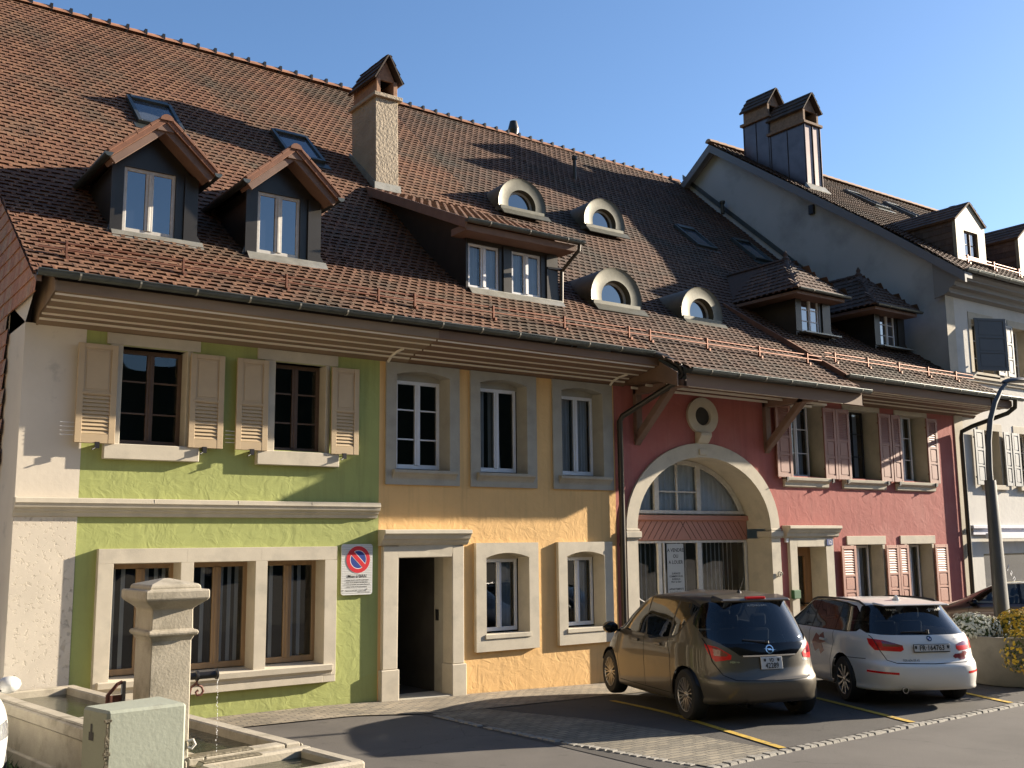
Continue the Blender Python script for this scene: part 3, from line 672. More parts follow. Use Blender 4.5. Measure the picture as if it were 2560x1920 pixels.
# ground-floor triple window
mb = MB(); X = [4.05, 4.96, 5.14, 6.05, 6.23, 7.15]; yf = -0.10
mb.box(3.85, 7.35, yf, 0.1, 2.16, 2.355); mb.box(3.85, 4.05, yf, 0.35, 0.46, 2.16); mb.box(4.96, 5.14, yf, 0.35, 0.62, 2.16); mb.box(6.05, 6.23, yf, 0.35, 0.62, 2.16); mb.box(7.15, 7.35, yf, 0.35, 0.46, 2.16)
mb.box(4.05, 7.15, 0.05, 0.35, 2.15, 2.30)
for xj in (5.05, 6.14): mb.box(xj-0.003, xj+0.003, yf-0.001, yf+0.01, 2.165, 2.35)
for xj in (3.86, 4.97, 6.06, 7.16): mb.box(xj, xj+0.165, yf-0.0012, yf+0.01, 2.157, 2.163)
mb.build('window_surround', STONE, gh, bevel=0.008)
mb = MB(); mb.box(4.05, 7.15, yf, 0.35, 0.36, 0.46); mb.prism([(yf-0.06, 0.62), (0.3, 0.65), (0.3, 0.46), (yf, 0.46), (yf-0.01, 0.50), (yf-0.05, 0.54)], 'x', 3.9, 7.28); mb.box(3.85, 4.05, yf+0.004, 0.2, 0.36, 0.46); mb.box(7.15, 7.35, yf+0.004, 0.2, 0.36, 0.46); mb.build('window_sill', STONE, gh, bevel=0.006)
for a, b, sl in ((4.05, 4.96, [4.17, 4.30, 4.62, 4.75, 4.86]), (5.14, 6.05, [5.27, 5.42, 5.70, 5.82, 5.93]), (6.23, 7.15, [6.36, 6.47, 6.80, 6.92])):
    window(gh, a-0.01, b+0.01, 0.66, 2.15, 0.22, OAKF, rows=1, bw=0.07, mid=0.12, slats=sl)

# eaves: coved soffit, fascia, battens, gutter
def eaves(parent, x0, x1, yo=-0.98, zw=5.31, zo=5.575, m=SOFFIT, ends=(True, True), nb=4, bm=BATTEN, zf=5.71, endm=SOFFIT2):
    P = [(0.0, zw), (-0.10, zw+0.09), (-0.27, zw+0.14), (-0.5, zw+0.165), (yo, zo)]
    mb = MB()
    for (a, b), (c, d) in zip(P[:-1], P[1:]): mb.face([(x0, a, b), (x1, a, b), (x1, c, d), (x0, c, d)])
    mb.face([(x0, yo, zo), (x1, yo, zo), (x1, yo, zf), (x0, yo, zf)])
    for x, e in ((x0, ends[0]), (x1, ends[1])):
        if e: mb.prism([(0.02, zw-0.03)]+P[1:]+[(yo-0.01, zo), (yo-0.01, zf), (0.3, zf+0.8), (0.3, zw-0.03)], 'x', x, x+0.03)
    o = mb.build('eaves', m, parent, fix=False)
    mb = MB()
    for k, t in enumerate([0.0, 0.10, 0.31, 0.5, 0.66][:nb+1]):
        y = -0.10+(yo+0.10)*(t/0.66)*0.93 if k else -0.09
        z = None
        for (a, b), (c, d) in zip(P[:-1], P[1:]):
            if c <= y <= a: z = b+(y-a)*(d-b)/(c-a)
        s_ = 0.02 if k == 0 else 0.009
        mb.box(x0+0.02, x1-0.02, y-s_, y+s_, z-0.022, z+0.004)
    mb.build('batten', bm, o)
    return P
def arc_batten(parent, x, P):
    mb = MB()
    for (a, b), (c, d) in zip(P[:-2], P[1:-1]): mb.beam((x, a, b-0.03), (x+0.015, c, d-0.03), 0.03, 0.03, (1, 0, 0))
    mb.build('eaves_rib', BATTEN, parent)
Pg = eaves(gh, 2.93, 8.62, ends=(True, False))
mb = MB(); gutter(mb, 2.70, 8.11, -1.06, 5.80, 0.072); mb.build('gutter', [ZINC, ZINCL], gh)
mb = MB(); tiled_profile(mb, 2.66, 8.11, PROF)
R = mb.build('roof', TILE, gh, fix=False)
mb = MB(); mb.face([(2.66, 9.4, 14.42), (8.11, 9.4, 14.42), (8.11, 20, 5.2), (2.66, 20, 5.2)]); mb.build('rear_slope', TILED, R, fix=False)
mb = MB(); ridge_tiles(mb, (2.6, 9.42, 14.50), (8.11, 9.42, 14.50)); mb.build('ridge', [RIDGE, IRON], R, smooth=True)
mb = MB()
for (ya, za), (yb, zb) in zip(PROF[:-1], PROF[1:]): mb.hexa([(2.70, ya, za-0.14), (2.76, ya, za-0.14), (2.76, yb, zb-0.14), (2.70, yb, zb-0.14), (2.70, ya, za-0.02), (2.76, ya, za-0.02), (2.76, yb, zb-0.02), (2.70, yb, zb-0.02)])
mb.build('verge_board', SOFFIT2, R)
snow_guard(gh, 2.8, 8.11)
skylight(gh, 5.5, 6.40, 4.9, 5.85); skylight(gh, 8.58-0.0, 9.42, 4.9, 5.87) if False else None
# small stack at the left end of the roof
mb = MB(); mb.lathe([(0.055, 12.6), (0.055, 14.3), (0.075, 14.3), (0.075, 14.42), (0.0, 14.42)], (3.38, 8.0, 0), 14); mb.build('vent_pipe', ZINCL, gh, smooth=True)

# gabled dormers
def gabled_dormer(parent, x0, x1, yf, zf, wx0, wx1, ztop):
    """x0..x1 cheek to cheek, yf front plane"""
    cx = (x0+x1)/2; we = 7.98; eave_z = 8.05; apex = 8.72; half = (x1-x0)/2
    yb = lambda z: 2.2+(z-7.98)/math.tan(radians(42)) if z > 7.98 else 1.4+(z-7.373)*0.8/0.607
    mb = MB()      # cheeks and front
    mb.prism([(yf, zf-0.1), (yb(eave_z)+0.2, zf-0.1), (yb(eave_z)+0.4, eave_z), (yf, eave_z)], 'x', x0, x0+0.04)
    mb.prism([(yf, zf-0.1), (yb(eave_z)+0.2, zf-0.1), (yb(eave_z)+0.4, eave_z), (yf, eave_z)], 'x', x1-0.04, x1)
    mb.prism([(x0+0.04, zf-0.05), (wx0, zf-0.05), (wx0, ztop), (wx1, ztop), (wx1, zf-0.05), (x1-0.04, zf-0.05), (x1-0.04, eave_z), (cx, apex-0.06), (x0+0.04, eave_z)], 'y', yf+0.002, yf+0.10)
    mb.box(x0-0.03, wx0-0.13, yf-0.035, yf, zf-0.05, eave_z+0.02); mb.box(wx1+0.13, x1+0.03, yf-0.035, yf, zf-0.05, eave_z+0.02)
    mb.prism([(x0-0.03, zf+0.1), (x0-0.03, zf-0.08), (x0-0.10, zf-0.10)], 'y', yf-0.03, yf+0.02); mb.prism([(x1+0.03, zf+0.12), (x1+0.18, zf-0.1), (x1+0.03, zf-0.1)], 'y', yf-0.03, yf+0.02)
    d = mb.build('dormer', METALD, parent, fix=True)
    mb = MB(); mb.box(x0-0.02, x1+0.1, yf-0.10, yf, zf-0.03, zf-0.005); mb.hexa([(x0-0.02, yf-0.2, zf-0.17), (x1+0.1, yf-0.2, zf-0.17), (x1+0.1, yf-0.09, zf-0.03), (x0-0.02, yf-0.09, zf-0.03), (x0-0.02, yf-0.21, zf-0.155), (x1+0.1, yf-0.21, zf-0.155), (x1+0.1, yf-0.10, zf-0.012), (x0-0.02, yf-0.10, zf-0.012)]); mb.build('window_sill', ZINCL, d)
    # roof slopes
    ov = 0.36; yo = yf-0.42; ze = eave_z-0.02; run = half+ov*0.42
    sl = Vector((run, 0, apex-ze)); L = sl.length; s = sl.normalized()
    for sgn in (-1, 1):
        ex = cx+sgn*run; ss = Vector((-sgn*s.x, 0, s.z)); nn = Vector((sgn*s.z, 0, s.x)); uu = Vector((0, -1, 0)) if sgn < 0 else Vector((0, 1, 0))
        yend = yb(apex)+0.2; org = Vector((ex, yend, ze)) if sgn < 0 else Vector((ex, yo, ze))
        mb = MB(); tiles(mb, org+nn*0.02, uu, ss, nn, yend-yo, L, 0.19, 0.19, 0.022)
        P = lambda y, t, h: Vector((ex, y, ze))+ss*t+nn*h
        mb.hexa([P(yo, 0, -0.02), P(yend, 0, -0.02), P(yend, L, -0.02), P(yo, L, -0.02), P(yo, 0, 0.015), P(yend, 0, 0.015), P(yend, L, 0.015), P(yo, L, 0.015)])
        mb.build('dormer_roof', TILE, d)
        mb = MB()
        for h0, h1, dy in ((-0.13, -0.02, 0.04), (-0.02, 0.065, -0.015)):
            mb.mi(0 if h0 < -0.1 else 1)
            mb.hexa([P(yo+dy, -0.02, h0), P(yo+dy+0.05, -0.02, h0), P(yo+dy+0.05, L, h0), P(yo+dy, L, h0), P(yo+dy, -0.02, h1), P(yo+dy+0.05, -0.02, h1), P(yo+dy+0.05, L, h1), P(yo+dy, L, h1)])
        mb.mi(0); mb.hexa([P(yo+0.05, 0.0, -0.09), P(yo+0.42, 0.0, -0.09), P(yo+0.42, L, -0.09), P(yo+0.05, L, -0.09), P(yo+0.05, 0.0, -0.03), P(yo+0.42, 0.0, -0.03), P(yo+0.42, L, -0.03), P(yo+0.05, L, -0.03)])
        mb.mi(1)
        for k in range(4):
            t0 = L*k/4; mb.hexa([P(yo-0.03, t0, 0.05), P(yo+0.16, t0, 0.05), P(yo+0.16, t0+L/4-0.01, 0.055), P(yo-0.03, t0+L/4-0.01, 0.055), P(yo-0.03, t0, 0.095), P(yo+0.16, t0, 0.095), P(yo+0.16, t0+L/4-0.01, 0.085), P(yo-0.03, t0+L/4-0.01, 0.085)])
        mb.build('bargeboard', [BEAM, ORTILE], d, bevel=0.004)
        # little side gutter running along y
        mb = MB(); gx = ex+sgn*0.04; gzz = ze+0.02; yback = yb(ze)+0.15
        for rr in (0.062, 0.055):
            k = len(mb.v)
            for y in (yo-0.03, yback):
                for j in range(9): t = pi+pi*j/8; mb.v.append((gx+rr*cos(t), y, gzz+rr*sin(t)))
            for j in range(8): mb.f.append((k+j, k+j+1, k+10+j, k+9+j)); mb.m.append(0)
        mb.prism([(gx+0.062*cos(pi+pi*j/8), gzz+0.062*sin(pi+pi*j/8)) for j in range(9)], 'y', yo-0.034, yo-0.03)
        mb.build('dormer_gutter', ZINC, d)
    mb = MB(); mb.prism([(cx-0.13, apex-0.16), (cx+0.13, apex-0.16), (cx+0.03, apex+0.07), (cx-0.03, apex+0.07)], 'y', yo+0.005, yo+0.10); mb.build('apex_block', BEAM, d, bevel=0.004)
    mb = MB(); ridge_tiles(mb, (cx, yo-0.04, apex+0.03), (cx, yb(apex)+0.1, apex+0.03), 0.10, 0.36, False); mb.build('dormer_ridge', ORTILE, d, smooth=True)
    mb = MB(); bars(mb, wx0, wx1, zf+0.02, ztop, yf+0.03, 0.055, 0.05, 2, 1, 0.12, 0.02); mb.build('window_frame', WORN, d, bevel=0.004)
    mb = MB(); mb.face([(wx0, yf+0.05, zf), (wx1, yf+0.05, zf), (wx1, yf+0.05, ztop), (wx0, yf+0.05, ztop)]); mb.build('pane', GLASS2, d, fix=False)
    return d
GLASS2 = mat('mirror_pane', (0.012, 0.014, 0.02), 0.02, spec=0.5, coat=1.0)
GLASS2.node_tree.nodes['Principled BSDF'].inputs['IOR'].default_value = 2.3
gabled_dormer(gh, 4.05, 5.30, 0.86, 7.02, 4.21, 4.99, 8.05)
gabled_dormer(gh, 6.13, 7.38, 0.83, 7.01, 6.31, 7.05, 8.06)

# ================================================================ ORANGE HOUSE
oh = root('terraced_house', (10.6, 0, 0), 'orange rendered terraced house with grey stone surrounds, open doorway and shed dormer', 'house', 'terraced houses under one long tiled roof')
HO = [(8.3, 9.55, 3.4, 5.25), (9.93, 11.15, 3.4, 5.25), (11.72, 12.95, 3.4, 5.25), (8.25, 9.6, -0.5, 2.3), (10.0, 11.15, 0.68, 2.3), (11.76, 12.87, 0.68, 2.3)]
mb = MB(); wall(mb, 8.11, 13.12, -0.4, 5.33, 0.0, HO, 0); mb.build('wall', ORANGE, oh, fix=False)
for n, (a, b, i0, i1, w0, w1, rows, kw) in enumerate([(8.215, 9.625, 8.41, 9.43, 8.50, 9.37, 3, {}), (9.85, 11.26, 10.05, 11.05, 10.12, 10.97, 1, dict(curt=[(10.14, 10.36), (10.45, 10.72, 0.35)])), (11.63, 13.06, 11.835, 12.82, 11.92, 12.76, 1, dict(curt=[(11.95, 12.30), (12.32, 12.72)]))]):
    mb = MB(); surround(mb, a, b, 3.325, 5.31, i0, i1, 3.56, 5.195, 0.075, -0.035, 0.0, 0.2, 0.07); mb.build('window_surround', STONEG, oh, fix=False)
    mb = MB(); mb.prism([(-0.115, 3.565), (0.2, 3.59), (0.2, 3.40), (-0.03, 3.40), (-0.045, 3.44), (-0.08, 3.49), (-0.11, 3.515)], 'x', a+0.12, b-0.08); mb.build('window_sill', STONEG, oh, bevel=0.005)
    mb = MB(); mb.box(w0-0.12, w1+0.12, 0.19, 0.28, 5.06, 5.25); mb.build('window_head', STONEG, oh)
    window(oh, w0, w1, 3.60, 5.06, 0.2, WHITEP, rows=rows, bw=0.06, mid=0.105, mun=0.025, **kw)
for (a, b, i0, i1, w0, w1) in ((9.925, 11.235, 10.13, 11.03, 10.19, 10.96), (11.68, 12.95, 11.88, 12.75, 11.94, 12.69)):
    mb = MB(); surround(mb, a, b, 0.60, 2.385, i0, i1, 0.86, 2.215, 0.08, -0.07, 0.0, 0.2, 0.05); mb.build('window_surround', STONE, oh, fix=False)
    mb = MB(); mb.box(i0-0.03, i1+0.03, -0.09, 0.2, 0.80, 0.875); mb.build('window_sill', STONE, oh, bevel=0.006)
    mb = MB(); mb.box(w0-0.12, w1+0.12, 0.19, 0.28, 2.11, 2.28); mb.build('window_head', STONE, oh)
    window(oh, w0, w1, 0.90, 2.11, 0.2, WHITEP, rows=1, bw=0.055, mid=0.10, curt=[(w0+0.45, w1-0.05)])
# doorway
mb = MB()
mb.box(8.16, 8.43, -0.075, 0.4, 0.45, 2.35); mb.box(9.45, 9.68, -0.075, 0.22, 0.45, 2.35); mb.box(8.43, 9.45, -0.075, 0.4, 2.16, 2.35)
mb.box(8.13, 8.45, -0.10, 0.4, -0.3, 0.45); mb.box(9.43, 9.71, -0.10, 0.22, -0.3, 0.45)
mb.build('door_surround', STONE, oh, bevel=0.012)
mb = MB(); mb.prism([(0.0, 2.61), (-0.24, 2.60), (-0.245, 2.54), (-0.21, 2.52), (-0.185, 2.46), (-0.15, 2.44), (-0.13, 2.40), (-0.09, 2.36), (0.0, 2.352)], 'x', 8.10, 9.74); mb.build('door_cornice', STONE, oh, bevel=0.005)
mb = MB(); mb.box(8.44, 9.44, -0.09, 0.5, -0.3, -0.02); mb.build('door_step', STONEG, oh, bevel=0.01)
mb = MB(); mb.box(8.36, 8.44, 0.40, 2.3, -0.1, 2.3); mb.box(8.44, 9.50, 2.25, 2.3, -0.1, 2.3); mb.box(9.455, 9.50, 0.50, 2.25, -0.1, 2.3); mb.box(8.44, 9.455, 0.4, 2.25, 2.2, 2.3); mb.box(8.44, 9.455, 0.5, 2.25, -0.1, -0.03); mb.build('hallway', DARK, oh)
mb = MB(); mb.box(9.46, 9.52, 0.222, 0.50, -0.1, 2.25); mb.build('hall_wall', STONEG, oh)
mb = MB(); mb.box(9.44, 9.459, 0.36, 0.44, 1.12, 1.30); mb.box(9.436, 9.44, 0.385, 0.415, 1.22, 1.26); mb.build('intercom', IRON, oh, bevel=0.003)
Po = eaves(oh, 8.62, 13.35, m=SOFFIT2, ends=(False, True)); arc_batten(oh, 8.24, Po); arc_batten(oh, 13.02, Po)
mb = MB(); gutter(mb, 8.11, 13.17, -1.06, 5.80, 0.072); mb.build('gutter', [ZINC, ZINCL], oh)
mb = MB(); tiled_profile(mb, 8.11, 13.3, PROF); R = mb.build('roof', TILE, oh, fix=False)
mb = MB(); mb.face([(8.11, 9.4, 14.42), (13.3, 9.4, 14.42), (13.3, 20, 5.2), (8.11, 20, 5.2)]); mb.build('rear_slope', TILED, R, fix=False)
mb = MB(); ridge_tiles(mb, (8.11, 9.42, 14.50), (13.3, 9.42, 14.50)); mb.build('ridge', [RIDGE, IRON], R, smooth=True)
snow_guard(oh, 8.11, 13.3)
skylight(oh, 8.58, 9.44, 4.9, 5.87)
# downpipe at the party line
mb = MB(); mb.tube([(13.17, -1.06, 5.78), (13.45, -1.12, 5.70), (13.62, -1.28, 5.55), (13.66, -1.30, 5.40), (13.60, -1.15, 5.25), (13.40, -0.55, 4.95), (13.22, -0.14, 4.72), (13.18, -0.10, 4.62), (13.18, -0.10, 3.0), (13.17, -0.10, -0.2)], [0.06]*3+[0.055]*7, 12)
mb.lathe([(0.062, 0), (0.062, 0.05)], (13.17, -0.10, 2.3), 12); mb.build('downpipe', METALD, oh, smooth=True)
# chimney
def chimney_cap(parent, x0, x1, y0, y1, z, h_br=0.42, rise=0.62, mroof=CAPT, mbrick=BRICK, slab=True, slabm=None):
    mb = MB(); cx = (x0+x1)/2
    if slab:
        mb.box(x0-0.09, x1+0.09, y0-0.09, y1+0.09, z, z+0.09)
        o = mb.build('chimney_slab', slabm or ROUGHR, parent, bevel=0.01)
    z0 = z+0.09; z1 = z0+h_br; mb = MB()
    mb.box(x0, x0+0.10, y0, y1, z0, z1); mb.box(x1-0.10, x1, y0, y1, z0, z1); mb.box(x0+0.1, x1-0.1, y1-0.12, y1-0.002, z0, z1)
    mb.box(x0+0.1, x1-0.1, y0+0.01, y0+0.12, z0, z0+0.04); mb.prism([(x0+0.02, z1), (x1-0.02, z1), (cx, z1+rise*0.8)], 'y', y0+0.06, y0+0.12)
    mb.prism([(x0+0.02, z1), (x1-0.02, z1), (cx, z1+rise*0.8)], 'y', y1-0.12, y1-0.05)
    b = mb.build('chimney_head', mbrick, parent, bevel=0.008)
    for sgn in (-1, 1):
        ex = cx+sgn*((x1-x0)/2+0.07); d = Vector((cx-ex, 0, rise)); L = d.length; s = d.normalized(); nn = Vector((-s.z*(-sgn)*-1, 0, 0))
        nn = Vector((sgn*s.z, 0, abs(s.x))); uu = Vector((0, -1, 0)) if sgn < 0 else Vector((0, 1, 0))
        org = Vector((ex, y1+0.08 if sgn < 0 else y0-0.10, z1-0.06))
        mb = MB(); tiles(mb, org+nn*0.03, uu, s, nn, y1-y0+0.18, L, 0.17, 0.21, 0.03, rough=True)
        P = lambda y, t, h: Vector((ex, y, z1-0.06))+s*t+nn*h
        mb.hexa([P(y0-0.10, 0, 0), P(y1+0.08, 0, 0), P(y1+0.08, L, 0), P(y0-0.10, L, 0), P(y0-0.10, 0, 0.032), P(y1+0.08, 0, 0.032), P(y1+0.08, L, 0.032), P(y0-0.10, L, 0.032)])
        mb.build('chimney_roof', mroof, parent)
ch = MB()
ch.hexa([(10.36, 4.32, 9.5), (10.92, 4.32, 9.5), (10.92, 5.42, 9.5), (10.36, 5.42, 9.5), (10.33, 4.32, 12.0), (10.88, 4.32, 12.0), (10.88, 5.42, 12.0), (10.33, 5.42, 12.0)])
ch = ch.build('chimney', ROUGHR, oh, bevel=0.01)
chimney_cap(ch, 10.36, 10.88, 4.34, 5.40, 11.98, 0.36, 0.60)
mb = MB(); mb.hexa([(10.30, 4.26, 9.6), (10.97, 4.26, 9.6), (10.97, 4.34, 9.6), (10.30, 4.34, 9.6), (10.32, 4.29, 10.05), (10.95, 4.29, 10.05), (10.95, 4.315, 10.05), (10.32, 4.315, 10.05)]); mb.hexa([(10.30, 4.26, 9.6), (10.34, 4.26, 9.6), (10.34, 5.5, 10.6), (10.30, 5.5, 10.6), (10.31, 4.28, 10.02), (10.35, 4.28, 10.02), (10.35, 5.5, 11.05), (10.31, 5.5, 11.05)]); mb.build('chimney_flashing', ZINCL, ch)
# shed dormer
X0, X1, YF, ZF, ZT = 10.32, 12.45, 0.80, 7.0, 7.98
yb_ = lambda z: 2.2+(z-7.98)/math.tan(radians(42))
mb = MB(); yr = 4.25; zr = roof_z(yr)
ze = 8.10; ye = 0.36
def shed_z(y): return ze+(y-ye)*(zr-ze)/(yr-ye)
for xa, xb in ((X0, X0+0.04), (X1-0.04, X1)): mb.prism([(YF, ZF-0.1), (1.3, ZF+0.1), (2.2, 7.8), (yr, zr-0.12), (YF, shed_z(YF)-0.08)], 'x', xa, xb)
W1, W2 = (10.37, 11.07), (11.36, 12.06)
for a, b in ((X0+0.04, W1[0]), (W1[1], W2[0]), (W2[1], X1-0.04)): mb.box(a, b, YF+0.002, YF+0.10, ZF-0.05, ZT)
mb.box(X0+0.04, X1-0.04, YF+0.001, YF+0.10, 7.86, shed_z(YF)-0.06)
mb.box(W1[1]+0.08, W2[0]-0.03, YF-0.03, YF, ZF, 7.9); mb.box(W2[1]+0.12, X1, YF-0.03, YF, ZF, 7.9); mb.prism([(X1, ZF+0.16), (X1+0.2, ZF-0.1), (X1, ZF-0.1)], 'y', YF-0.03, YF+0.02)
dm = mb.build('dormer', METALD, oh)
mb = MB(); mb.box(X0-0.01, X1+0.05, YF-0.10, YF, ZF-0.03, ZF); mb.hexa([(X0, YF-0.2, ZF-0.16), (X1+.05, YF-0.2, ZF-0.16), (X1+.05, YF-0.09, ZF-0.03), (X0, YF-0.09, ZF-0.03), (X0, YF-0.21, ZF-0.145), (X1+.05, YF-0.21, ZF-0.145), (X1+.05, YF-0.1, ZF-0.01), (X0, YF-0.1, ZF-0.01)]); mb.build('window_sill', ZINCL, dm)
for a, b in (W1, W2):
    mb = MB(); bars(mb, a, b, ZF+0.01, 7.86, YF+0.03, 0.05, 0.05, 2, 1, 0.12); mb.build('window_frame', WHITEP, dm, bevel=0.004)
    mb = MB(); mb.face([(a, YF+0.05, ZF), (b, YF+0.05, ZF), (b, YF+0.05, 7.86), (a, YF+0.05, 7.86)]); mb.build('pane', GLASS, dm, fix=False)
    mb = MB(); curtain(mb, a+0.03, a+0.28, ZF+0.03, 7.83, YF+0.12, 3, 0.012); curtain(mb, b-0.28, b-0.03, ZF+0.03, 7.83, YF+0.12, 3, 0.012); mb.build('curtain', CURT, dm, fix=False)
room(dm, X0+0.3, X1-0.3, ZF+0.2, 7.7, YF+0.1, 1.0)
L = sqrt((yr-ye)**2+(zr-ze)**2); s = Vector((0, (yr-ye)/L, (zr-ze)/L)); nn = Vector((0, -s.z, s.y))
mb = MB(); tiles(mb, Vector((10.05, ye, ze))+nn*0.03, (1, 0, 0), s, nn, 2.62, L, TW, RH, 0.024)
P = lambda x, t, h: Vector((x, ye, ze))+s*t+nn*h
mb.hexa([P(10.05, 0, -0.03), P(12.67, 0, -0.03), P(12.67, L, -0.03), P(10.05, L, -0.03), P(10.05, 0, 0.025), P(12.67, 0, 0.025), P(12.67, L, 0.025), P(10.05, L, 0.025)]); mb.build('dormer_roof', TILE, dm)
mb = MB(); mb.hexa([P(10.02, -0.02, -0.13), P(10.06, -0.02, -0.13), P(10.06, L-0.3, -0.13), P(10.02, L-0.3, -0.13), P(10.02, -0.02, 0.05), P(10.06, -0.02, 0.05), P(10.06, L-0.1, 0.05), P(10.02, L-0.1, 0.05)])
mb.hexa([(10.06, ye+0.04, ze-0.16), (12.62, ye+0.04, ze-0.16), (12.62, YF+0.1, ze-0.16), (10.06, YF+0.1, ze-0.16), (10.06, ye+0.02, ze-0.04), (12.62, ye+0.02, ze-0.04), (12.62, YF+0.1, ze-0.03), (10.06, YF+0.1, ze-0.03)]); mb.build('bargeboard', BEAM, dm, bevel=0.005)
mb = MB(); gutter(mb, 10.0, 12.72, ye-0.06, ze+0.02, 0.06, 0.9); mb.build('dormer_gutter', [ZINC, ZINCL], dm)
mb = MB(); mb.tube([(12.62, ye-0.06, ze-0.02), (12.62, ye-0.04, ze-0.15), (12.55, 0.6, ze-0.38), (12.52, 0.74, ze-0.5), (12.52, 0.76, ZF-0.05)], 0.036, 8); mb.tube([(12.2, 0.78, ze-0.46), (12.52, 0.74, ze-0.46)], 0.03, 6); mb.build('dormer_downpipe', METALD, dm, smooth=True)

# ================================================================ PINK HOUSE
ph = root('terraced_house', (18.8, 0, 0), 'pink red rendered terraced house with a big stone arch, salmon shutters and round dormers', 'house', 'terraced houses under one long tiled roof')
ACX, ARO, ARI, AZ = 15.50, 2.17, 1.89, 2.62
# arch in the photo is flatter than a semicircle: ellipse with a rise of 1.70 outside / 1.42 inside
RO, RI = 1.70, 1.42
HP = [(18.22, 19.38, 3.75, 5.33), (20.26, 21.38, 3.75, 5.33), (22.25, 23.32, 3.75, 5.33), (18.18, 19.15, -0.5, 2.24), (20.2, 21.3, 0.8, 2.26), (22.25, 23.25, 0.8, 2.26)]
def arch_pts(rx, rz, n=28, top=AZ): return [(ACX-rx*cos(pi*i/n), top+rz*sin(pi*i/n)) for i in range(n+1)]
mb = MB(); wall(mb, 17.75, 24.62, -0.4, 5.45, 0.0, HP, 0)
mb.face([(13.12, 0, -0.4), (13.34, 0, -0.4), (13.34, 0, AZ), (13.12, 0, AZ)]); mb.face([(17.66, 0, -0.4), (17.75, 0, -0.4), (17.75, 0, AZ), (17.66, 0, AZ)])
ap = arch_pts(ARO-0.02, RO-0.02); n = len(ap)-1
for i in range(n):
    xa = 13.12+(17.75-13.12)*i/n; xb = 13.12+(17.75-13.12)*(i+1)/n
    mb.face([(ap[i][0], 0, ap[i][1]), (ap[i+1][0], 0, ap[i+1][1]), (xb, 0, 5.45), (xa, 0, 5.45)])
mb.face([(13.12, 0, AZ), (13.34, 0, AZ), (13.12, 0, 5.45)]); mb.face([(17.65, 0, AZ), (17.75, 0, AZ), (17.75, 0, 5.45)])
mb.build('wall', PINK, ph, fix=False)
mb = MB(); fo = arch_pts(ARO, RO); fi = arch_pts(ARI, RI); yf = -0.05; yb2 = 0.9
for i in range(len(fo)-1):
    a, b, c, d = fo[i], fo[i+1], fi[i+1], fi[i]
    mb.face([(a[0], yf, a[1]), (b[0], yf, b[1]), (c[0], yf, c[1]), (d[0], yf, d[1])]); mb.face([(a[0], yf, a[1]), (a[0], 0.05, a[1]), (b[0], 0.05, b[1]), (b[0], yf, b[1])])
    mb.face([(d[0], yf, d[1]), (c[0], yf, c[1]), (c[0]*1.0, yb2, c[1]), (d[0], yb2, d[1])])
for xa, xb in ((13.33, 13.61), (17.39, 17.67)): mb.box(xa, xb, yf, yb2, -0.4, AZ-0.2)
mb.build('stone_arch', STONE, ph, smooth=True)
for xa, xb in ((13.28, 13.68), (17.34, 17.74)): mb = MB(); mb.box(xa, xb, yf-0.045, 0.3 if xa > 15 else 0.1, AZ-0.17, AZ-0.05); mb.box(xa+0.02, xb-0.02, yf-0.025, 0.3 if xa > 15 else 0.1, AZ-0.2, AZ-0.17); mb.box(xa+0.03, xb-0.03, yf-0.02, 0.1, AZ-0.05, AZ); mb.build('impost', STONE, ph, bevel=0.012)
mb = MB(); mb.hexa([(15.30, yf-0.05, 4.16), (15.56, yf-0.05, 4.16), (15.56, 0, 4.16), (15.30, 0, 4.16), (15.27, yf-0.07, 4.27), (15.59, yf-0.07, 4.27), (15.59, 0, 4.27), (15.27, 0, 4.27)]) if False else mb.box(15.32, 15.54, yf-0.035, 0, 4.08, 4.20)
mb.prism([(0, 4.56), (-0.19, 4.52), (-0.19, 4.46), (-0.10, 4.33), (0, 4.29)], 'x', 15.27, 15.58); mb.build('keystone', STONE, ph, bevel=0.01)
# oculus
mb = MB(); n = 32; cx, cz = 15.48, 4.87
def el(r, i, f=0.9): t = 2*pi*i/n; return (cx+r*cos(t)*1.08, cz+r*sin(t)*0.94)
for i in range(n):
    a, b, c, d = el(0.40, i), el(0.40, i+1), el(0.205, i+1), el(0.205, i)
    mb.face([(a[0], -0.06, a[1]), (b[0], -0.06, b[1]), (c[0], -0.06, c[1]), (d[0], -0.06, d[1])]); mb.face([(a[0], -0.06, a[1]), (b[0], -0.06, b[1]), (b[0], 0.0, b[1]), (a[0], 0, a[1])])
    e, g = el(0.15, i), el(0.15, i+1); mb.face([(d[0], -0.06, d[1]), (c[0], -0.06, c[1]), (g[0], 0.25, g[1]), (e[0], 0.25, e[1])])
mb.build('round_opening', STONE, ph, fix=True)
# dark disc for the shaded hollow of the opening, just in front of the wall
mb = MB(); mb.prism([el(0.2, i) for i in range(n)], 'y', -0.012, -0.004); mb.build('opening_dark_disc', DARK, ph)
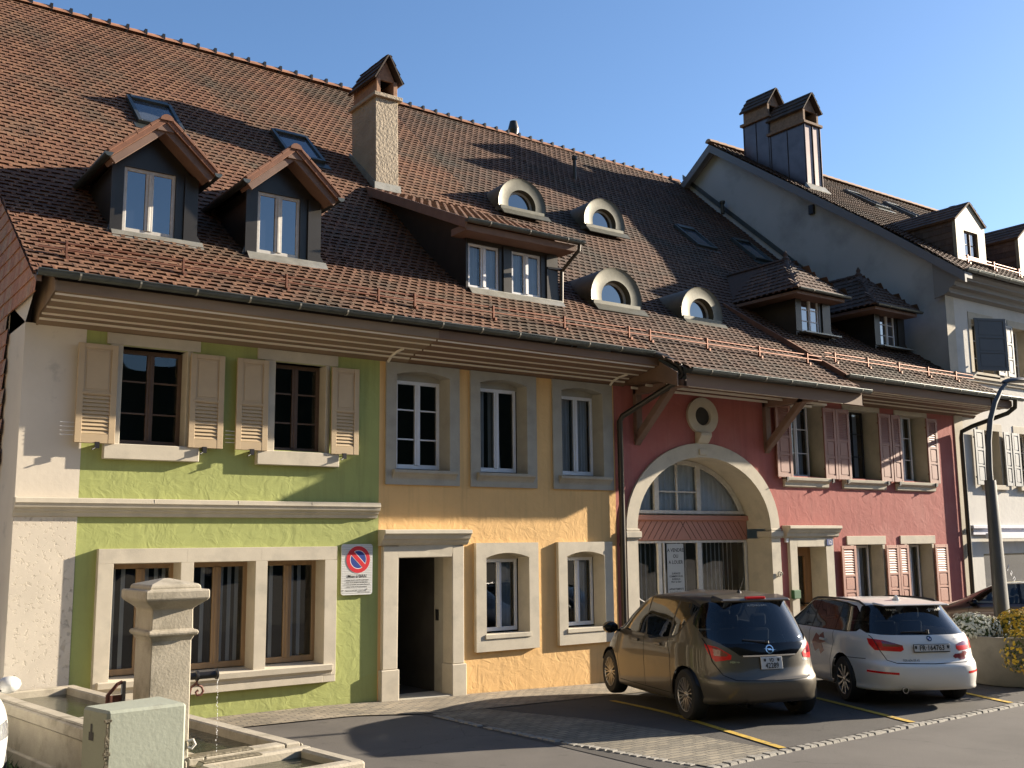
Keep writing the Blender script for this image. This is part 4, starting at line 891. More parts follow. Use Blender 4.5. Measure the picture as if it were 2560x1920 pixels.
# arch glazing
GY = 0.62
gx0, gx1 = 13.62, 17.37
mb = MB(); yy = GY
inner = arch_pts(ARI-0.01, RI-0.01, 40); iz = lambda x: AZ+(RI-0.01)*sqrt(max(0, 1-((x-ACX)/(ARI-0.01))**2))
ZB = 2.93
xl = ACX-(ARI-.01)*sqrt(1-((ZB-AZ)/(RI-.01))**2); xr = 2*ACX-xl
for i in range(len(inner)-1):
    a, b = inner[i], inner[i+1]
    if min(a[1], b[1]) < ZB: continue
    k = 0.93
    mb.hexa([(a[0], yy, a[1]), (b[0], yy, b[1]), (b[0], yy+0.06, b[1]), (a[0], yy+0.06, a[1]), (ACX+(a[0]-ACX)*k, yy, AZ+(a[1]-AZ)*k), (ACX+(b[0]-ACX)*k, yy, AZ+(b[1]-AZ)*k), (ACX+(b[0]-ACX)*k, yy+0.06, AZ+(b[1]-AZ)*k), (ACX+(a[0]-ACX)*k, yy+0.06, AZ+(a[1]-AZ)*k)])
mb.box(xl, xr, yy-0.01, yy+0.06, ZB, ZB+0.07)
for x, wd in ((14.76, 0.13), (15.96, 0.12)): mb.box(x-wd/2, x+wd/2, yy-0.015, yy+0.06, ZB+0.07, iz(x)-0.04)
mb.box(15.33, 15.375, yy, yy+0.04, ZB+0.07, iz(15.35)-0.06); mb.box(14.83, 15.9, yy+0.002, yy+0.038, 3.36, 3.395)
o = mb.build('fanlight', WORN, ph, bevel=0.004)
g = MB(); g.face([(x, yy+0.03, z) for x, z in inner[::-1] if z >= ZB-0.05]); g.build('pane', GLASS, o, fix=False)
if o.children[-1].data.polygons[0].normal.y > 0: o.children[-1].data.flip_normals()
k = MB(); curtain(k, 13.7, 17.35, 2.9, 4.0, yy+0.10, 26, 0.02); k.build('curtain', mat('net_curtain', (0.80, 0.80, 0.78), 0.9, var=0.1, vscale=3), o, fix=False)
mb = MB(); mb.box(gx0, gx1, GY-0.03, GY+0.06, 2.40, 2.84); mb.box(gx0-0.0, gx1, GY-0.09, GY+0.06, 2.80, 2.90)
bd = mb.build('board_panel', SALMON, ph, bevel=0.004)
mb = MB()
x = gx0+0.05
while x < gx1:
    sg = 1 if x < 15.5 else -1
    L_ = 0.36; mb.beam((max(gx0+.01, min(gx1-.01, x-sg*0.14)), GY-0.031, 2.42), (max(gx0+.01, min(gx1-.01, x+sg*0.14)), GY-0.031, 2.78), 0.010, 0.006, (0, 1, 0)); x += 0.155
mb.build('board_joint', mat('dark_joint_wood', (0.09, 0.035, 0.025), 0.8), bd)  # thin dark strips along the board joints
# shop window: three lights
mb = MB(); z0, z1 = 0.1, 2.395
mb.box(gx0, gx1, GY, GY+0.06, z1-0.05, z1); mb.box(gx0, gx1, GY, GY+0.06, -0.3, z0+0.35)
for x, wd in ((13.64, 0.05), (14.80, 0.10), (14.92, 0.045), (15.93, 0.13), (17.34, 0.06)): mb.box(x-wd/2, x+wd/2, GY-0.012, GY+0.06, z0+0.35, z1-0.05)
sw = mb.build('shop_window', WORN, ph, bevel=0.004)
g = MB(); g.face([(gx0, GY+0.03, z0), (gx1, GY+0.03, z0), (gx1, GY+0.03, z1), (gx0, GY+0.03, z1)]); g.build('pane', GLASS, sw, fix=False)
k = MB()
for i in range(28):
    x = 13.75+i*0.125
    if abs(x-15.93) < 0.1 or 15.0 < x < 15.5: continue
    c, s_ = 0.045, 0.03
    k.hexa([(x-c, GY+0.22-s_, 0.2), (x+c, GY+0.22+s_, 0.2), (x+c, GY+0.223+s_, 0.2), (x-c, GY+0.223-s_, 0.2), (x-c, GY+0.22-s_, 2.36), (x+c, GY+0.22+s_, 2.36), (x+c, GY+0.223+s_, 2.36), (x-c, GY+0.223-s_, 2.36)])
k.build('vertical_blind', mat('blind_fabric', (0.45, 0.43, 0.38), 0.9, var=0.1), sw)
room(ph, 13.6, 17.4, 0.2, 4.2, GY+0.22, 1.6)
mb = MB(); mb.box(17.85, 17.93, -0.06, 0.0, 2.33, 2.42); mb.build('doorbell', WHITEP, ph, bevel=0.005)
mb = MB()
pts = [(17.56+0.08*cos(t*0.5)*(1-t*0.05), -0.09, 1.67+0.07*sin(t*0.5)*(1-t*0.05)) for t in range(0, 16)]; mb.tube([(17.56+0.08, -0.0, 1.67)]+pts, 0.016, 6); mb.build('wall_hook', STONEG, ph, smooth=True)
# pink upper windows
for (i0, i1, w0, w1, sx0, sx1, rows, m_, mm) in ((18.17, 19.36, 18.30, 19.17, 17.90, 19.46, 3, WHITEP, 0.10), (20.22, 21.38, 20.36, 21.2, 19.93, 21.59, 3, IRON, 0.02), (22.2, 23.32, 22.36, 23.14, 21.95, 23.61, 3, WHITEP, 0.10)):
    mb = MB(); mb.box(i0-0.14, i0, -0.02, 0.45, 3.72, 5.36); mb.box(i1, i1+0.1, -0.02, 0.45, 3.72, 5.36); mb.box(i0-0.14, i1+0.1, -0.021, 0.45, 5.33, 5.44); mb.build('window_surround', STONE, ph, bevel=0.006)
    mb = MB(); mb.prism([(-0.13, 3.715), (0.3, 3.74), (0.3, 3.50), (0.0, 3.50), (-0.05, 3.52), (-0.06, 3.60), (-0.12, 3.65)], 'x', sx0, sx1-0.06); mb.build('window_sill', STONE, ph, bevel=0.006)
    window(ph, w0, w1, 3.75, 5.35, 0.27, m_, rows=rows, bw=0.05, mid=mm, mun=0.022, curt=[(w0+0.1, w1-0.1)])
for a, b in ((17.64, 18.14), (19.25, 19.69), (19.70, 20.18), (21.30, 21.77), (21.80, 22.16), (23.25, 23.70)): shutter(ph, a, b, 3.71, 5.30, -0.07, ROSEB, 'pink')
for x in (17.9, 19.45, 20.0, 21.5, 21.95, 23.45): holder(ph, x, 3.68)
# pink lower windows
for (i0, i1, l0, l1, w0, w1) in ((20.2, 21.27, 19.96, 21.41, 20.30, 21.14), (22.25, 23.25, 21.98, 23.41, 22.36, 23.15)):
    mb = MB(); mb.box(l0, l1, -0.03, 0.35, 2.26, 2.455); mb.box(i0-0.12, i0, -0.022, 0.4, 0.8, 2.26); mb.box(i1, i1+0.1, -0.022, 0.4, 0.8, 2.26); mb.build('window_surround', STONE, ph, bevel=0.006)
    mb = MB(); mb.box(l0, l1, -0.10, 0.35, 0.64, 0.8); mb.build('window_sill', STONE, ph, bevel=0.008)
    window(ph, w0, w1, 0.82, 2.24, 0.27, WHITEP, rows=1, bw=0.05, mid=0.10, curt=[(w0+0.1, w1-0.1)])
for a, b in ((19.65, 20.17), (21.30, 21.78), (21.79, 22.17), (23.26, 23.80)): shutter(ph, a, b, 0.80, 2.24, -0.07, SALMON, 'pink')
# pink door
mb = MB(); mb.box(17.94, 18.18, -0.07, 0.45, -0.3, 2.42); mb.box(19.15, 19.42, -0.07, 0.45, -0.3, 2.42); mb.box(18.18, 19.15, -0.07, 0.45, 2.23, 2.42); mb.build('door_surround', STONE, ph, bevel=0.01)
mb = MB(); mb.prism([(0.0, 2.69), (-0.22, 2.68), (-0.225, 2.62), (-0.19, 2.60), (-0.16, 2.54), (-0.13, 2.52), (-0.12, 2.46), (-0.08, 2.43), (0.0, 2.422)], 'x', 17.80, 19.56); mb.build('door_cornice', STONE, ph, bevel=0.005)
mb = MB(); mb.box(18.18, 18.30, 0.36, 0.42, -0.1, 2.23); mb.box(18.36, 19.15, 0.36, 0.42, 2.03, 2.23); mb.box(18.30, 18.42, 0.365, 0.42, -0.1, 2.23); mb.box(18.93, 19.15, 0.36, 0.42, -0.1, 2.03); mb.box(18.62, 18.70, 0.36, 0.42, 0.9, 2.03); mb.box(18.42, 18.93, 0.362, 0.42, -0.1, 0.95)
dr = mb.build('door', DOORW, ph, bevel=0.006)
mb = MB(); mb.face([(18.42, 0.40, 0.9), (18.93, 0.40, 0.9), (18.93, 0.40, 2.05), (18.42, 0.40, 2.05)]); mb.build('pane', GLASS, dr, fix=False); room(dr, 18.4, 18.95, 0.3, 2.0, 0.42, 1.0)
mb = MB(); mb.box(18.86, 18.90, 0.30, 0.36, 1.0, 1.03); mb.box(18.86, 18.98, 0.29, 0.31, 1.0, 1.03); mb.build('handle', IRON, dr)
mb = MB(); mb.box(17.9, 18.12, -0.16, -0.07, 1.16, 1.34); mb.build('letter_box', mat('green_paint', (0.03, 0.11, 0.04), 0.5), ph, bevel=0.01)

# pink eaves (left part reaches further out and lower) + braces
YP, ZP = -1.50, 5.43
mb = MB()
for (a, b), (c, d) in (((0.0, 5.34), (-0.9, 5.30)), ((-0.9, 5.30), (YP+0.06, 5.16))): mb.face([(13.35, a, b), (18.85, a, b), (18.85, c, d), (13.35+(0.3 if c < -1 else 0), c, d)])
mb.face([(13.62, YP+0.06, 5.16), (18.85, YP+0.06, 5.16), (18.85, YP+0.06, 5.40), (13.62, YP+0.06, 5.40)])
for xa in (13.38, 18.82): mb.prism([(0.0, 5.33), (-0.9, 5.30), (YP+0.06, 5.15), (YP+0.06, 5.40), (-0.4, 6.0), (0.0, 6.0)], 'x', xa, xa+0.03)
ev = mb.build('eaves', SOFFIT2, ph, fix=False)
mb = MB()
for y in (-0.15, -0.55, -0.95): mb.box(13.45, 18.8, y-0.01, y+0.01, 5.255, 5.30) if y > -0.9 else mb.box(13.6, 18.8, y-0.012, y+0.012, 5.25, 5.29)
mb.build('batten', BATTEN, ev)
for x in (13.70, 17.42):
    mb = MB(); mb.beam((x, -0.04, 4.27), (x, -0.04, 5.32), 0.16, 0.10, (0, 1, 0)); mb.beam((x, -0.06, 4.34), (x, -1.05, 5.26), 0.13, 0.16, (1, 0, 0)); mb.box(x-0.08, x+0.08, -1.35, 0.0, 5.17, 5.31); mb.prism([(-0.09, 4.27), (-0.02, 4.20), (0.0, 4.20), (0.0, 4.32), (-0.12, 4.36)], 'x', x-0.07, x+0.07)
    mb.build('roof_brace', BEAM, ph, bevel=0.01)
mb = MB(); gutter(mb, 13.62, 18.95, YP-0.04, ZP+0.04, 0.075); mb.build('gutter', [ZINC, ZINCL], ph)
PROFP = [(-1.46, 5.515), (1.4, 7.373), (2.2, 7.98), (9.4, PROF[3][1])]
def pclip(x, y): return x > 13.24 + max(0, (-1.02-y))*1.0 and x < 18.86
mb = MB(); tiled_profile(mb, 13.3, 24.7, PROFP, clip=lambda x, y: (x > 13.3+max(0, -1.02-y)*0.75) and (x < 18.86 or y > 1.6+0.0))
mb.face([(13.3, -1.0, 5.76), (18.85, -1.0, 5.76), (18.85, 1.4, 7.33), (13.3, 1.4, 7.33)], (0.1, 0.5)); mb.face([(13.65, -1.44, 5.48), (18.85, -1.44, 5.48), (18.85, -1.0, 5.76), (13.3, -1.0, 5.76)], (0.1, 0.5))
mb.face([(13.3, 1.4, 7.33), (24.7, 1.4, 7.33), (24.7, 2.2, 7.94), (13.3, 2.2, 7.94)], (0.1, .5)); mb.face([(13.3, 2.2, 7.94), (24.7, 2.2, 7.94), (24.7, 9.4, PROF[3][1]-0.04), (13.3, 9.4, PROF[3][1]-0.04)], (0.1, .5))
R = mb.build('roof', TILEB, ph, fix=False)
mb = MB(); mb.face([(13.3, 9.4, 14.42), (24.7, 9.4, 14.42), (24.7, 20, 5.2), (13.3, 20, 5.2)]); mb.build('rear_slope', TILED, R, fix=False)
mb = MB(); ridge_tiles(mb, (13.3, 9.42, 14.50), (24.7, 9.42, 14.42)); mb.build('ridge', [RIDGE, IRON], R, smooth=True)
# raised right-hand roof part
LF = 0.10
PROF2 = [(-1.10, 5.85), (1.6, 7.60), (2.35, 8.13)]
mb = MB(); tiled_profile(mb, 18.86, 25.75, PROF2, clip=lambda x, y: x < (25.75-max(0, y+1.1)*0.85 if y < 0 else 24.72))
mb.face([(18.86, -1.08, 5.82), (25.7, -1.08, 5.82), (24.75, 0.0, 6.50), (18.86, 0.0, 6.50)], (0.1, .5)); mb.face([(18.86, 0.0, 6.52), (24.75, 0.0, 6.52), (24.75, 2.3, 8.03), (18.86, 2.3, 8.03)], (0.1, .5))
mb.build('raised_roof', TILEB, ph, fix=False)
mb = MB(); mb.prism([(-1.10, 5.66), (-1.10, 5.88), (2.3, 8.09), (2.3, 7.9)], 'x', 18.80, 18.86); mb.build('verge_board', ORTILE, ph)
Pp = eaves(ph, 18.86, 24.62, yo=-1.03, zw=5.45, zo=5.60, m=SOFFIT2, zf=5.78, nb=4)
eaves(ph, 24.62, 25.55, yo=-1.03, zw=5.45, zo=5.60, m=SOFFIT2, zf=5.78, nb=4)
mb = MB(); gutter(mb, 18.80, 25.95, -1.12, 5.86, 0.075); mb.build('gutter', [ZINC, ZINCL], ph)
snow_guard(ph, 13.3, 18.8); snow_guard(ph, 18.95, 24.9, -0.45, 0.0, 1.2, PROF2)
mb = MB(); mb.tube([(25.6, -1.12, 5.80), (25.6, -1.10, 5.62), (25.5, -0.95, 5.48), (24.95, -0.3, 5.18), (24.76, -0.12, 5.05), (24.74, -0.11, 4.9), (24.74, -0.11, 2.5), (24.72, -0.11, -0.2)], 0.055, 12); mb.build('downpipe', METALD, ph, smooth=True)
mb = MB(); mb.box(24.48, 24.90, -0.10, 0.0, -0.2, 0.45); mb.build('corner_stone', STONEG, ph, bevel=0.01) if False else None
skylight(ph, 20.78, 21.58, 4.95, 5.85); skylight(ph, 23.15, 23.95, 4.93, 5.85)
mb = MB(); mb.lathe([(0.10, 14.2), (0.10, 14.55), (0.17, 14.78), (0.17, 14.84), (0.11, 15.08), (0.0, 15.08)], (18.0, 9.7, 0), 16); mb.build('roof_vent', METALD, ph, smooth=True)
mb = MB(); mb.lathe([(0.05, 12.6), (0.05, 13.3), (0.08, 13.3), (0.08, 13.4), (0, 13.4)], (18.55, 7.5, 0), 12); mb.build('vent_pipe', METALD, ph, smooth=True)
mb = MB(); mb.lathe([(0.06, 12.7), (0.06, 13.05), (0.09, 13.05), (0.09, 13.12), (0, 13.12)], (24.5, 7.3, 0), 12); mb.build('vent_pipe', METALD, ph, smooth=True)

# round zinc dormers
def eye_dormer(parent, x0, x1, yf, zc, zs, pane=SKYL):
    """x0..x1 width, centre height zc, sill zs"""
    cx = (x0+x1)/2; R_ = (x1-x0)/2; n = 20; ri = R_*0.615; zt = zc
    def ring(r, y, i, zc_=zt): t = -0.08*pi+(1.16*pi)*i/n; return (cx+r*cos(t), y, zc_+r*sin(t)*0.93)
    mb = MB()
    for i in range(n):
        a, b, c, d = ring(R_, yf, i), ring(R_, yf, i+1), ring(ri, yf, i+1), ring(ri, yf, i)
        mb.face([a, b, c, d]); g, e = ring(ri*0.96, yf+0.22, i+1), ring(ri*0.96, yf+0.22, i); mb.face([d, c, g, e])
        a2, b2 = ring(R_*1.06, yf-0.02, i), ring(R_*1.06, yf-0.02, i+1)
        mb.face([a2, b2, b, a])
        def back(p):      # run back until it meets the roof
            y = 2.2+(p[2]-7.98)/math.tan(radians(42))+0.12
            if p[2] < 7.98: y = 1.4+(p[2]-7.373)*1.318+0.12
            return (cx+(p[0]-cx)*0.80, max(y, yf+0.05), p[2]-0.0)
        mb.face([a2, back(a2), back(b2), b2])
    f0 = ring(R_, yf, 0); f1 = ring(R_, yf, n)
    mb.box(cx-R_*0.97, cx+R_*0.97, yf-0.03, yf+0.20, zs-0.10, zs+0.02)
    mb.hexa([(x0+0.02, yf-0.16, zs-0.22), (x1+0.10, yf-0.16, zs-0.22), (x1+0.10, yf-0.02, zs-0.1), (x0+0.02, yf-0.02, zs-0.1), (x0+0.02, yf-0.17, zs-0.205), (x1+0.10, yf-0.17, zs-0.205), (x1+0.10, yf-0.03, zs-0.05), (x0+0.02, yf-0.03, zs-0.05)])
    d = mb.build('round_dormer', ZINCE, parent, fix=True, smooth=True)
    mb = MB()
    for i in range(n):
        a, b, c, e = ring(ri*0.97, yf+0.14, i), ring(ri*0.97, yf+0.14, i+1), ring(ri*0.83, yf+0.14, i+1), ring(ri*0.83, yf+0.14, i); mb.face([a, b, c, e])
        mb.face([e, c, (c[0], yf+0.18, c[2]), (e[0], yf+0.18, e[2])])
    mb.box(cx-ri*0.95, cx+ri*0.95, yf+0.13, yf+0.17, zs, zs+0.06); mb.build('window_frame', WORN, d)
    mb = MB(); pts = [ring(ri*0.95, 0, i) for i in range(n+1)]; mb.prism([(p[0], p[2]) for p in pts], 'y', yf+0.16, yf+0.17); mb.build('pane', pane, d)
    return d
ZINCE = mat('olive_zinc', (0.115, 0.110, 0.083), 0.5, metal=0.35, var=0.25, vscale=7)
for a in ((13.66, 14.98, 4.40, 10.28, 10.17, GLASS2), (16.28, 17.55, 4.42, 10.32, 10.18, GLASS2), (13.47, 14.78, 0.95, 7.32, 7.20, GLASS2), (16.07, 17.28, 1.0, 7.32, 7.20, GLASS2)): eye_dormer(ph, *a)

# hipped dormers
def hip_dormer(parent, x0, x1, yf, zf, wx0, wx1, e0, e1, apx, apy, apz):
    ze = 8.14; ztop = 8.10
    yb = lambda z: 2.2+(z-7.98)/math.tan(radians(42)) if z > 7.98 else 1.4+(z-7.373)*1.318
    mb = MB()
    for xa, xb in ((x0, x0+0.04), (x1-0.04, x1)): mb.prism([(yf, zf-0.1), (yf+0.6, zf), (yb(ze)+0.2, ze-0.15), (yb(ze)+0.3, ze), (yf, ze)], 'x', xa, xb)
    mb.box(x0+0.04, wx0, yf+0.002, yf+0.1, zf-0.05, ze); mb.box(wx1, x1-0.04, yf+0.002, yf+0.1, zf-0.05, ze); mb.box(wx0, wx1, yf+0.003, yf+0.1, ztop, ze)
    mb.box(x0-0.02, wx0-0.02, yf-0.03, yf, zf, ze-0.06); mb.box(wx1+0.10, x1+0.02, yf-0.03, yf, zf, ze-0.06); mb.prism([(x1+0.02, zf+0.12), (x1+0.18, zf-0.08), (x1+0.02, zf-0.08)], 'y', yf-0.03, yf+0.02)
    d = mb.build('dormer', METALD, parent)
    mb = MB(); mb.box(wx0-0.05, x1+0.25, yf-0.16, yf+0.02, zf-0.035, zf-0.005); mb.build('window_sill', ZINCL, d)
    ye = yf-0.45; A = Vector((apx, apy, apz)); B = Vector((apx, apy+1.6, apz-0.0))
    E0 = Vector((e0, ye, ze)); E1 = Vector((e1, ye, ze)); yk = yb(ze)+0.25; K0 = Vector((e0+0.1, yk, ze)); K1 = Vector((e1-0.1, yk, ze)); 
    def slope(p, q, r, t=None):
        u = (q-p); W = u.length; u.normalize(); m = (r-p); s = (m-u*m.dot(u)); L = s.length; s.normalize(); nn = u.cross(s); fr = (r-p).dot(u); tr = (t-p).dot(u) if t else fr
        def cl(a, b): k = b/L; return fr*k-0.05 <= a <= W+(tr-W)*k+0.05
        mb = MB(); tiles(mb, p+nn*0.035, u, s, nn, W, L, 0.19, 0.19, 0.024, clip=cl, rough=False); mb.face([p+nn*0.03, q+nn*0.03, (t or r)+nn*0.03, r+nn*0.03] if t else [p+nn*0.03, q+nn*0.03, r+nn*0.03], (0.1, .5)); mb.face([p-nn*0.03, q-nn*0.03, r-nn*0.03], (0.1, .5)); return mb.build('dormer_roof', TILED, d, fix=False)
    slope(E0, E1, A)
    zb_ = apz; yB = yb(apz)+0.1; B = Vector((apx, yB, apz))
    slope(K0, E0, B, A) if False else None
    for P0, P1, rv in ((K0, E0, False), (E1, K1, True)):
        u = (P1-P0).normalized(); W = (P1-P0).length; m = A-(P1 if not rv else P0); s = (m-u*m.dot(u)); L = s.length; s.normalize(); nn = u.cross(s)
        ka = (A-P0).dot(u)
        cl = (lambda a, b, L=L, W=W, ka=ka: a <= W+(ka-W)*b/L+0.05) if not rv else (lambda a, b, L=L, ka=ka: a >= ka*b/L-0.05)
        mb = MB(); tiles(mb, P0+nn*0.035, u, s, nn, W, L, 0.19, 0.19, 0.024, clip=cl)
        BB = Vector((apx, yB if True else 0, apz)); mb.face([P0+nn*0.03, P1+nn*0.03, A+nn*0.03, BB+nn*0.03] if not rv else [P0+nn*0.03, P1+nn*0.03, BB+nn*0.03, A+nn*0.03], (0.1, .5)); mb.build('dormer_roof', TILED, d, fix=False)
    mb = MB()
    for q in (E0, E1): ridge_tiles(mb, q+Vector((0, 0, 0.03)), A+Vector((0, 0, 0.03)), 0.065, 0.33, False)
    ridge_tiles(mb, A+Vector((0, 0, 0.04)), Vector((apx, yB, apz+0.04)), 0.07, 0.33, False)
    mb.lathe([(0.09, -0.02), (0.10, 0.05), (0.05, 0.12), (0.06, 0.17), (0.02, 0.25), (0.0, 0.27)], A, 12); mb.build('dormer_ridge', TILED, d, smooth=True)
    mb = MB(); mb.box(e0+0.06, e1-0.06, ye+0.05, yf+0.05, ze-0.10, ze-0.02); mb.box(e0+0.05, x0+0.02, yf+0.05, yk, ze-0.10, ze-0.02); mb.box(x1, e1-0.05, yf+0.05, yk, ze-0.10, ze-0.02); mb.build('dormer_soffit', BEAM, d, bevel=0.005)
    mb = MB(); gutter(mb, e0+0.05, e1+0.05, ye-0.03, ze+0.02, 0.045, 5); mb.build('dormer_gutter', [ZINC, ZINCL], d)
    mb = MB(); bars(mb, wx0, wx1, zf, ztop, yf+0.02, 0.045, 0.05, 2, 3, 0.08, 0.022); mb.build('window_frame', WHITEP, d, bevel=0.003)
    mb = MB(); mb.face([(wx0, yf+0.045, zf), (wx1, yf+0.045, zf), (wx1, yf+0.045, ztop), (wx0, yf+0.045, ztop)]); mb.build('pane', GLASS2, d, fix=False)
hip_dormer(ph, 19.72, 20.98, 0.88, 7.27, 19.93, 20.60, 19.25, 21.15, 20.55, 1.75, 9.28)
hip_dormer(ph, 22.80, 24.05, 0.88, 7.25, 23.03, 23.68, 22.25, 24.15, 23.45, 1.7, 9.28)

# ================================================================ GREY-WHITE TALL HOUSE
wh = root('tall_house', (30, 0, 0), 'tall pale house with bare grey gable wall, twin metal chimneys and grey shutters', 'house')
GP = [(-0.72, 9.10), (1.6, 10.86), (7.7, 15.20)]
mb = MB(); mb.face([(24.75, 0, -0.3), (24.75, 15.4, -0.3), (24.75, 15.4, 9.5), (24.75, 7.7, 14.95), (24.75, 1.6, 10.70), (24.75, 0, 9.35)]); mb.build('gable_wall', GABLEW, wh, fix=False)
HW = [(25.80, 26.72, 6.68, 8.10), (27.75, 28.6, 6.68, 8.10), (25.85, 26.72, 3.74, 5.16), (27.6, 28.5, 3.74, 5.16), (25.55, 36, -0.3, 1.98)]
mb = MB(); wall(mb, 24.75, 42, -0.3, 8.62, 0.0, HW, 0); mb.build('wall', WHITEW, wh, fix=False)
mb = MB(); wall(mb, 24.62, 25.0, -0.3, 8.60, -0.02, [], 0.1); mb.face([(24.62, -0.02, -0.3), (24.62, 0.3, -0.3), (24.62, 0.3, 5.5), (24.62, -0.02, 5.5)]); mb.face([(25.0, -0.02, -0.3), (25.0, 0.0, -0.3), (25.0, 0, 8.6), (25.0, -0.02, 8.6)]); mb.build('corner_stonework', STONE, wh, fix=False)
mb = MB(); mb.box(24.76, 42, -0.10, 0, 6.50, 6.62); mb.box(24.76, 42, -0.06, 0, 6.42, 6.50); mb.build('string_course', STONE, wh, bevel=0.006)
# eaves of tall house
mb = MB(); st = [(-0.0, 8.60), (-0.15, 8.66), (-0.18, 8.76), (-0.32, 8.80), (-0.35, 8.90), (-0.50, 8.94), (-0.60, 9.02), (-0.62, 9.14)]
for (a, b), (c, d) in zip(st[:-1], st[1:]): mb.face([(24.62, a, b), (42, a, b), (42, c, d), (24.62, c, d)])
for (a, b), (c, d) in zip(st[:-1:2], st[1::2]): mb.box(24.64, 42, c-0.015, c+0.015, d-0.02, d+0.02)
mb.prism([(0.25, 8.55)]+st+[(0.25, 9.7)], 'x', 24.58, 24.62); mb.build('eaves', mat('grey_eaves', (0.20, 0.20, 0.20), 0.7), wh, fix=False)
mb = MB(); gutter(mb, 24.5, 42, -0.72, 9.14, 0.08); mb.build('gutter', [ZINC, ZINCL], wh)
mb = MB(); tiled_profile(mb, 24.42, 38, GP, tw=0.21, rh=0.185); R = mb.build('roof', TILED, wh, fix=False)
mb = MB(); mb.face([(24.42, 7.7, 15.15), (38, 7.7, 15.15), (38, 16.2, 9.0), (24.42, 16.2, 9.0)]); mb.build('rear_slope', TILED, R, fix=False)
mb = MB(); ridge_tiles(mb, (24.38, 7.7, 15.24), (38, 7.7, 15.24), 0.12, 0.4, False); mb.build('ridge', RIDGED, R, smooth=True)
mb = MB()
for P0 in (GP+[(16.2, 9.0)],):
    for (ya, za), (yb3, zb3) in zip(P0[:-1], P0[1:]):
        mb.hexa([(24.42, ya, za-0.32), (24.50, ya, za-0.32), (24.50, yb3, zb3-0.32), (24.42, yb3, zb3-0.32), (24.42, ya, za-0.06), (24.50, ya, za-0.06), (24.50, yb3, zb3-0.06), (24.42, yb3, zb3-0.06)])
        mb.hexa([(24.50, ya, za-0.20), (24.76, ya, za-0.20), (24.76, yb3, zb3-0.20), (24.50, yb3, zb3-0.20), (24.50, ya, za-0.06), (24.76, ya, za-0.06), (24.76, yb3, zb3-0.06), (24.50, yb3, zb3-0.06)])
mb.build('bargeboard', mat('grey_bargeboard', (0.16, 0.165, 0.18), 0.7), R)
mb = MB(); mb.box(24.66, 24.76, 3.95, 4.13, 11.86, 12.14); mb.build('wall_vent', IRON, wh, bevel=0.01)
mb = MB(); mb.prism([(2.0, 8.0), (9.2, 14.45), (9.2, 14.62), (2.0, 8.17)], 'x', 24.70, 24.752); mb.build('roof_flashing', ZINC, wh)
# twin chimneys
def metal_chimney(y0, y1, zt, z0):
    mb = MB(); mb.hexa([(25.31, y0, z0), (26.08, y0, z0), (26.08, y1, z0), (25.31, y1, z0), (25.31, y0, zt), (26.05, y0, zt), (26.05, y1, zt), (25.31, y1, zt)])
    for xx in (25.31, 25.68, 26.045): mb.box(xx-0.012, xx+0.012, y0-0.03, y0, z0, zt)
    for yy in (y0+0.02, (y0+y1)/2, y1-0.02): mb.box(25.285, 25.31, yy-0.012, yy+0.012, z0, zt)
    c = mb.build('chimney', COPPERD, wh, bevel=0.004)
    chimney_cap(c, 25.31, 26.05, y0+0.02, y1-0.02, zt, 0.40, 0.62, mbrick=BRICKD, slabm=BRICKD)
    return c
c1 = metal_chimney(4.60, 5.93, 15.02, 12.6); c2 = metal_chimney(5.96, 7.0, 15.68, 13.6)
mb = MB(); mb.hexa([(25.2, 4.42, 12.85), (26.2, 4.42, 12.85), (26.2, 4.62, 12.98), (25.2, 4.62, 12.98), (25.2, 4.41, 12.88), (26.2, 4.41, 12.88), (26.16, 4.59, 13.12), (25.24, 4.59, 13.12)]); mb.build('chimney_flashing', ZINCL, c1)
skylight(wh, 28.7, 29.5, 4.6, 5.8, GP); skylight(wh, 30.9, 31.7, 4.6, 5.8, GP)
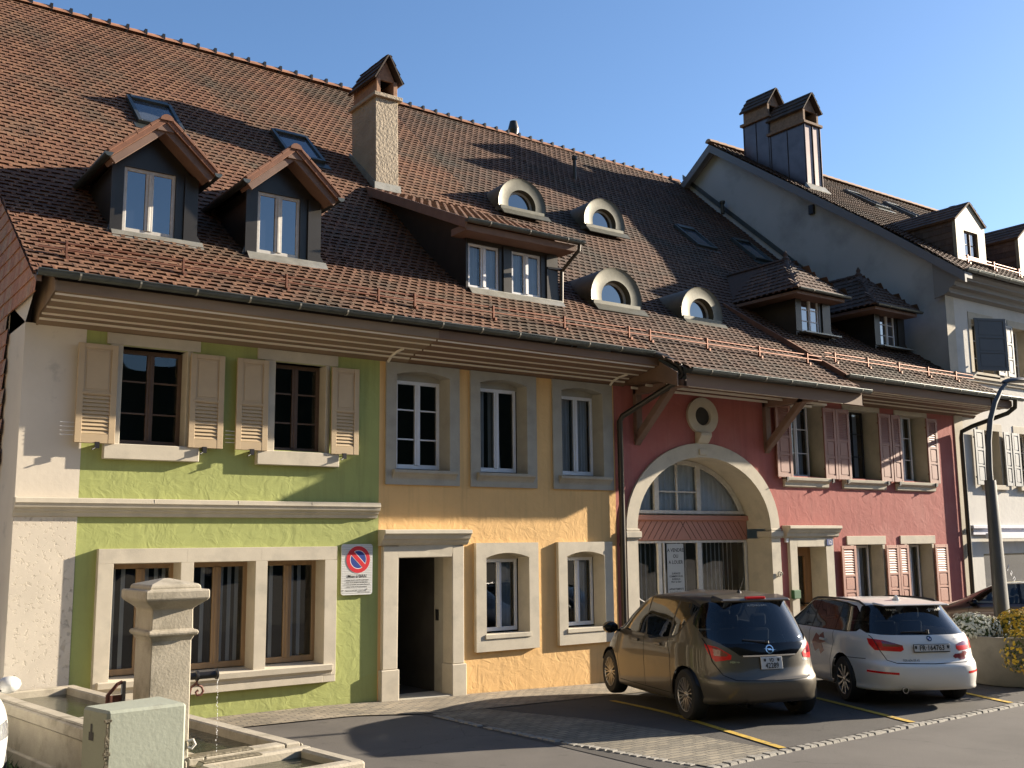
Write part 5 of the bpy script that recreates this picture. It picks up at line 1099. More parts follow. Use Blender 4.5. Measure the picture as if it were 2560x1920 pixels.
# small gabled metal dormers
def metal_dormer(x0, x1):
    yf = 0.25; zf = 9.86; ze = 10.93; ap = 11.50; cx = (x0+x1)/2
    wx0, wx1, wz0, wz1 = x0+0.38, x1-0.36, 9.95, 10.68
    yb = lambda z: -0.72+(z-9.10)/0.7586 if z < 10.86 else 1.6+(z-10.86)/0.7115
    mb = MB(); mb.box(x0, wx0, yf, yf+0.1, zf-0.15, ze); mb.box(wx1, x1, yf, yf+0.1, zf-0.15, ze); mb.box(wx0, wx1, yf, yf+0.1, wz1, ze); mb.box(wx0, wx1, yf, yf+0.1, zf-0.15, wz0); mb.prism([(x0, ze), (x1, ze), (cx, ap)], 'y', yf, yf+0.1)
    d = mb.build('dormer', mat('bright_zinc_front', (0.24, 0.20, 0.125), 0.6, metal=0.0, var=0.2, vscale=5), wh)
    for xa, xb in ((x0+0.01, x0+0.05), (x1-0.05, x1-0.01)):
        mb = MB(); tiles(mb, (xa if xa < cx else xb, yb(ze)+0.3 if xa < cx else yf+0.1, zf-0.1), (0, -1, 0) if xa < cx else (0, 1, 0), (0, 0, 1), (-1 if xa < cx else 1, 0, 0), yb(ze)+0.2-yf, ze-zf+0.1, 0.17, 0.17, 0.014, rough=True); mb.prism([(yf+0.1, zf-0.15), (yb(ze)+0.3, ze-0.4), (yb(ze)+0.3, ze), (yf+0.1, ze)], 'x', xa, xb); mb.build('dormer_cheek', TILED, d)
    for sg in (-1, 1):
        ex = cx+sg*((x1-x0)/2+0.05); dd = Vector((cx-ex, 0, ap-ze+0.02)); L = dd.length; s = dd.normalized(); nn = Vector((sg*s.z, 0, abs(s.x))); yend = yb(ap)+0.2
        mb = MB(); tiles(mb, Vector((ex, yend if sg < 0 else yf-0.04, ze-0.02))+nn*0.04, (0, -1, 0) if sg < 0 else (0, 1, 0), s, nn, yend-yf+0.04, L, 0.2, 0.2, 0.02, rough=True)
        P = lambda y, t, h: Vector((ex, y, ze-0.02))+s*t+nn*h
        mb.hexa([P(yf-0.04, 0, -0.01), P(yend, 0, -0.01), P(yend, L, -0.01), P(yf-0.04, L, -0.01), P(yf-0.04, 0, 0.035), P(yend, 0, 0.035), P(yend, L, 0.035), P(yf-0.04, L, 0.035)]); mb.build('dormer_roof', TILED, d)
    mb = MB(); bars(mb, wx0, wx1, wz0, wz1, yf+0.06, 0.04, 0.04, 2, 2, 0.05); mb.build('window_frame', BROWNF, d)
    mb = MB(); mb.face([(wx0, yf+0.08, wz0), (wx1, yf+0.08, wz0), (wx1, yf+0.08, wz1), (wx0, yf+0.08, wz1)]); mb.build('pane', GLASS2, d, fix=False)
    mb = MB(); mb.box(x0+0.3, x1+0.1, yf-0.25, yf, zf-0.12, zf-0.09); mb.build('window_sill', WHITEP, d)
metal_dormer(25.84, 27.27); metal_dormer(29.08, 30.5); metal_dormer(32.3, 33.7)
mb = MB(); mb.lathe([(0.3, 11.4), (0.3, 12.05), (0.34, 12.05), (0.34, 12.15), (0.2, 12.3), (0, 12.3)], (28.9, 2.0, 0), 14); mb.build('roof_vent', METALD, wh, smooth=True)
snow_guard(wh, 25.5, 36, -0.0, 0.0, 1.3, GP)
# openings
for (a, b, z0, z1) in HW[:4]:
    mb = MB(); mb.box(a-0.15, a, -0.015, 0.4, z0, z1); mb.box(b, b+0.15, -0.015, 0.4, z0, z1); mb.box(a-0.15, b+0.15, -0.016, 0.4, z1, z1+0.20); mb.build('window_surround', STONE, wh, bevel=0.006)
    mb = MB(); mb.box(a-0.12, b+0.14, -0.10, 0.3, z0-0.12, z0+0.001); mb.build('window_sill', STONE, wh, bevel=0.006)
    window(wh, a, b, z0, z1, 0.28, WHITEP, rows=3, bw=0.05, mid=0.08)
for a, b, z0, z1 in ((25.36, 25.82, 3.73, 5.15), (26.78, 27.12, 3.73, 5.15), (27.18, 27.56, 3.73, 5.15)): shutter(wh, a, b, z0, z1, -0.08, GREYSH, 'grey')
shutter(wh, 25.78, 26.72, 6.72, 8.12, -0.08, GREYSHD, 'grey', hinge='l', ang=-0.42)
shutter(wh, 26.80, 27.20, 6.68, 8.10, -0.08, GREYSH, 'grey'); shutter(wh, 27.28, 27.66, 6.68, 8.10, -0.08, GREYSH, 'grey')
# shop front with awning box
mb = MB(); mb.box(24.98, 36, -0.12, 0.0, 2.62, 2.70); mb.box(25.05, 36, -0.06, 0, 2.46, 2.62); mb.build('shop_fascia', mat('lilac_paint', (0.50, 0.50, 0.58), 0.6, var=0.06), wh, bevel=0.008)
mb = MB(); mb.box(25.5, 35.5, -0.28, -0.12, 2.36, 2.50); mb.box(25.6, 25.66, -0.26, -0.2, 2.20, 2.36); mb.build('awning_box', WHITEP, wh, bevel=0.01)
mb = MB(); mb.box(25.55, 36, 0.18, 0.24, -0.3, 0.35); mb.box(25.55, 25.63, 0.18, 0.24, 0.35, 1.98); mb.box(25.55, 36, 0.18, 0.24, 1.93, 1.98); mb.box(28.6, 28.7, 0.18, 0.24, 0.35, 1.93)
sf = mb.build('shop_window', METALD, wh)
mb = MB(); mb.face([(25.6, 0.2, 0.3), (36, 0.2, 0.3), (36, 0.2, 1.95), (25.6, 0.2, 1.95)]); mb.build('pane', GLASS2, sf, fix=False)
mb = MB(); cx, cz, rr = 26.62, 0.92, 0.70
for k, chh in enumerate("usilano"):
    t = radians(103-k*14.5); px, pz = cx+rr*cos(t), cz+rr*sin(t)
    text_mb(mb, chh, 0.26, (px, 0.193, pz), (sin(t), 0, -cos(t)), (cos(t), 0, sin(t)))
mb.build('lettering', WHITEP, sf, fix=False)

# ================================================================ unseen house across the alley, bounces sun onto the gable (outside the left edge)
nh = root('alley_house', (-4, -3, 0), 'unseen cream rendered house across the alley from the tile-hung gable', 'house')
mb = MB(); mb.box(-8, -1.6, -9.0, 2.5, -0.2, 6.2); mb.build('wall', mat('bright_cream_render', (0.24, 0.21, 0.165), 0.9, var=0.05, vscale=2), nh)
mb = MB(); mb.prism([(-8.6, 6.0), (-4.8, 8.6), (-1.0, 6.0), (-1.0, 6.2), (-4.8, 8.85), (-8.6, 6.2)], 'y', -9.5, 3.0); mb.build('roof', TILED, nh, fix=True)
for y in (-7.5, -4.5, -1.5):
    mb = MB(); mb.box(-1.62, -1.55, y-0.5, y+0.5, 3.6, 5.0); mb.build('window', BROWNF, nh)
# ================================================================ wall-mounted things
sg = root('no_parking_sign', (7.715, -0.03, 2.0), 'white notice with blue and red no parking disc on the green wall', 'sign')
def rrect(x0, x1, z0, z1, r, n=6):
    pts = []
    for cx, cz, a0 in ((x1-r, z0+r, -90), (x1-r, z1-r, 0), (x0+r, z1-r, 90), (x0+r, z0+r, 180)):
        for i in range(n+1): t = radians(a0+90*i/n); pts.append((cx+r*cos(t), cz+r*sin(t)))
    return pts
mb = MB(); mb.prism(rrect(7.45, 7.985, 1.615, 2.385, 0.04), 'y', -0.045, -0.03)
plate = mb.build('plate', mat('ribbed_white_sheet', (0.62, 0.62, 0.60), 0.45), sg)
mb = MB()
for k in range(29): z = 1.64+k*0.0255; mb.box(7.46, 7.975, -0.0475, -0.045, z, z+0.006)
mb.build('rib', mat('rib_grey', (0.38, 0.38, 0.37), 0.6), plate)
def disc(mb, r0, r1, y, cx=7.735, cz=2.15, n=40, t0=0, t1=2*pi):
    for i in range(n):
        a, b = t0+(t1-t0)*i/n, t0+(t1-t0)*(i+1)/n
        mb.face([(cx+r1*cos(a), y, cz+r1*sin(a)), (cx+r1*cos(b), y, cz+r1*sin(b)), (cx+r0*cos(b), y, cz+r0*sin(b)), (cx+r0*cos(a), y, cz+r0*sin(a))])
RED = mat('sign_red', (0.55, 0.02, 0.03), 0.4); BLUE = mat('sign_blue', (0.02, 0.045, 0.24), 0.4); WH = mat('sign_white', (0.7, 0.7, 0.7), 0.5); BLK = mat('black_print', (0.015, 0.015, 0.017), 0.5)
mb = MB(); disc(mb, 0.0005, 0.135, -0.0485); mb.build('blue_disc', BLUE, plate, fix=False)
mb = MB(); disc(mb, 0.133, 0.142, -0.0492); q = 0.033
d = Vector((cos(radians(135)), 0, sin(radians(135)))); u_ = Vector((-d.z, 0, d.x)); c = Vector((7.735, -0.0495, 2.15))
mb.face([c-d*0.135-u_*q*1.25, c-d*0.135+u_*q*1.25, c+d*0.135+u_*q*1.25, c+d*0.135-u_*q*1.25]); disc(mb, 0.205, 0.209, -0.0492); mb.build('white_edge', WH, plate, fix=False)
mb = MB(); disc(mb, 0.142, 0.205, -0.05); c.y = -0.0505; mb.face([c-d*0.145-u_*q, c-d*0.145+u_*q, c+d*0.145+u_*q, c+d*0.145-u_*q]); mb.build('red_ring', RED, plate, fix=False)
mb = MB(); TX, TZ = (1, 0, 0), (0, 0, 1)
text_mb(mb, "Mise à BAN", 0.068, (7.718, -0.0495, 1.875), TX, TZ, thick=0.001)
for k, s_ in enumerate(["Le Juge de paix, interdit à quiconque", "ayant droit excepté, de stationner", "sur cette propriété, sous peine d'amende", "même si elle ne les concernerait."]): text_mb(mb, s_, 0.027, (7.718, -0.0495, 1.832-k*0.034), TX, TZ, thick=0.0004)
text_mb(mb, "Payerne, le 20.01.2004   Le Juge de paix", 0.022, (7.70, -0.0495, 1.672), TX, TZ, thick=0.0003); text_mb(mb, "Céline Carrel Schmidt", 0.024, (7.83, -0.0495, 1.645), TX, TZ)
mb.build('lettering', BLK, plate, fix=False)
mb = MB()
for x, z in ((7.50, 2.30), (7.92, 2.305), (7.49, 1.69), (7.90, 1.70)): mb.lathe([(0.0, -0.056), (0.008, -0.055), (0.008, -0.045)], (x, 0, z), 10, 'y')
mb.build('screw', WORN, plate)

ps = root('poster', (15.25, 0.60, 1.9), 'grey paper poster reading A VENDRE OU A LOUER inside the arched shop window', 'poster')
mb = MB(); mb.box(15.03, 15.50, 0.645, 0.648, 1.28, 2.33); pp = mb.build('paper', mat('poster_paper', (0.42, 0.44, 0.44), 0.8), ps)
PY = 0.6435
mb = MB(); cx = 15.27
for s_, z, sz, th in (("A VENDRE", 2.17, 0.098, 0.002), ("OU", 2.05, 0.098, 0.002), ("A LOUER", 1.93, 0.098, 0.002), ("SURFACES", 1.72, 0.052, 0.001), ("COMMERCIALES,", 1.665, 0.052, 0.001), ("BUREAUX", 1.61, 0.052, 0.001), ("90m² et 50m²", 1.555, 0.052, 0.001), ("APPARTEMENTS", 1.41, 0.056, 0.001), ("2,5 et 3,5 pièces", 1.35, 0.056, 0.001)):
    text_mb(mb, s_, sz, (cx, PY, z), TX, TZ, thick=th)
mb.build('lettering', BLK, pp, fix=False)
nb = root('house_number', (19.27, -0.09, 2.33), 'small blue enamel plate with white 12 above the pink house door', 'sign')
mb = MB(); mb.prism(rrect(19.17, 19.37, 2.26, 2.39, 0.01), 'y', -0.085, -0.075); pl_ = mb.build('plate', mat('enamel_blue', (0.08, 0.10, 0.26), 0.3), nb)
mb = MB(); text_mb(mb, "12", 0.125, (19.27, -0.088, 2.282), TX, TZ, thick=0.002); mb.build('lettering', WH, pl_, fix=False)
cb = MB(); cb.tube([(14.02+0.05*sin(k*1.3)+0.012*k, GY-0.05, 1.95-0.062*k) for k in range(12)]+[(14.3, GY-0.06, 1.22), (14.42, GY-0.05, 1.20), (14.45, GY-0.05, 0.9)], 0.009, 6)
tag(cb.build('light_cord', WHITEP, smooth=True), 'thin white cord hanging in a squiggle before the arched shop window', 'cord')

# ================================================================ FOUNTAIN
ft = root('village_fountain', (3.4, -3.5, 0), 'long stone trough fountain with a capped stone post and iron spout', 'fountain')
FS = mat('fountain_stone', (0.36, 0.32, 0.25), 0.85, var=0.14, vscale=5, col2=(0.17, 0.15, 0.105), c2=(0.52, 0.78), c2scale=3, bump=0.5, bscale=45, bdist=0.006, grain=0.10)
FSW = mat('mossy_stone', (0.13, 0.11, 0.07), 0.7, var=0.4, vscale=14, bump=0.8, bscale=25, bdist=0.02)
WATER = mat('fountain_water', (0.035, 0.04, 0.022), 0.04, var=0.3, vscale=6, bump=0.35, bscale=9, bdist=0.02, stretch=(0.6, 1.6, 1), spec=0.6)
A0 = Vector((3.58, -0.29, 0)); ld = Vector((0.109, -0.994, 0)); wdv = Vector((-0.994, -0.109, 0))
def FP(s, t, z): return A0+ld*s+wdv*t+Vector((0, 0, z))
def fbox(mb, s0, s1, t0, t1, z0, z1, fl=0.0):
    mb.hexa([FP(s0-fl, t0-fl, z0), FP(s1+fl, t0-fl, z0), FP(s1+fl, t1+fl, z0), FP(s0-fl, t1+fl, z0), FP(s0, t0, z1), FP(s1, t0, z1), FP(s1, t1, z1), FP(s0, t1, z1)])
ZR = 0.65; TH = 0.15; Wt = 1.06
mb = MB()
fbox(mb, 0, TH, 0, Wt, -0.1, ZR); fbox(mb, TH, 5.48, 0, TH, -0.1, ZR-0.003); fbox(mb, TH, 5.48, Wt-TH, Wt, -0.1, ZR-0.003); fbox(mb, 5.32, 5.48, TH, Wt-TH, -0.1, ZR-0.006)
fbox(mb, 2.60, 2.76, TH, Wt-TH, -0.1, ZR-0.008); fbox(mb, TH, 5.32, TH, Wt-TH, -0.1, 0.25)
for s0, s1 in ((0.0, 5.48),): fbox(mb, s0-0.035, s1+0.0, Wt, Wt+0.035, 0.50, ZR-0.02); fbox(mb, s0-0.035, s1, -0.035, 0.0, 0.50, ZR-0.02); fbox(mb, -0.037, 0, 0.0, Wt, 0.501, ZR-0.021)
fbox(mb, 0, 5.48, Wt, Wt+0.06, -0.1, 0.16)
mb.build('basin', FS, ft, bevel=0.014)
mb = MB(); fbox(mb, 5.60, 5.72, 0.02, Wt, -0.1, ZR-0.01); fbox(mb, 5.72, 6.50, 0.02, 0.15, -0.1, ZR-0.013); fbox(mb, 6.38, 6.53, 0.02, Wt+0.3, -0.1, ZR-0.016); fbox(mb, 5.72, 6.38, Wt-0.10, Wt+0.02, -0.1, ZR-0.02); fbox(mb, 5.72, 6.38, 0.15, Wt-0.1, -0.1, 0.3)
mb.build('small_basin', FS, ft, bevel=0.02)
mb = MB(); fbox(mb, 5.48, 5.60, 0.05, Wt, 0.2, ZR-0.06); fbox(mb, 5.325, 5.475, 0.45, Wt-0.02, ZR-0.02, ZR+0.001); fbox(mb, 5.605, 5.715, 0.5, Wt-0.02, ZR-0.02, ZR-0.004); mb.build('mossy_joint', FSW, ft, bevel=0.008)
def water(s0, s1, t0, t1, z):
    mb = MB(); n = 14
    for i in range(n):
        for j in range(6):
            a = [(s0+(s1-s0)*(i+p)/n, t0+(t1-t0)*(j+q)/6) for p, q in ((0, 0), (1, 0), (1, 1), (0, 1))]
            mb.face([FP(s, t, z+0.004*noise.noise(Vector((s*3, t*9, 0)))) for s, t in a])
    return mb.build('water', WATER, ft, smooth=True)
water(TH, 2.60, TH, Wt-TH, ZR-0.09); water(2.76, 5.32, TH, Wt-TH, ZR-0.09); water(5.72, 6.38, 0.15, Wt-0.10, ZR-0.085)
# post
mb = MB(); cx, cy, r = 2.97, -5.575, 0.172
def sq(r, z, ch=0.0): return [(cx-r, cy-r*1.3, z), (cx+r, cy-r*1.3, z), (cx+r, cy+r*1.3, z), (cx-r, cy+r*1.3, z)]
lv = [(-0.1, .19), (0.60, .19), (0.66, .172), (1.60, .168), (1.635, .185), (1.645, .205), (1.665, .21), (1.685, .205), (1.69, .175), (1.86, .172), (1.875, .19), (1.885, .20), (1.93, .255), (1.945, .265), (1.955, .268), (2.015, .268), (2.02, .262), (2.022, .215), (2.05, .215), (2.065, .20), (2.11, .03)]
for (z0, r0), (z1, r1) in zip(lv[:-1], lv[1:]): a = sq(r0, z0); b = sq(r1, z1); [mb.face([a[i], a[(i+1) % 4], b[(i+1) % 4], b[i]]) for i in range(4)]
mb.face(sq(.03, 2.11))
post = mb.build('post', FS, ft, bevel=0.008)
mb = MB(); mb.tube([(3.10, -5.72, 1.29), (3.37, -5.76, 1.295)], 0.030, 14); mb.lathe([(0.03, 3.365), (0.042, 3.37), (0.042, 3.385), (0.03, 3.39), (0.02, 3.392)], (0, -5.76, 1.295), 14, 'x'); mb.lathe([(0.03, 3.20), (0.042, 3.205), (0.042, 3.225), (0.03, 3.23)], (0, -5.735, 1.292), 14, 'x')
spout = mb.build('spout', IRON, ft, smooth=True)
mb = MB(); mb.tube([(3.215+0.0, -5.74, 1.25), (3.21, -5.75, 1.225)]+[(3.225+0.045*cos(t*0.45-2.6), -5.76, 1.16+0.048*sin(t*-0.45+2.0)) for t in range(0, 0)]+[(3.255, -5.75, 1.20), (3.268, -5.75, 1.165), (3.25, -5.75, 1.135), (3.215, -5.75, 1.135), (3.205, -5.75, 1.16), (3.225, -5.75, 1.175)], 0.011, 8)
mb.tube([(3.215, -5.74, 1.235), (3.165, -5.74, 1.20), (3.15, -5.73, 1.10), (3.145, -5.72, 1.0), (3.12, -5.72, 0.9)], 0.011, 8); mb.build('scroll_hook', RUST, spout, smooth=True)
DROP = mat('water_drop', (0.85, 0.87, 0.9), 0.05, spec=0.9)
mb = MB(); rnd = random.Random(5); z = 1.26; k = 0
while z > 0.6:
    r_ = rnd.uniform(0.002, 0.0045); x = 3.385+0.012*(1.26-z)+rnd.uniform(-0.005, 0.005); mb.lathe([(0, -r_*2.2), (r_, -r_*0.6), (r_, r_*0.8), (0, r_*2.4)], (x, -5.765+rnd.uniform(-.004, .004), z), 6); z -= 0.012+0.05*rnd.random()*(1.3-z)
for k in range(18): a = rnd.uniform(0, 6.28); q = rnd.uniform(0, 0.09); mb.lathe([(0, -.004), (0.008, 0), (0, .006)], (3.38+q*cos(a), -5.84+q*sin(a)*0.6, ZR-0.075+rnd.uniform(0, .02)), 6)
mb.build('water_jet', DROP, ft, smooth=True)
mb = MB(); mb.tube([(2.62, -5.25, 1.02), (2.62, -5.25, 1.13), (2.70, -5.25, 1.22), (2.74, -5.25, 1.235)], 0.016, 8); mb.mi(1); mb.box(2.735, 2.765, -5.27, -5.23, 0.95, 1.24); mb.mi(0); mb.box(2.63, 2.735, -5.255, -5.245, 1.0, 1.13); mb.build('iron_guard', [RUST, IRON], ft)
mb = MB(); mb.tube([(3.13, -5.81, 0.78), (3.17, -5.82, 0.79), (3.19, -5.82, 0.75), (3.16, -5.82, 0.72), (3.13, -5.81, 0.73)], 0.012, 8); mb.build('pull_ring', WORN, post, smooth=True)

# pale green service box
bx = MB(); T = [(2.27, -6.55), (2.87, -6.50), (2.83, -5.98), (2.19, -6.16)]
BOXG = mat('pale_green_render', (0.27, 0.29, 0.235), 0.88, var=0.06, vscale=3, col2=(0.20, 0.20, 0.16), c2=(0.62, 0.8), c2scale=5, bump=0.35, bscale=30, bdist=0.008)
bx.hexa([(x, y, -0.1) for x, y in T]+[(x, y, 1.19) for x, y in T])
bxo = bx.build('service_box', BOXG, bevel=0.02); tag(bxo, 'pale green rendered block in front of the stone fountain post', 'utility box')
mb = MB(); rnd = random.Random(9)
for k in range(40):
    z = rnd.uniform(0.3, 1.12)**1.0; q = rnd.uniform(0.004, 0.022); mb.box(2.268-q, 2.272+q, -6.553-q, -6.545+q*0.3, z, z+rnd.uniform(0.01, 0.06))
mb.build('chipped_edge', FSW, bxo)
mb = MB(); mb.lathe([(0.0, 0), (0.0, 0)], n=3) if False else None
pa, pb = Vector((2.27, -6.55, 0)), Vector((2.19, -6.16, 0)); dd = (pb-pa).normalized(); nn = Vector((dd.y, -dd.x, 0))
nn = nn if nn.x < 0 else -nn
c = pa+dd*0.24+Vector((0, 0, 1.02)); 
def plq(s0, s1, z0, z1, h): p = [c+dd*s+nn*h+Vector((0, 0, z)) for s, z in ((s0, z0), (s1, z0), (s1, z1), (s0, z1))]; return p
mb.face(plq(-0.035, 0.035, -0.06, 0.0, 0.004)); mb.face(plq(-0.012, 0.012, 0.0, 0.06, 0.0045)); mb.build('keyhole', IRON, bxo, fix=False)

# ground plants at the foot of the trough
GRASS = mat('green_leaf', (0.05, 0.09, 0.025), 0.7, var=0.4, vscale=30)
mb = MB(); rnd = random.Random(2)
for k in range(2600):
    x = rnd.uniform(1.9, 2.52); y = rnd.uniform(-5.6, -1.2); hgt = rnd.uniform(0.05, 0.20)*(1 if x > 2.1 else .7); a = rnd.uniform(0, 6.28); lx, ly = cos(a)*hgt*0.5, sin(a)*hgt*0.5; wv = rnd.uniform(0.006, 0.016)
    p = Vector((x, y, 0)); q = Vector((-sin(a), cos(a), 0))*wv; m1 = p+Vector((lx*0.4, ly*0.4, hgt*0.65)); tp = p+Vector((lx, ly, hgt))
    mb.face([p-q*0.5, p+q*0.5, m1+q, m1-q]); mb.face([m1-q, m1+q, tp])
tag(mb.build('ground_cover', GRASS, fix=False), 'low green ground cover growing beside the trough', 'ground cover', kind='stuff')

# ================================================================ LAMP POST
lp = root('street_lamp', (18.0, -4.6, 0), 'tall dark grey curved street lamp rising behind the flower planter', 'street lamp')
LAMPM = mat('lamp_grey_paint', (0.075, 0.075, 0.075), 0.5, metal=0.3, var=0.1, vscale=2)
mb = MB()
def blade(mb, pts, n=18, caps=True):
    k0 = len(mb.v)
    for (x, z, rx, ry) in pts:
        for j in range(n): t = 2*pi*j/n; mb.v.append((x+rx*cos(t)*0.85-ry*sin(t)*0.0, -4.6+ry*sin(t), z))
    for i in range(len(pts)-1):
        for j in range(n): a = k0+i*n+j; b = k0+i*n+(j+1) % n; mb.f.append((a, b, b+n, a+n)); mb.m.append(0)
    mb.f.append(tuple(k0+(len(pts)-1)*n+j for j in range(n))); mb.m.append(0)
blade(mb, [(18.05, -0.1, .25, .12), (18.0, 0.9, .225, .11), (17.98, 2.2, .185, .10), (17.955, 3.2, .15, .09), (17.95, 3.40, .145, .09)]); mb.build('pole', LAMPM, lp, smooth=True)
mb = MB(); pth = [(17.95, 3.3, .058), (17.95, 3.6, .056), (18.0, 4.1, .053), (18.12, 4.5, .05), (18.32, 4.82, .046), (18.55, 5.06, .042), (18.78, 5.23, .04), (18.85, 5.27, .035)]
mb.tube([(x, -4.6, z) for x, z, r in pth], [r for x, z, r in pth], 12); mb.build('arm', LAMPM, lp, smooth=True)
mb = MB(); n = 16; k0 = len(mb.v)
for (x, r1, r2, zz) in ((18.70, .02, .03, 5.22), (18.78, .10, .045, 5.25), (18.95, .17, .06, 5.28), (19.2, .19, .065, 5.30), (19.42, .15, .055, 5.31), (19.56, .06, .03, 5.31), (19.6, .01, .01, 5.31)):
    for j in range(n): t = 2*pi*j/n; mb.v.append((x, -4.6+r1*cos(t), zz+r2*sin(t)*(1 if sin(t) > 0 else 0.5)))
for i in range(6):
    for j in range(n): a = k0+i*n+j; b = k0+i*n+(j+1) % n; mb.f.append((a, b, b+n, a+n)); mb.m.append(0)
mb.build('lamp_head', LAMPM, lp, smooth=True)

# ================================================================ PLANTER + FLOWERS
CONC = mat('planter_concrete', (0.26, 0.24, 0.20), 0.85, var=0.12, vscale=3, col2=(0.17, 0.155, 0.13), c2=(0.5, 0.8), c2scale=2, bump=0.3, bscale=60, bdist=0.004)
PX, PYY = 17.25, -5.15
mb = MB(); mb.lathe([(0.0, 0.02), (0.70, 0.02), (0.72, 0.05), (0.86, 0.76), (0.87, 0.80), (0.80, 0.80), (0.79, 0.66), (0, 0.66)], (PX, PYY, 0), 48)
pl = root('flower_planter', (PX, PYY, 0), 'large round grey concrete planter full of flowers at the parking edge', 'planter'); mb.build('tub', CONC, pl, smooth=True)
mb = MB(); mb.lathe([(0.79, 0.67), (0, 0.69)], (PX, PYY, 0), 24); mb.build('soil', mat('dark_soil', (0.03, 0.022, 0.015), 0.95), pl)
LEAF = mat('flower_leaf', (0.07, 0.10, 0.03), 0.7, var=0.35, vscale=25)
def mum(cx, cy, cz, R_, H_, petal, label, nfl, fr, seed, down=0.25):
    rt_ = root('chrysanthemum', (cx, cy, cz), label, 'flowers', 'flowering plants in the concrete planter'); rnd = random.Random(seed)
    fl = MB(); lf = MB()
    def pt(th, ph):
        k = 1+0.22*noise.noise(Vector((cos(th)*2+seed, sin(th)*2, ph*2)))
        return Vector((cx, cy, cz))+(Vector((R_*cos(th)*cos(ph), R_*sin(th)*cos(ph), H_*sin(ph)))*k) if True else Vector((cx+R_*cos(th)*cos(ph), cy+R_*sin(th)*cos(ph), cz+H_*sin(ph)))
    for k in range(nfl):
        th = rnd.uniform(0, 2*pi); ph = math.asin(rnd.uniform(-down, 1)); p = pt(th, ph)*1.0; nv = (p-Vector((cx, cy, cz))).normalized(); p = Vector((cx, cy, cz))+(p-Vector((cx, cy, cz)))*rnd.uniform(0.9, 1.07)
        f = fr*rnd.uniform(0.75, 1.2); u = nv.cross(Vector((0.1, 0.2, 1))).normalized(); v = nv.cross(u); fl.mi(0)
        for i in range(6):
            a = 2*pi*i/6+k; b = a+pi/6*1.7
            fl.face([p+nv*f*0.35, p+(u*cos(a)+v*sin(a))*f*0.85+nv*f*0.25, p+(u*cos((a+b)/2)+v*sin((a+b)/2))*f-nv*f*0.1, p+(u*cos(b)+v*sin(b))*f*0.85+nv*f*0.25])
    for k in range(int(nfl*2.4)):
        th = rnd.uniform(0, 2*pi); ph = math.asin(rnd.uniform(-down, 1)); p = pt(th, ph); c0 = Vector((cx, cy, cz)); p = c0+(p-c0)*rnd.uniform(0.55, 1.0); a = Vector((rnd.uniform(-1, 1), rnd.uniform(-1, 1), rnd.uniform(-0.4, 1))).normalized(); b = a.cross(Vector((rnd.uniform(-1, 1), 0.3, rnd.uniform(-1, 1)))).normalized(); q = fr*1.15
        lf.face([p-a*q, p+b*q*0.45, p+a*q, p-b*q*0.45])
    fl.build('blossom', petal, rt_, fix=False); lf.build('foliage', LEAF, rt_, fix=False)
WPET = mat('white_petal', (0.62, 0.62, 0.52), 0.6); YPET = mat('yellow_petal', (0.62, 0.42, 0.03), 0.6, var=0.2, vscale=12)
mum(16.74, -4.78, 0.82, 0.44, 0.30, WPET, 'white chrysanthemum cushion on the left of the round planter', 650, 0.023, 1)
mum(16.62, -5.78, 0.60, 0.38, 0.42, YPET, 'yellow chrysanthemum cushion hanging over the front of the planter', 330, 0.026, 2, 0.8)
mum(17.45, -5.2, 0.86, 0.42, 0.32, YPET, 'yellow chrysanthemum cushion at the back right behind the lamp pole', 500, 0.026, 3)
mum(16.6, -5.35, 0.62, 0.20, 0.26, WPET, 'small white blossoms trailing down the left rim of the planter', 90, 0.022, 4, 0.9) if False else None

# ================================================================ CARS
def crom(P, t):
    i = int(t); i = min(i, len(P)-2); f = t-i; p0 = P[max(i-1, 0)]; p1 = P[i]; p2 = P[i+1]; p3 = P[min(i+2, len(P)-1)]
    return [0.5*((2*b)+(-a+c)*f+(2*a-5*b+4*c-d)*f*f+(-a+3*b-3*c+d)*f**3) for a, b, c, d in zip(p0, p1, p2, p3)]
CARGLASS = glass_mat('car_glass', (0.30, 0.33, 0.35), fr=1.45)
TYRE = mat('tyre_rubber', (0.012, 0.012, 0.012), 0.75, var=0.2, vscale=20)
ALLOY = mat('alloy_rim', (0.42, 0.42, 0.43), 0.3, metal=0.9)
BLACKP = mat('black_plastic', (0.012, 0.012, 0.013), 0.4)
GLOSSB = mat('gloss_black', (0.006, 0.006, 0.008), 0.10, spec=0.3)
CHROME = mat('chrome', (0.7, 0.7, 0.7), 0.12, metal=1.0)
LAMPR = mat('tail_lamp_red', (0.62, 0.008, 0.010), 0.25, coat=0.25, spec=0.3)
LAMPD = mat('tail_lamp_dark', (0.16, 0.003, 0.006), 0.12, coat=1.0, spec=0.7)
LAMPC = mat('head_lamp_clear', (0.45, 0.47, 0.50), 0.08, metal=0.6, coat=1.0)
SEAT = mat('seat_fabric', (0.05, 0.05, 0.055), 0.9); PLATEW = mat('plate_white', (0.55, 0.55, 0.54), 0.4)
SEAM = mat('panel_gap', (0.004, 0.004, 0.004), 0.8)
EMB = mat('badge_metal', (0.35, 0.35, 0.36), 0.3, metal=1.0)

def paint(name, c, metal, rough=0.25):
    m = mat(name, c, rough, metal=metal, coat=1.0); return m

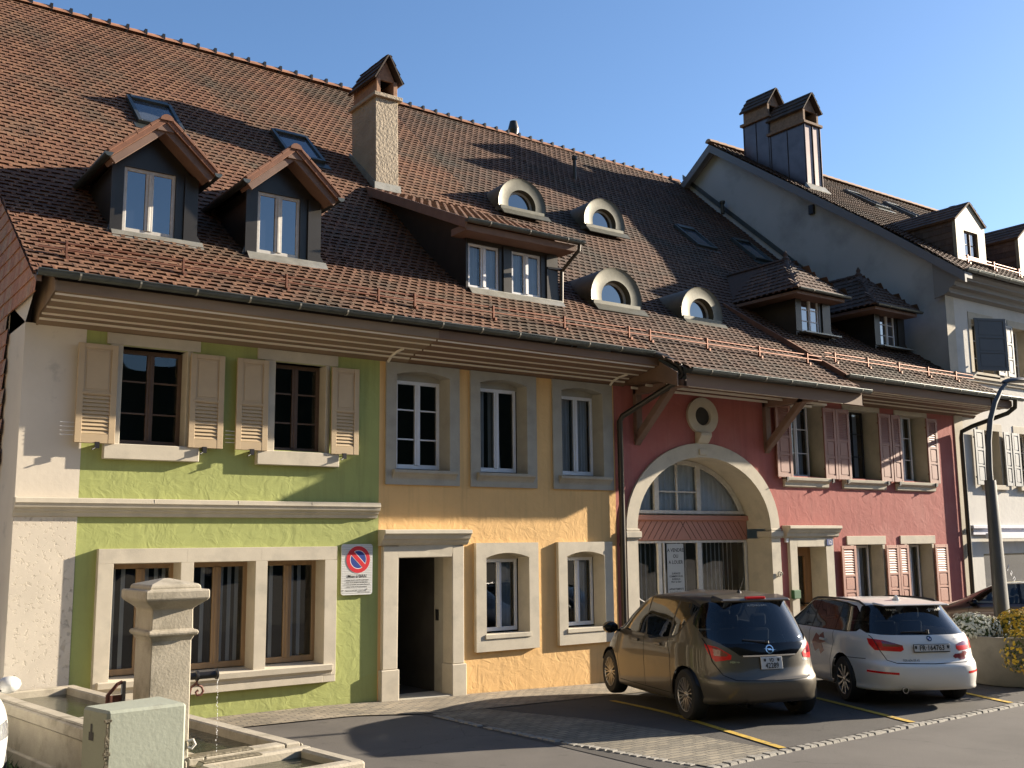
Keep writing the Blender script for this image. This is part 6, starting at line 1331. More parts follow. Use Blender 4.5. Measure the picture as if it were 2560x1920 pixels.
def make_car(name, label, S, loc, heading):
    R0 = root(name, (loc[0], loc[1], 0.0), label, 'car', rz=heading); OFF[R0.name] = Vector((0, 0, 0))
    R0.scale = (S.get('scale', 1),)*3
    rings = S['rings']; xm = S['xm']; NP = 150; SUB = S.get('sub', 5)
    def ring(par):
        xr, xf, w_, nr, nf, zr, zm, zf, br, bf = par; w_ = max(w_, 0.0)
        pts = []; M_ = 240
        for i in range(M_+1):
            ph = pi*i/M_; c = cos(ph); s = max(sin(ph), 0); n_ = nr if c > 0 else nf
            a = abs(c)**(2/n_); y = w_*s**(2/n_)
            x = xm-(xm-xr)*a if c > 0 else xm+(xf-xm)*a
            k = (y/w_)**2 if w_ > 1e-6 else 0
            x += (br*k*a if c > 0 else -bf*k*a); pts.append((x, y))
        d = [0]
        for p, q in zip(pts[:-1], pts[1:]): d.append(d[-1]+sqrt((p[0]-q[0])**2+(p[1]-q[1])**2))
        T = d[-1]; out = []; j = 0; H = NP//2
        # spacing: even in arc length
        for i in range(H+1):
            t = T*i/H
            while j < len(d)-2 and d[j+1] < t: j += 1
            f = (t-d[j])/max(d[j+1]-d[j], 1e-9); x = pts[j][0]+(pts[j+1][0]-pts[j][0])*f; y = pts[j][1]+(pts[j+1][1]-pts[j][1])*f
            u = (x-xr)/(xf-xr); u = min(max(u, 0), 1)
            z = zr*(1-u)*(1-2*u)+4*zm*u*(1-u)+zf*u*(2*u-1) if True else 0
            out.append((x, y, z))
        return out
    bm = bmesh.new(); prev = None; NR = (len(rings)-1)*SUB
    for r in range(NR+1):
        rg = ring(crom(rings, r/SUB)); full = rg+[(x, -y, z) for x, y, z in rg[-2:0:-1]]
        vs = [bm.verts.new(p) for p in full]
        if prev:
            for i in range(len(vs)): j = (i+1) % len(vs); bm.faces.new((prev[i], vs[i], vs[j], prev[j]))
        prev = vs
    bmesh.ops.remove_doubles(bm, verts=bm.verts, dist=1e-4)
    bm.normal_update(); bm.faces.ensure_lookup_table()
    ft_ = max(bm.faces, key=lambda f: f.calc_center_median().y)
    if ft_.normal.y < 0: bmesh.ops.reverse_faces(bm, faces=bm.faces[:])
    tg = bm.faces.layers.int.new('tag'); names = {}
    def inside(p, poly):
        sgn = None
        for i in range(len(poly)):
            a = poly[i]; b = poly[(i+1) % len(poly)]; c = (b[0]-a[0])*(p[1]-a[1])-(b[1]-a[1])*(p[0]-a[0])
            if abs(c) < 1e-9: continue
            if sgn is None: sgn = c > 0
            elif (c > 0) != sgn: return False
        return True
    def cut(tagname, polys, filt, over=None, setit=True):
        """polys: list of (axes, convex polygon); faces inside all of them get the tag"""
        if tagname not in names: names[tagname] = len(names)+1
        for ax, poly in polys:
            lo = [min(p[k] for p in poly)-0.0 for k in (0, 1)]; hi = [max(p[k] for p in poly) for k in (0, 1)]
            for i in range(len(poly)):
                a = poly[i]; b = poly[(i+1) % len(poly)]; d = (b[0]-a[0], b[1]-a[1]); L = sqrt(d[0]**2+d[1]**2)
                if L < 1e-6: continue
                nn = [0, 0, 0]; nn[ax[0]] = -d[1]/L; nn[ax[1]] = d[0]/L; co = [0, 0, 0]; co[ax[0]] = a[0]; co[ax[1]] = a[1]
                fs = []
                for f in bm.faces:
                    c = f.calc_center_median()
                    if not filt(c): continue
                    xs = [v.co[ax[0]] for v in f.verts]; ys = [v.co[ax[1]] for v in f.verts]
                    if max(xs) < lo[0] or min(xs) > hi[0] or max(ys) < lo[1] or min(ys) > hi[1]: continue
                    fs.append(f)
                g = set(fs)
                for f in fs: g.update(f.edges); g.update(f.verts)
                if g: bmesh.ops.bisect_plane(bm, geom=list(g), plane_co=co, plane_no=nn, dist=1e-5)
        for f in bm.faces:
            c = f.calc_center_median()
            if not filt(c): continue
            if over is not None and f[tg] not in [names.get(o, 0) for o in over]: continue
            if all(inside((c[ax[0]], c[ax[1]]), poly) for ax, poly in polys):
                if setit: f[tg] = names[tagname]
    S['cuts'](cut)
    bm.normal_update(); bm.verts.ensure_lookup_table(); bm.verts.index_update()
    from mathutils.bvhtree import BVHTree
    bvh = BVHTree.FromBMesh(bm)
    vn = [v.normal.copy() for v in bm.verts]
    inv = {v: k for k, v in names.items()}; objs = {}
    tagsused = {}
    for f in bm.faces: tagsused.setdefault(f[tg], []).append(f)
    for t, fs in tagsused.items():
        nm = inv.get(t, 'body')
        if nm.startswith('void'): continue
        idx = {}; V = []; Fc = []; N_ = []
        off = 0.0015 if nm in ('seam',) else (0.004 if 'light' in nm or 'decal' in nm else 0)
        for f in fs:
            q = []
            for v in f.verts:
                if v.index not in idx: idx[v.index] = len(V); V.append(tuple(v.co+vn[v.index]*off)); N_.append(vn[v.index])
                q.append(idx[v.index])
            Fc.append(q)
        base = nm.split('#')[0]; me = bpy.data.meshes.new(base); me.from_pydata(V, [], Fc); me.polygons.foreach_set('use_smooth', [True]*len(Fc)); me.normals_split_custom_set_from_vertices(N_)
        me.materials.append(S['mats'].get(base, S['paint'])); o = bpy.data.objects.new(base, me); COL.objects.link(o); o.parent = R0; objs[nm] = o
    for nm, o in objs.items():
        if nm in ('seam', 'trim'): o.parent = objs['body']
        if 'decal' in nm: o.parent = objs['body']
    def on(dirv, p):      # project a point onto the body
        hit = bvh.ray_cast(Vector(p), Vector(dirv)); return hit[0]
    # wheels
    def wheel(x, y, sgn, steer=0.0):
        r = S['wr']; wd = 0.105; e = bpy.data.objects.new('wheel', None)
        mb = MB(); c = (0, 0, 0)
        mb.lathe([(r*0.66, -wd), (r*0.90, -wd*1.02), (r*0.975, -wd*0.82), (r, -wd*0.5), (r, wd*0.5), (r*0.975, wd*0.82), (r*0.90, wd*1.02), (r*0.66, wd), (r*0.64, 0), (r*0.66, -wd)], c, 40, 'y')
        ty = mb.build('wheel', TYRE, R0, smooth=True, fix=True); ty.location = (x, y, r); ty.rotation_euler = (0, random.uniform(0, 1), steer + (0 if sgn > 0 else pi))
        mb = MB(); rr = r*0.67; yo = wd*0.72
        mb.lathe([(rr, wd*0.95), (rr*0.985, wd*0.98), (rr*0.94, wd*0.90), (rr*0.93, wd*0.3), (rr*0.93, -0.06)], c, 40, 'y')
        mb.lathe([(0.0, yo+0.02), (0.032, yo+0.018), (0.055, yo+0.005), (0.06, yo-0.03)], c, 20, 'y')
        ns = S['spokes']
        for k in range(ns):
            base = 2*pi*k/ns
            for da in ((-0.05, -0.11), (0.05, 0.11)) if S['vspoke'] else ((0, 0),):
                a0 = base+da[0]; a1 = base+da[1]*(1.3 if S['vspoke'] else 1); ws = S['sw']
                p0 = Vector((cos(a0)*0.045, yo, sin(a0)*0.045)); p1 = Vector((cos(a1)*rr*0.96, yo+0.012, sin(a1)*rr*0.96)); mb.beam(p0, p1, 0.03, ws, (0, 1, 0)) if False else mb.beam(p0, p1, ws, 0.03, (0, 1, 0))
        mb.build('rim', ALLOY, ty, smooth=False, bevel=0.0)
        mb = MB(); mb.lathe([(0.0, 0.0), (rr*0.92, 0.0)], c, 30, 'y'); mb.build('brake_disc', BLACKP, ty)
    for x in S['ax']:
        for sg in (1, -1): wheel(x, sg*(S['w']-0.125), sg, S.get('steer', 0) if x > 2 else 0)
        for sg in (1, -1):
            mb = MB(); n = 20; ra = S['ar']
            for i in range(n):
                a, b = pi*i/n-0.25*(0), pi*(i+1)/n
                wo_ = lambda t: S['w']-(0.035 if sin(t) > 0.35 else 0.09)
                P = [(x+ra*cos(t)*1.015, yy, S['wr']+ra*sin(t)*1.015) for t, yy in ((a, sg*0.5), (b, sg*0.5), (b, sg*wo_(b)), (a, sg*wo_(a)))]; mb.face(P)
            mb.face([(x+ra*cos(pi*i/n)*1.015, sg*0.5, S['wr']+ra*sin(pi*i/n)*1.015) for i in range(n+1)]); mb.build('wheel_arch', BLACKP, R0, fix=False)
    mb = MB(); L_ = S['L']; mb.box(0.5, L_-0.5, -S['w']+0.2, S['w']-0.2, 0.22, 0.42); mb.build('underbody', BLACKP, R0)
    # interior
    mb = MB(); zb = S['belt']
    mb.box(0.5, L_-1.4, -0.68, 0.68, 0.35, 0.50)
    for (sx, ys) in ((S['seats'][0], (-0.42, 0.0, 0.42)), (S['seats'][1], (-0.38, 0.38))):
        for yy in ys:
            mb.hexa([(sx, yy-0.2, 0.5), (sx+0.12, yy-0.2, 0.5), (sx+0.12, yy+0.2, 0.5), (sx, yy+0.2, 0.5), (sx-0.14, yy-0.17, zb+0.12), (sx-0.04, yy-0.17, zb+0.12), (sx-0.04, yy+0.17, zb+0.12), (sx-0.14, yy+0.17, zb+0.12)])
            mb.hexa([(sx-0.15, yy-0.12, zb+0.15), (sx-0.06, yy-0.12, zb+0.15), (sx-0.06, yy+0.12, zb+0.15), (sx-0.15, yy+0.12, zb+0.15), (sx-0.17, yy-0.11, zb+0.32), (sx-0.09, yy-0.11, zb+0.32), (sx-0.09, yy+0.11, zb+0.32), (sx-0.17, yy+0.11, zb+0.32)])
    mb.box(L_-1.75, L_-1.2, -0.66, 0.66, 0.6, zb-0.03)
    mb.build('seat_row', SEAT, R0, bevel=0.03)
    mb = MB(); mx = S['mirror']
    for sg in (1, -1):
        mb.mi(0); k0 = len(mb.v)
        prof = [(0.0, .001), (0.005, .06), (0.02, .08), (0.08, .09), (0.14, .07), (0.168, .03), (0.175, .001)]
        for (dx, r_) in prof:
            for j in range(12): t = 2*pi*j/12; mb.v.append((mx[0]+dx, sg*(mx[1]+0.10)+r_*1.35*cos(t), mx[2]+r_*sin(t)))
        for i in range(len(prof)-1):
            for j in range(12): a = k0+i*12+j; b = k0+i*12+(j+1) % 12; mb.f.append((a, b, b+12, a+12)); mb.m.append(0)
        mb.mi(1); mb.hexa([(mx[0]+0.05, sg*(mx[1]-0.08), mx[2]-0.08), (mx[0]+0.12, sg*(mx[1]-0.08), mx[2]-0.08), (mx[0]+0.12, sg*(mx[1]+0.04), mx[2]-0.05), (mx[0]+0.05, sg*(mx[1]+0.04), mx[2]-0.05), (mx[0]+0.05, sg*(mx[1]-0.08), mx[2]-0.04), (mx[0]+0.12, sg*(mx[1]-0.08), mx[2]-0.04), (mx[0]+0.12, sg*(mx[1]+0.04), mx[2]-0.01), (mx[0]+0.05, sg*(mx[1]+0.04), mx[2]-0.01)])
        m1 = mb.build('side_mirror', [S.get('mirm', S['paint']), BLACKP], R0, smooth=True); mb = MB()
    for (hx, hz) in S['handles']:
        for sg in (1, -1):
            h = on((0, -sg, 0), (hx, sg*2, hz))
            if h: mb = MB(); mb.box(hx-0.10, hx+0.10, h.y-0.0 if sg > 0 else h.y-0.03, h.y+0.03 if sg > 0 else h.y, hz-0.018, hz+0.018); mb.build('door_handle', S.get('handm', S['paint']), R0, bevel=0.008)
    S['extra'](R0, objs, on)
    bm.free()
    return R0

def rear_text(o_parent, on, s, size, y, z, m, name='lettering', w_=1.0, th=0.0, align='CENTER', off=0.004):
    mb = MB(); text_mb(mb, s, size, (-1, y, z), (0, -1, 0), (0, 0, 1), align, w_, th)
    ok = True; nv = []
    for v in mb.v:
        h = on((1, 0, 0), (-1, v[1], v[2])); nv.append((h.x-off, v[1], v[2]) if h else v)
    mb.v = nv; return mb.build(name, m, o_parent, fix=False)
def circ(x, z, r, n=22): return [(x+r*cos(2*pi*i/n), z+r*sin(2*pi*i/n)) for i in range(n)]
XZ, YZ = (0, 2), (1, 2)
def mir(poly): return [(-a, b) for a, b in poly[::-1]]

# ---- brown minivan
BROWN = mat('grey_brown_metallic', (0.098, 0.084, 0.064), 0.42, metal=0.55, coat=0.55)
def opel_cuts(cut):
    for sg in (1, -1):
        side = lambda c, sg=sg: c.y*sg > 0.45
        for x in (0.78, 3.43): cut('void', [(XZ, circ(x, 0.325, 0.365))], side)
        cut('side_window#q%d' % sg, [(XZ, [(0.74, 1.42), (1.02, 1.10), (1.10, 1.05), (1.22, 1.03), (1.22, 1.485), (0.95, 1.475)])], side)
        cut('side_window#r%d' % sg, [(XZ, [(1.27, 1.49), (1.27, 1.02), (1.55, 0.985), (1.85, 0.95), (1.98, 0.99), (2.10, 1.20), (2.14, 1.50)])], side)
        cut('side_window#f%d' % sg, [(XZ, [(2.20, 1.50), (2.06, 1.02), (2.1, 1.0), (3.0, 1.01), (2.98, 1.10), (2.70, 1.42), (2.5, 1.48)])], side)
        cut('side_window#t%d' % sg, [(XZ, [(3.05, 1.01), (3.30, 1.02), (3.05, 1.22)])], side)
        g = 0.0045
        for (a, b) in (((2.05, 1.0), (2.02, 0.30)), ((3.10, 1.0), (3.10, 0.75)), ((3.10, 0.75), (3.0, 0.30)), ((1.30, 1.02), (1.18, 0.80)), ((1.18, 0.80), (1.16, 0.36)), ((1.2, 0.30), (3.0, 0.27))):
            d = Vector((b[0]-a[0], b[1]-a[1])); d.normalize(); q = Vector((-d.y, d.x))*g
            cut('seam', [(XZ, [(a[0]+q.x, a[1]+q.y), (b[0]+q.x, b[1]+q.y), (b[0]-q.x, b[1]-q.y), (a[0]-q.x, a[1]-q.y)])], side, over=['body'])
    for sg in (1, -1):
        cut('trim', [(XZ, [(0.70, 1.435), (1.00, 1.08), (1.12, 1.015), (1.60, 0.955), (1.85, 0.925), (2.0, .965), (3.36, .985), (3.37, 1.02), (2.75, 1.455), (2.50, 1.53), (1.9, 1.545), (1.2, 1.535), (.90, 1.51)])], lambda c, sg=sg: c.y*sg > 0.45, over=['body', 'seam'])
    rear = lambda c: c.x < 0.75
    cut('rear_window', [(YZ, [(-.56, 1.495), (.56, 1.495), (.70, 1.43), (.745, 1.22), (.72, 1.07), (.60, 1.00), (-.60, 1.00), (-.72, 1.07), (-.745, 1.22), (-.70, 1.43)])], rear)
    cut('black_panel', [(YZ, [(-.60, 1.00), (.60, 1.00), (.40, .855), (-.40, .855)])], rear)
    for sg, nm in ((1, 'a'), (-1, 'b')):
        P = [(.50, .86), (.51, .81), (.70, .775), (.93, .83), (.93, 1.01), (.80, 1.005), (.64, .955)]
        if sg < 0: P = mir(P)
        cut('tail_light#%s' % nm, [(YZ, P), (XZ, [(-.1, .7), (0.20, .7), (0.34, .84), (0.47, 1.02), (-.1, 1.02)])], lambda c, sg=sg: c.x < 0.6 and c.y*sg > 0.3)
    for sg, nm in ((1, 'a'), (-1, 'b')):
        P = [(.53, .865), (.56, .845), (.68, .85), (.68, .955), (.64, .945)]
        if sg < 0: P = mir(P)
        cut('lens_light#%s' % nm, [(YZ, P)], lambda c, sg=sg: c.x < 0.4 and c.y*sg > 0.3, over=['tail_light#'+nm])
    g = .005
    E_ = [(.74, 1.07), (.72, .95), (.70, .775), (.62, .62), (.50, .565), (0, .55), (-.50, .565), (-.62, .62), (-.70, .775), (-.72, .95), (-.74, 1.07)]
    for a, b in zip(E_[:-1], E_[1:]):
        d = Vector((b[0]-a[0], b[1]-a[1])).normalized(); q = Vector((-d.y, d.x))*g
        cut('seam', [(YZ, [(a[0]+q.x, a[1]+q.y), (b[0]+q.x, b[1]+q.y), (b[0]-q.x, b[1]-q.y), (a[0]-q.x, a[1]-q.y)])], lambda c: c.x < 0.5, over=['body', 'tail_light#a', 'tail_light#b', 'lens_light#a', 'lens_light#b'])
    cut('windscreen', [(YZ, [(-.66, 1.0), (.66, 1.0), (.55, 1.50), (-.55, 1.50)])], lambda c: c.x > 2.6 and c.z > 1.03)
    for sg, nm in ((1, 'a'), (-1, 'b')):
        P = [(.50, .62), (.9, .66), (.92, .86), (.6, .78)]
        if sg < 0: P = mir(P)
        cut('headlight#%s' % nm, [(YZ, P)], lambda c, sg=sg: c.x > 3.7 and c.y*sg > 0.3)
def opel_extra(R0, objs, on):
    mb = MB(); z0, z1 = 0.69, 0.835; xs = on((1, 0, 0), (-1, 0, 0.76)).x-0.02
    mb.hexa([(xs-0.015, -0.15, z0-0.005), (xs-0.003, -0.15, z0-0.005), (xs-0.003, 0.15, z0-0.005), (xs-0.015, 0.15, z0-0.005), (xs+0.008, -0.15, z1), (xs+0.02, -0.15, z1), (xs+0.02, 0.15, z1), (xs+0.008, 0.15, z1)])
    pl = mb.build('number_plate', PLATEW, R0, bevel=0.004)
    mb = MB()
    P = lambda y, z: Vector((xs-0.019+(z-z0)*0.158, y, z))
    for s_, sz, yy, zz in (("VD", 0.062, 0.0, 0.775), ("42289", 0.092, 0.0, 0.70)): text_mb(mb, s_, sz, P(yy, zz), (0, -1, 0), Vector((0.158, 0, 1)).normalized(), 'CENTER', 0.82, 0.0015)
    for yy in (0.095, -0.095):
        mb.face([P(yy+.016, .815), P(yy-.016, .815), P(yy-.016, .79), P(yy, .775), P(yy+.016, .79)])
    mb.build('lettering', BLK, pl, fix=False)
    mb = MB(); zc = 0.925
    for i in range(28):
        a, b = 2*pi*i/28, 2*pi*(i+1)/28
        q = [on((1, 0, 0), (-1, r*cos(t), zc+r*sin(t)))+Vector((-0.012, 0, 0)) for r, t in ((.055, a), (.055, b), (.042, b), (.042, a))]; mb.face(q)
    for pts in ([(.085, .008), (-.02, -.004), (-.02, .010), (.03, .012)], [(-.085, -.008), (.02, .004), (.02, -.010), (-.03, -.012)]): mb.face([on((1, 0, 0), (-1, y, zc+z))+Vector((-0.014, 0, 0)) for y, z in pts])
    mb.build('emblem', CHROME, R0, fix=False)
    mb = MB(); 
    for i in range(12):
        y0, y1 = .37-.74*i/12, .37-.74*(i+1)/12; a = on((1, 0, 0), (-1, y0, .85)); b = on((1, 0, 0), (-1, y1, .85)); o_ = Vector((-.018, 0, 0)); mb.hexa([a+o_+Vector((0, 0, -.009)), a+Vector((0, 0, -.009)), b+Vector((0, 0, -.009)), b+o_+Vector((0, 0, -.009)), a+o_+Vector((0, 0, .009)), a+Vector((0, 0, .009)), b+Vector((0, 0, .009)), b+o_+Vector((0, 0, .009))])
    mb.build('chrome_strip', CHROME, R0)
    rear_text(R0, on, "MERIVA", 0.034, 0.47, 0.765, CHROME); rear_text(R0, on, "TURBO", 0.036, -0.55, 0.765, CHROME)
    mb = MB(); mb.box(0.40, 0.46, -0.14, 0.14, 1.530, 1.565); mb.build('brake_light', LAMPR, R0, bevel=0.008)
    mb = MB(); mb.hexa([(0.375, -0.50, 1.505), (0.62, -0.56, 1.50), (0.62, 0.56, 1.50), (0.375, 0.50, 1.505), (0.40, -0.49, 1.54), (0.70, -0.50, 1.583), (0.70, 0.50, 1.583), (0.40, 0.49, 1.54)]); mb.build('spoiler', BROWN, R0, bevel=0.02)
    mb = MB(); a = on((1, 0, 0), (-1, 0.02, 1.01))+Vector((-.02, 0, 0)); b = on((1, 0, 0), (-1, .34, 1.045))+Vector((-.02, 0, 0)); mb.tube([a, b], [.016, .008], 8); mb.lathe([(0, 0), (.025, 0), (.02, .03)], a+Vector((0, 0, -.01)), 10); mb.build('rear_wiper', BLACKP, R0, smooth=True)
    mb = MB(); mb.lathe([(.035, 0), (.028, .02), (0.01, .035)], (0.85, 0, 1.595), 10); mb.tube([(0.85, 0, 1.615), (0.70, 0, 1.80)], [.006, .003], 6); mb.build('aerial', BLACKP, R0)
    rear_text(R0, on, "AUTOHAUS BERN", 0.034, 0.0, 1.445, WORN, off=0.006)
    for sg in (1, -1):
        mb = MB(); mb.box(0.10, 0.13, sg*0.62-0.09, sg*0.62+0.09, 0.335, 0.36); mb.build('reflector', LAMPD, R0) if False else None
    mb = MB(); mb.lathe([(0.03, 0.05), (0.03, 0.3)], (0, 0.35, 0.25), 12, 'x'); mb.build('exhaust', BLACKP, R0, smooth=True)
# xr, xf, w, nr, nf, zr, zm, zf, br, bf
OPEL_R = [
 (0.30, 4.00, .78, 6, 5, .26, .19, .20, .08, .35),
 (0.12, 4.15, .865, 6, 5, .27, .20, .21, .09, .38),
 (0.03, 4.24, .89, 5, 4.5, .36, .30, .32, .10, .42),
 (0.00, 4.28, .90, 5, 4.5, .48, .44, .45, .11, .42),
 (0.005, 4.28, .903, 5, 4.5, .555, .56, .56, .12, .42),
 (0.045, 4.27, .905, 5, 4.5, .60, .62, .62, .13, .42),
 (0.075, 4.22, .903, 5, 4.5, .68, .72, .70, .15, .42),
 (0.095, 4.10, .898, 5, 4.5, .80, .84, .78, .16, .40),
 (0.115, 3.85, .885, 5, 5, .92, .95, .88, .16, .30),
 (0.15, 3.52, .865, 5, 6, 1.02, 1.00, .98, .16, .16),
 (0.20, 3.30, .835, 5, 6, 1.13, 1.09, 1.06, .17, .14),
 (0.30, 2.98, .775, 5, 6, 1.31, 1.27, 1.26, .17, .14),
 (0.385, 2.66, .70, 5, 6, 1.46, 1.44, 1.43, .15, .14),
 (0.43, 2.50, .655, 5, 5, 1.525, 1.515, 1.49, .12, .12),
 (0.52, 2.40, .58, 4, 4, 1.560, 1.558, 1.515, .10, .10),
 (0.70, 2.25, .40, 3, 3, 1.585, 1.592, 1.54, .05, .05),
 (0.95, 2.0, .15, 2.5, 2.5, 1.603, 1.608, 1.58, .0, .0),
 (1.20, 1.8, .01, 2, 2, 1.607, 1.612, 1.595, .0, .0)]
OPEL = dict(scale=1.04, rings=OPEL_R, xm=2.1, cuts=opel_cuts, paint=BROWN, mats=dict(side_window=CARGLASS, rear_window=CARGLASS, windscreen=CARGLASS, black_panel=GLOSSB, trim=BLACKP, tail_light=LAMPR, lens_light=LAMPD, seam=SEAM, headlight=LAMPC), wr=.325, w=.90, spokes=10, vspoke=True, sw=.014, ax=(.78, 3.43), ar=.365, L=4.29, belt=.98, seats=(1.25, 2.2), mirror=(2.98, .90, 1.02), handles=((1.55, .90), (2.32, .90)), extra=opel_extra, mirm=GLOSSB)
make_car('parked_car', 'grey brown minivan parked by the yellow line, seen from behind', OPEL, (11.02, -5.37), 1.222)

# ---- white estate
WHITEC = mat('white_car_paint', (0.72, 0.70, 0.66), 0.3, coat=0.5)
def bmw_cuts(cut, decals=True):
    for sg in (1, -1):
        side = lambda c, sg=sg: c.y*sg > 0.40
        for x in (1.03, 3.84): cut('void', [(XZ, circ(x, 0.325, 0.365))], side)
        cut('side_window#q%d' % sg, [(XZ, [(0.98, 1.325), (0.74, 1.16), (0.70, 1.08), (0.76, 1.03), (0.95, 1.01), (1.30, 1.0), (1.36, 1.365)])], side)
        cut('side_window#r%d' % sg, [(XZ, [(1.40, 1.37), (1.34, 1.0), (2.14, .985), (2.20, 1.39)])], side)
        cut('side_window#f%d' % sg, [(XZ, [(2.26, 1.39), (2.20, .985), (3.22, .975), (3.18, 1.02), (2.80, 1.30), (2.62, 1.38)])], side)
        cut('trim', [(XZ, [(1.0, 1.35), (0.70, 1.17), (0.66, 1.07), (0.73, 1.01), (0.95, .99), (3.30, .955), (2.82, 1.325), (2.62, 1.405), (1.9, 1.405), (1.3, 1.385)])], side, over=['body'])
        g = .0045
        for (a, b) in (((2.17, .96), (2.15, .28)), ((3.2, .95), (3.28, .6)), ((3.28, .6), (3.2, .28)), ((1.33, .98), (1.27, .82)), ((1.27, .82), (1.42, .55)), ((1.42, .55), (1.44, .28)), ((0.45, .66), (.85, .645))):
            d = Vector((b[0]-a[0], b[1]-a[1])).normalized(); q = Vector((-d.y, d.x))*g
            cut('seam', [(XZ, [(a[0]+q.x, a[1]+q.y), (b[0]+q.x, b[1]+q.y), (b[0]-q.x, b[1]-q.y), (a[0]-q.x, a[1]-q.y)])], side, over=['body'])
    cut('rear_window', [(YZ, [(-.52, 1.375), (.52, 1.375), (.60, 1.35), (.745, 1.05), (.72, 1.005), (.60, .99), (-.60, .99), (-.72, 1.005), (-.745, 1.05), (-.60, 1.35)])], lambda c: c.x < 0.9)
    for sg, nm in ((1, 'a'), (-1, 'b')):
        P = [(.39, .895), (.38, .80), (.42, .775), (.80, .79), (.92, .84), (.92, .965), (.72, .955), (.60, .92)]
        if sg < 0: P = mir(P)
        cut('tail_light#%s' % nm, [(YZ, P), (XZ, [(-.1, .7), (.30, .76), (.42, .86), (.50, .97), (-.1, .97)])], lambda c, sg=sg: c.x < 0.6 and c.y*sg > 0.3)
        P = [(.40, .885), (.395, .84), (.62, .84), (.62, .915)]
        if sg < 0: P = mir(P)
        cut('lens_light#%s' % nm, [(YZ, P)], lambda c, sg=sg: c.x < 0.5 and c.y*sg > 0.3, over=['tail_light#'+nm])
        P = [(.50, .505), (.50, .475), (.80, .49), (.80, .515)]
        if sg < 0: P = mir(P)
        cut('reflector_light#%s' % nm, [(YZ, P)], lambda c, sg=sg: c.x < .5)
        P = [(.42, .60), (.92, .64), (.92, .78), (.5, .72)]
        if sg < 0: P = mir(P)
        cut('headlight#%s' % nm, [(YZ, P)], lambda c, sg=sg: c.x > 4.0 and c.y*sg > 0.3)
    E_ = [(.735, 1.02), (.70, .95), (.66, .79), (.60, .66), (.50, .625), (0, .615), (-.50, .625), (-.60, .66), (-.66, .79), (-.70, .95), (-.735, 1.02)]
    for a, b in zip(E_[:-1], E_[1:]):
        d = Vector((b[0]-a[0], b[1]-a[1])).normalized(); q = Vector((-d.y, d.x))*.0045
        cut('seam', [(YZ, [(a[0]+q.x, a[1]+q.y), (b[0]+q.x, b[1]+q.y), (b[0]-q.x, b[1]-q.y), (a[0]-q.x, a[1]-q.y)])], lambda c: c.x < 0.5, over=['body', 'tail_light#a', 'tail_light#b', 'lens_light#a', 'lens_light#b'])
    cut('windscreen', [(YZ, [(-.66, .98), (.66, .98), (.52, 1.375), (-.52, 1.375)])], lambda c: c.x > 2.6 and c.z > .99)
    if decals:
        for P in ([(-.52, .665), (-.42, .655), (-.37, .69), (-.41, .735), (-.50, .745)], [(-.42, .69), (-.34, .675), (-.31, .705), (-.35, .735), (-.41, .735)], [(-.53, .71), (-.50, .695), (-.47, .76), (-.53, .768), (-.57, .745)]):
            cut('decal', [(YZ, P)], lambda c: c.x < .5, over=['body'])
        for P in ([(1.75, .70), (1.95, .62), (2.05, .75), (1.9, .90), (1.72, .85)], [(1.62, .66), (1.75, .60), (1.80, .70), (1.70, .78)], [(1.55, .80), (1.72, .76), (1.76, .88), (1.64, .93)]):
            cut('decal', [(XZ, P)], lambda c: c.y > .6, over=['body'])
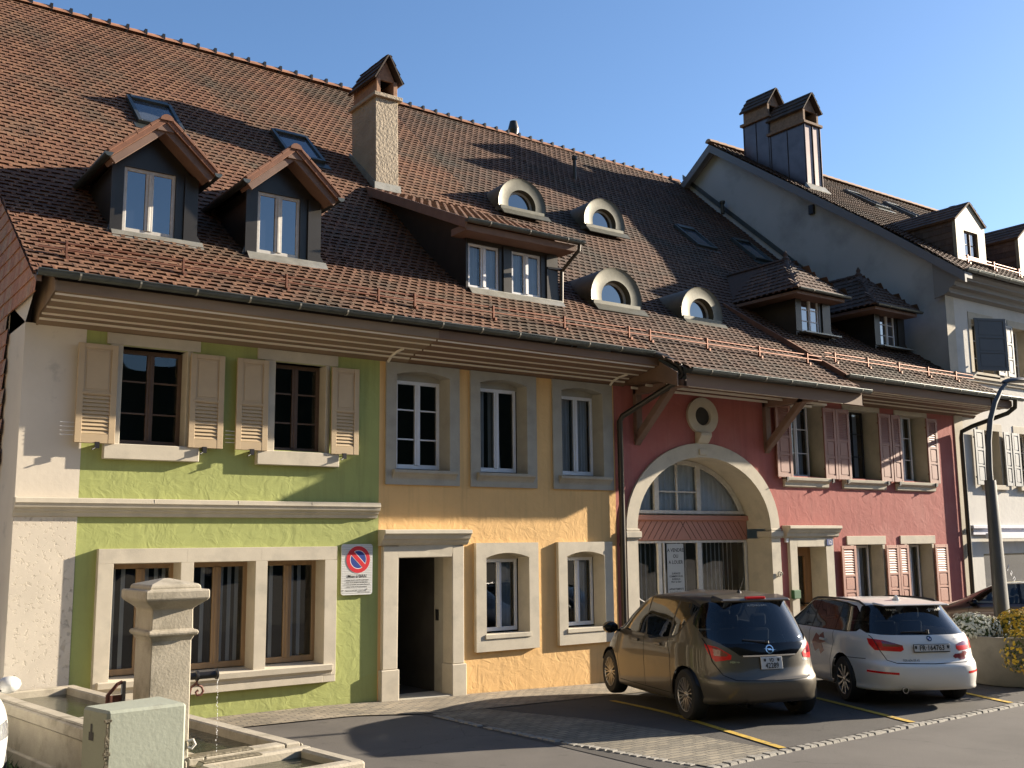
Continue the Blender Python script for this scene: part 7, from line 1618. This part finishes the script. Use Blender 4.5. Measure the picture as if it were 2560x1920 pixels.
def bmw_extra(R0, objs, on, full=True):
    if full:
        mb = MB(); z0, z1 = .765, .875; xs = on((1, 0, 0), (-1, 0, .81)).x-.012
        mb.hexa([(xs-.012, -.265, z0), (xs, -.265, z0), (xs, .265, z0), (xs-.012, .265, z0), (xs-.006, -.265, z1), (xs+.008, -.265, z1), (xs+.008, .265, z1), (xs-.006, .265, z1)])
        fr = mb.build('plate_holder', BLACKP, R0, bevel=.004)
        mb = MB(); mb.hexa([(xs-.016, -.255, z0+.014), (xs-.01, -.255, z0+.014), (xs-.01, .255, z0+.014), (xs-.016, .255, z0+.014), (xs-.009, -.255, z1-.006), (xs-.003, -.255, z1-.006), (xs-.003, .255, z1-.006), (xs-.009, .255, z1-.006)]); pl = mb.build('number_plate', PLATEW, R0)
        mb = MB(); text_mb(mb, "FR·164763", .098, (xs-.0185, 0, z0+.028), (0, -1, 0), Vector((.06, 0, 1)).normalized(), 'CENTER', .86, .0015)
        for yy in (.232, -.232): P = lambda y, z: Vector((xs-.0185+(z-z0-.02)*.06, y, z)); mb.face([P(yy+.015, .855), P(yy-.015, .855), P(yy-.015, .825), P(yy, .808), P(yy+.015, .825)])
        mb.build('lettering', BLK, pl, fix=False)
        mb = MB(); zc = .945
        def dsc(r0, r1, a0, a1, off, mi):
            mb.mi(mi); n = 16
            for i in range(n):
                a, b = a0+(a1-a0)*i/n, a0+(a1-a0)*(i+1)/n; mb.face([on((1, 0, 0), (-1, r*cos(t), zc+r*sin(t)))+Vector((-off, 0, 0)) for r, t in ((r0, a), (r0, b), (r1, b), (r1, a))])
        dsc(.0005, .038, 0, 2*pi, .008, 0); dsc(.0005, .022, 0, pi/2, .010, 1); dsc(.0005, .022, pi/2, pi, .010, 2); dsc(.0005, .022, pi, 1.5*pi, .010, 1); dsc(.0005, .022, 1.5*pi, 2*pi, .010, 2); dsc(.035, .038, 0, 2*pi, .011, 3)
        mb.build('emblem', [BLACKP, WH, BLUE, CHROME], R0, fix=False)
        rear_text(R0, on, "316d xDrive", .032, -.40, .93, CHROME) if False else rear_text(R0, on, "320xd", .032, -.42, .925, EMB)
        rear_text(R0, on, "026.606.05.65", .042, .30, .648, BLK, w_=.95)
        rear_text(R0, on, "www.", .060, .33, 1.30, WH, off=.006); rear_text(R0, on, "-giroud.ch", .060, -.30, 1.30, WH, off=.006)
        mb = MB(); a = on((1, 0, 0), (-1, 0.0, 1.02))+Vector((-.02, 0, .01)); b = on((1, 0, 0), (-1, .36, 1.03))+Vector((-.02, 0, 0)); mb.tube([a, b], [.017, .008], 8); mb.lathe([(0, 0), (.028, 0), (.022, .05), (0, .05)], a+Vector((0, 0, -.02)), 10); mb.build('rear_wiper', BLACKP, R0, smooth=True)
        mb = MB(); mb.lathe([(.036, 0.06), (.040, .06), (.040, .3), (.034, .3), (.034, .07)], (0, .42, .27), 18, 'x'); mb.build('exhaust', CHROME, R0, smooth=True)
    mb = MB(); mb.prism([(.95, 1.415), (1.17, 1.415), (1.10, 1.45), (1.04, 1.495), (1.0, 1.48)], 'y', -.018, .018); mb.build('roof_fin', S_['paint'] if False else WHITEC, R0, bevel=.008) if full else None
    if full:
        for sg in (1, -1):
            mb = MB(); pts = []
            for i in range(13):
                x = .85+2.0*i/12; yy = sg*(.60-.03*abs(i-6)/6); h = on((0, 0, -1), (x, yy, 2)); pts.append((x, yy, h.z+.022 if 0 < i < 12 else h.z))
            mb.tube(pts, .016, 8); mb.build('roof_rail', BLACKP, R0, smooth=True)
    mb = MB(); mb.hexa([(.43, -.50, 1.372), (.72, -.53, 1.385), (.72, .53, 1.385), (.43, .50, 1.372), (.44, -.48, 1.392), (.74, -.51, 1.412), (.74, .51, 1.412), (.44, .48, 1.392)]); mb.build('spoiler', S_cur['paint'], R0, bevel=.012)
BMW_R = [
 (0.30, 4.35, .80, 6, 5, .24, .20, .20, .08, .40),
 (0.12, 4.50, .87, 6, 5, .255, .21, .21, .09, .42),
 (0.04, 4.58, .893, 5, 4.5, .33, .30, .30, .10, .45),
 (0.00, 4.615, .90, 5, 4.5, .45, .44, .42, .11, .46),
 (0.00, 4.62, .903, 5, 4.5, .56, .55, .52, .12, .46),
 (0.02, 4.61, .905, 5, 4.5, .605, .62, .59, .13, .46),
 (0.065, 4.58, .905, 5, 4.5, .65, .70, .66, .15, .46),
 (0.085, 4.50, .903, 5, 4.5, .76, .80, .73, .17, .44),
 (0.11, 4.30, .893, 5, 4.5, .88, .89, .82, .19, .36),
 (0.155, 3.90, .875, 5, 5, .965, .945, .90, .20, .22),
 (0.20, 3.72, .845, 5, 6, 1.02, .985, .945, .20, .16),
 (0.33, 3.42, .78, 5, 6, 1.15, 1.11, 1.06, .19, .14),
 (0.46, 3.05, .70, 5, 6, 1.29, 1.27, 1.24, .17, .14),
 (0.52, 2.86, .655, 5, 6, 1.355, 1.355, 1.33, .15, .13),
 (0.57, 2.78, .61, 4.5, 5, 1.385, 1.398, 1.362, .12, .12),
 (0.70, 2.65, .45, 3.5, 4, 1.400, 1.424, 1.385, .08, .08),
 (1.00, 2.4, .18, 2.5, 2.5, 1.418, 1.434, 1.405, .0, .0),
 (1.30, 2.1, .01, 2, 2, 1.428, 1.438, 1.42, .0, .0)]
POPPY = mat('red_decal', (0.24, 0.015, 0.012), 0.3, coat=0.6, var=0.3, vscale=14)
BMW = dict(scale=1.03, rings=BMW_R, xm=2.25, cuts=bmw_cuts, paint=WHITEC, mats=dict(side_window=CARGLASS, rear_window=CARGLASS, windscreen=CARGLASS, trim=GLOSSB, tail_light=LAMPR, reflector_light=LAMPR, lens_light=LAMPD, seam=SEAM, headlight=LAMPC, decal=POPPY), wr=.32, w=.90, spokes=10, vspoke=False, sw=.024, ax=(1.03, 3.84), ar=.365, L=4.62, belt=.97, seats=(1.55, 2.5), mirror=(3.02, .90, .98), handles=((1.62, .83), (2.5, .83)), extra=bmw_extra)
S_cur = BMW
make_car('parked_car', 'white estate car with red flower stickers, parked beside the brown minivan', BMW, (13.72, -5.97), 1.055)
def simple_extra(R0, objs, on):
    bmw_extra(R0, objs, on, False)
    mb = MB(); x = 4.60; mb.box(x-0.1, x+0.022, -0.42, 0.42, 0.36, 0.46); mb.build('grille', BLACKP, R0, bevel=0.01)
    for sg in (1, -1):
        h = on((-1, 0, 0), (6, sg*0.62, 0.70)); h = h if h else Vector((4.5, sg*0.62, 0.7))
        mb = MB(); mb.lathe([(0, 0.012), (0.05, 0.008), (0.065, -0.01)], (h.x, h.y, h.z), 16, 'x'); mb.build('headlight_bulb', CHROME, R0, smooth=True)


MAUVE = paint('mauve_brown_paint', (0.10, 0.068, 0.06), 0.5, 0.3)
FRONT_R = [r[:4]+(max(r[4], 5.5),)+r[5:9]+(r[9]*0.5,) for r in BMW_R]
CAR3 = dict(BMW, rings=FRONT_R, scale=1); CAR3.update(paint=MAUVE, cuts=lambda c: bmw_cuts(c, False), extra=simple_extra, mirm=GLOSSB, sub=3); S_cur = CAR3
make_car('parked_car', 'mauve brown car parked nose to the pale house, behind the lamp post', CAR3, (23.9, -4.35), radians(110))
PEARL = mat('silver_white_paint', (0.60, 0.60, 0.58), 0.3, coat=0.6)
CAR4 = dict(BMW, rings=FRONT_R, w=0.84, scale=1); CAR4.update(paint=PEARL, cuts=lambda c: bmw_cuts(c, False), extra=simple_extra, sub=3); S_cur = CAR4
make_car('parked_car', 'silver white car at the left edge beside the trough, only its front corner showing', CAR4, (1.36, 0.50), radians(-90))
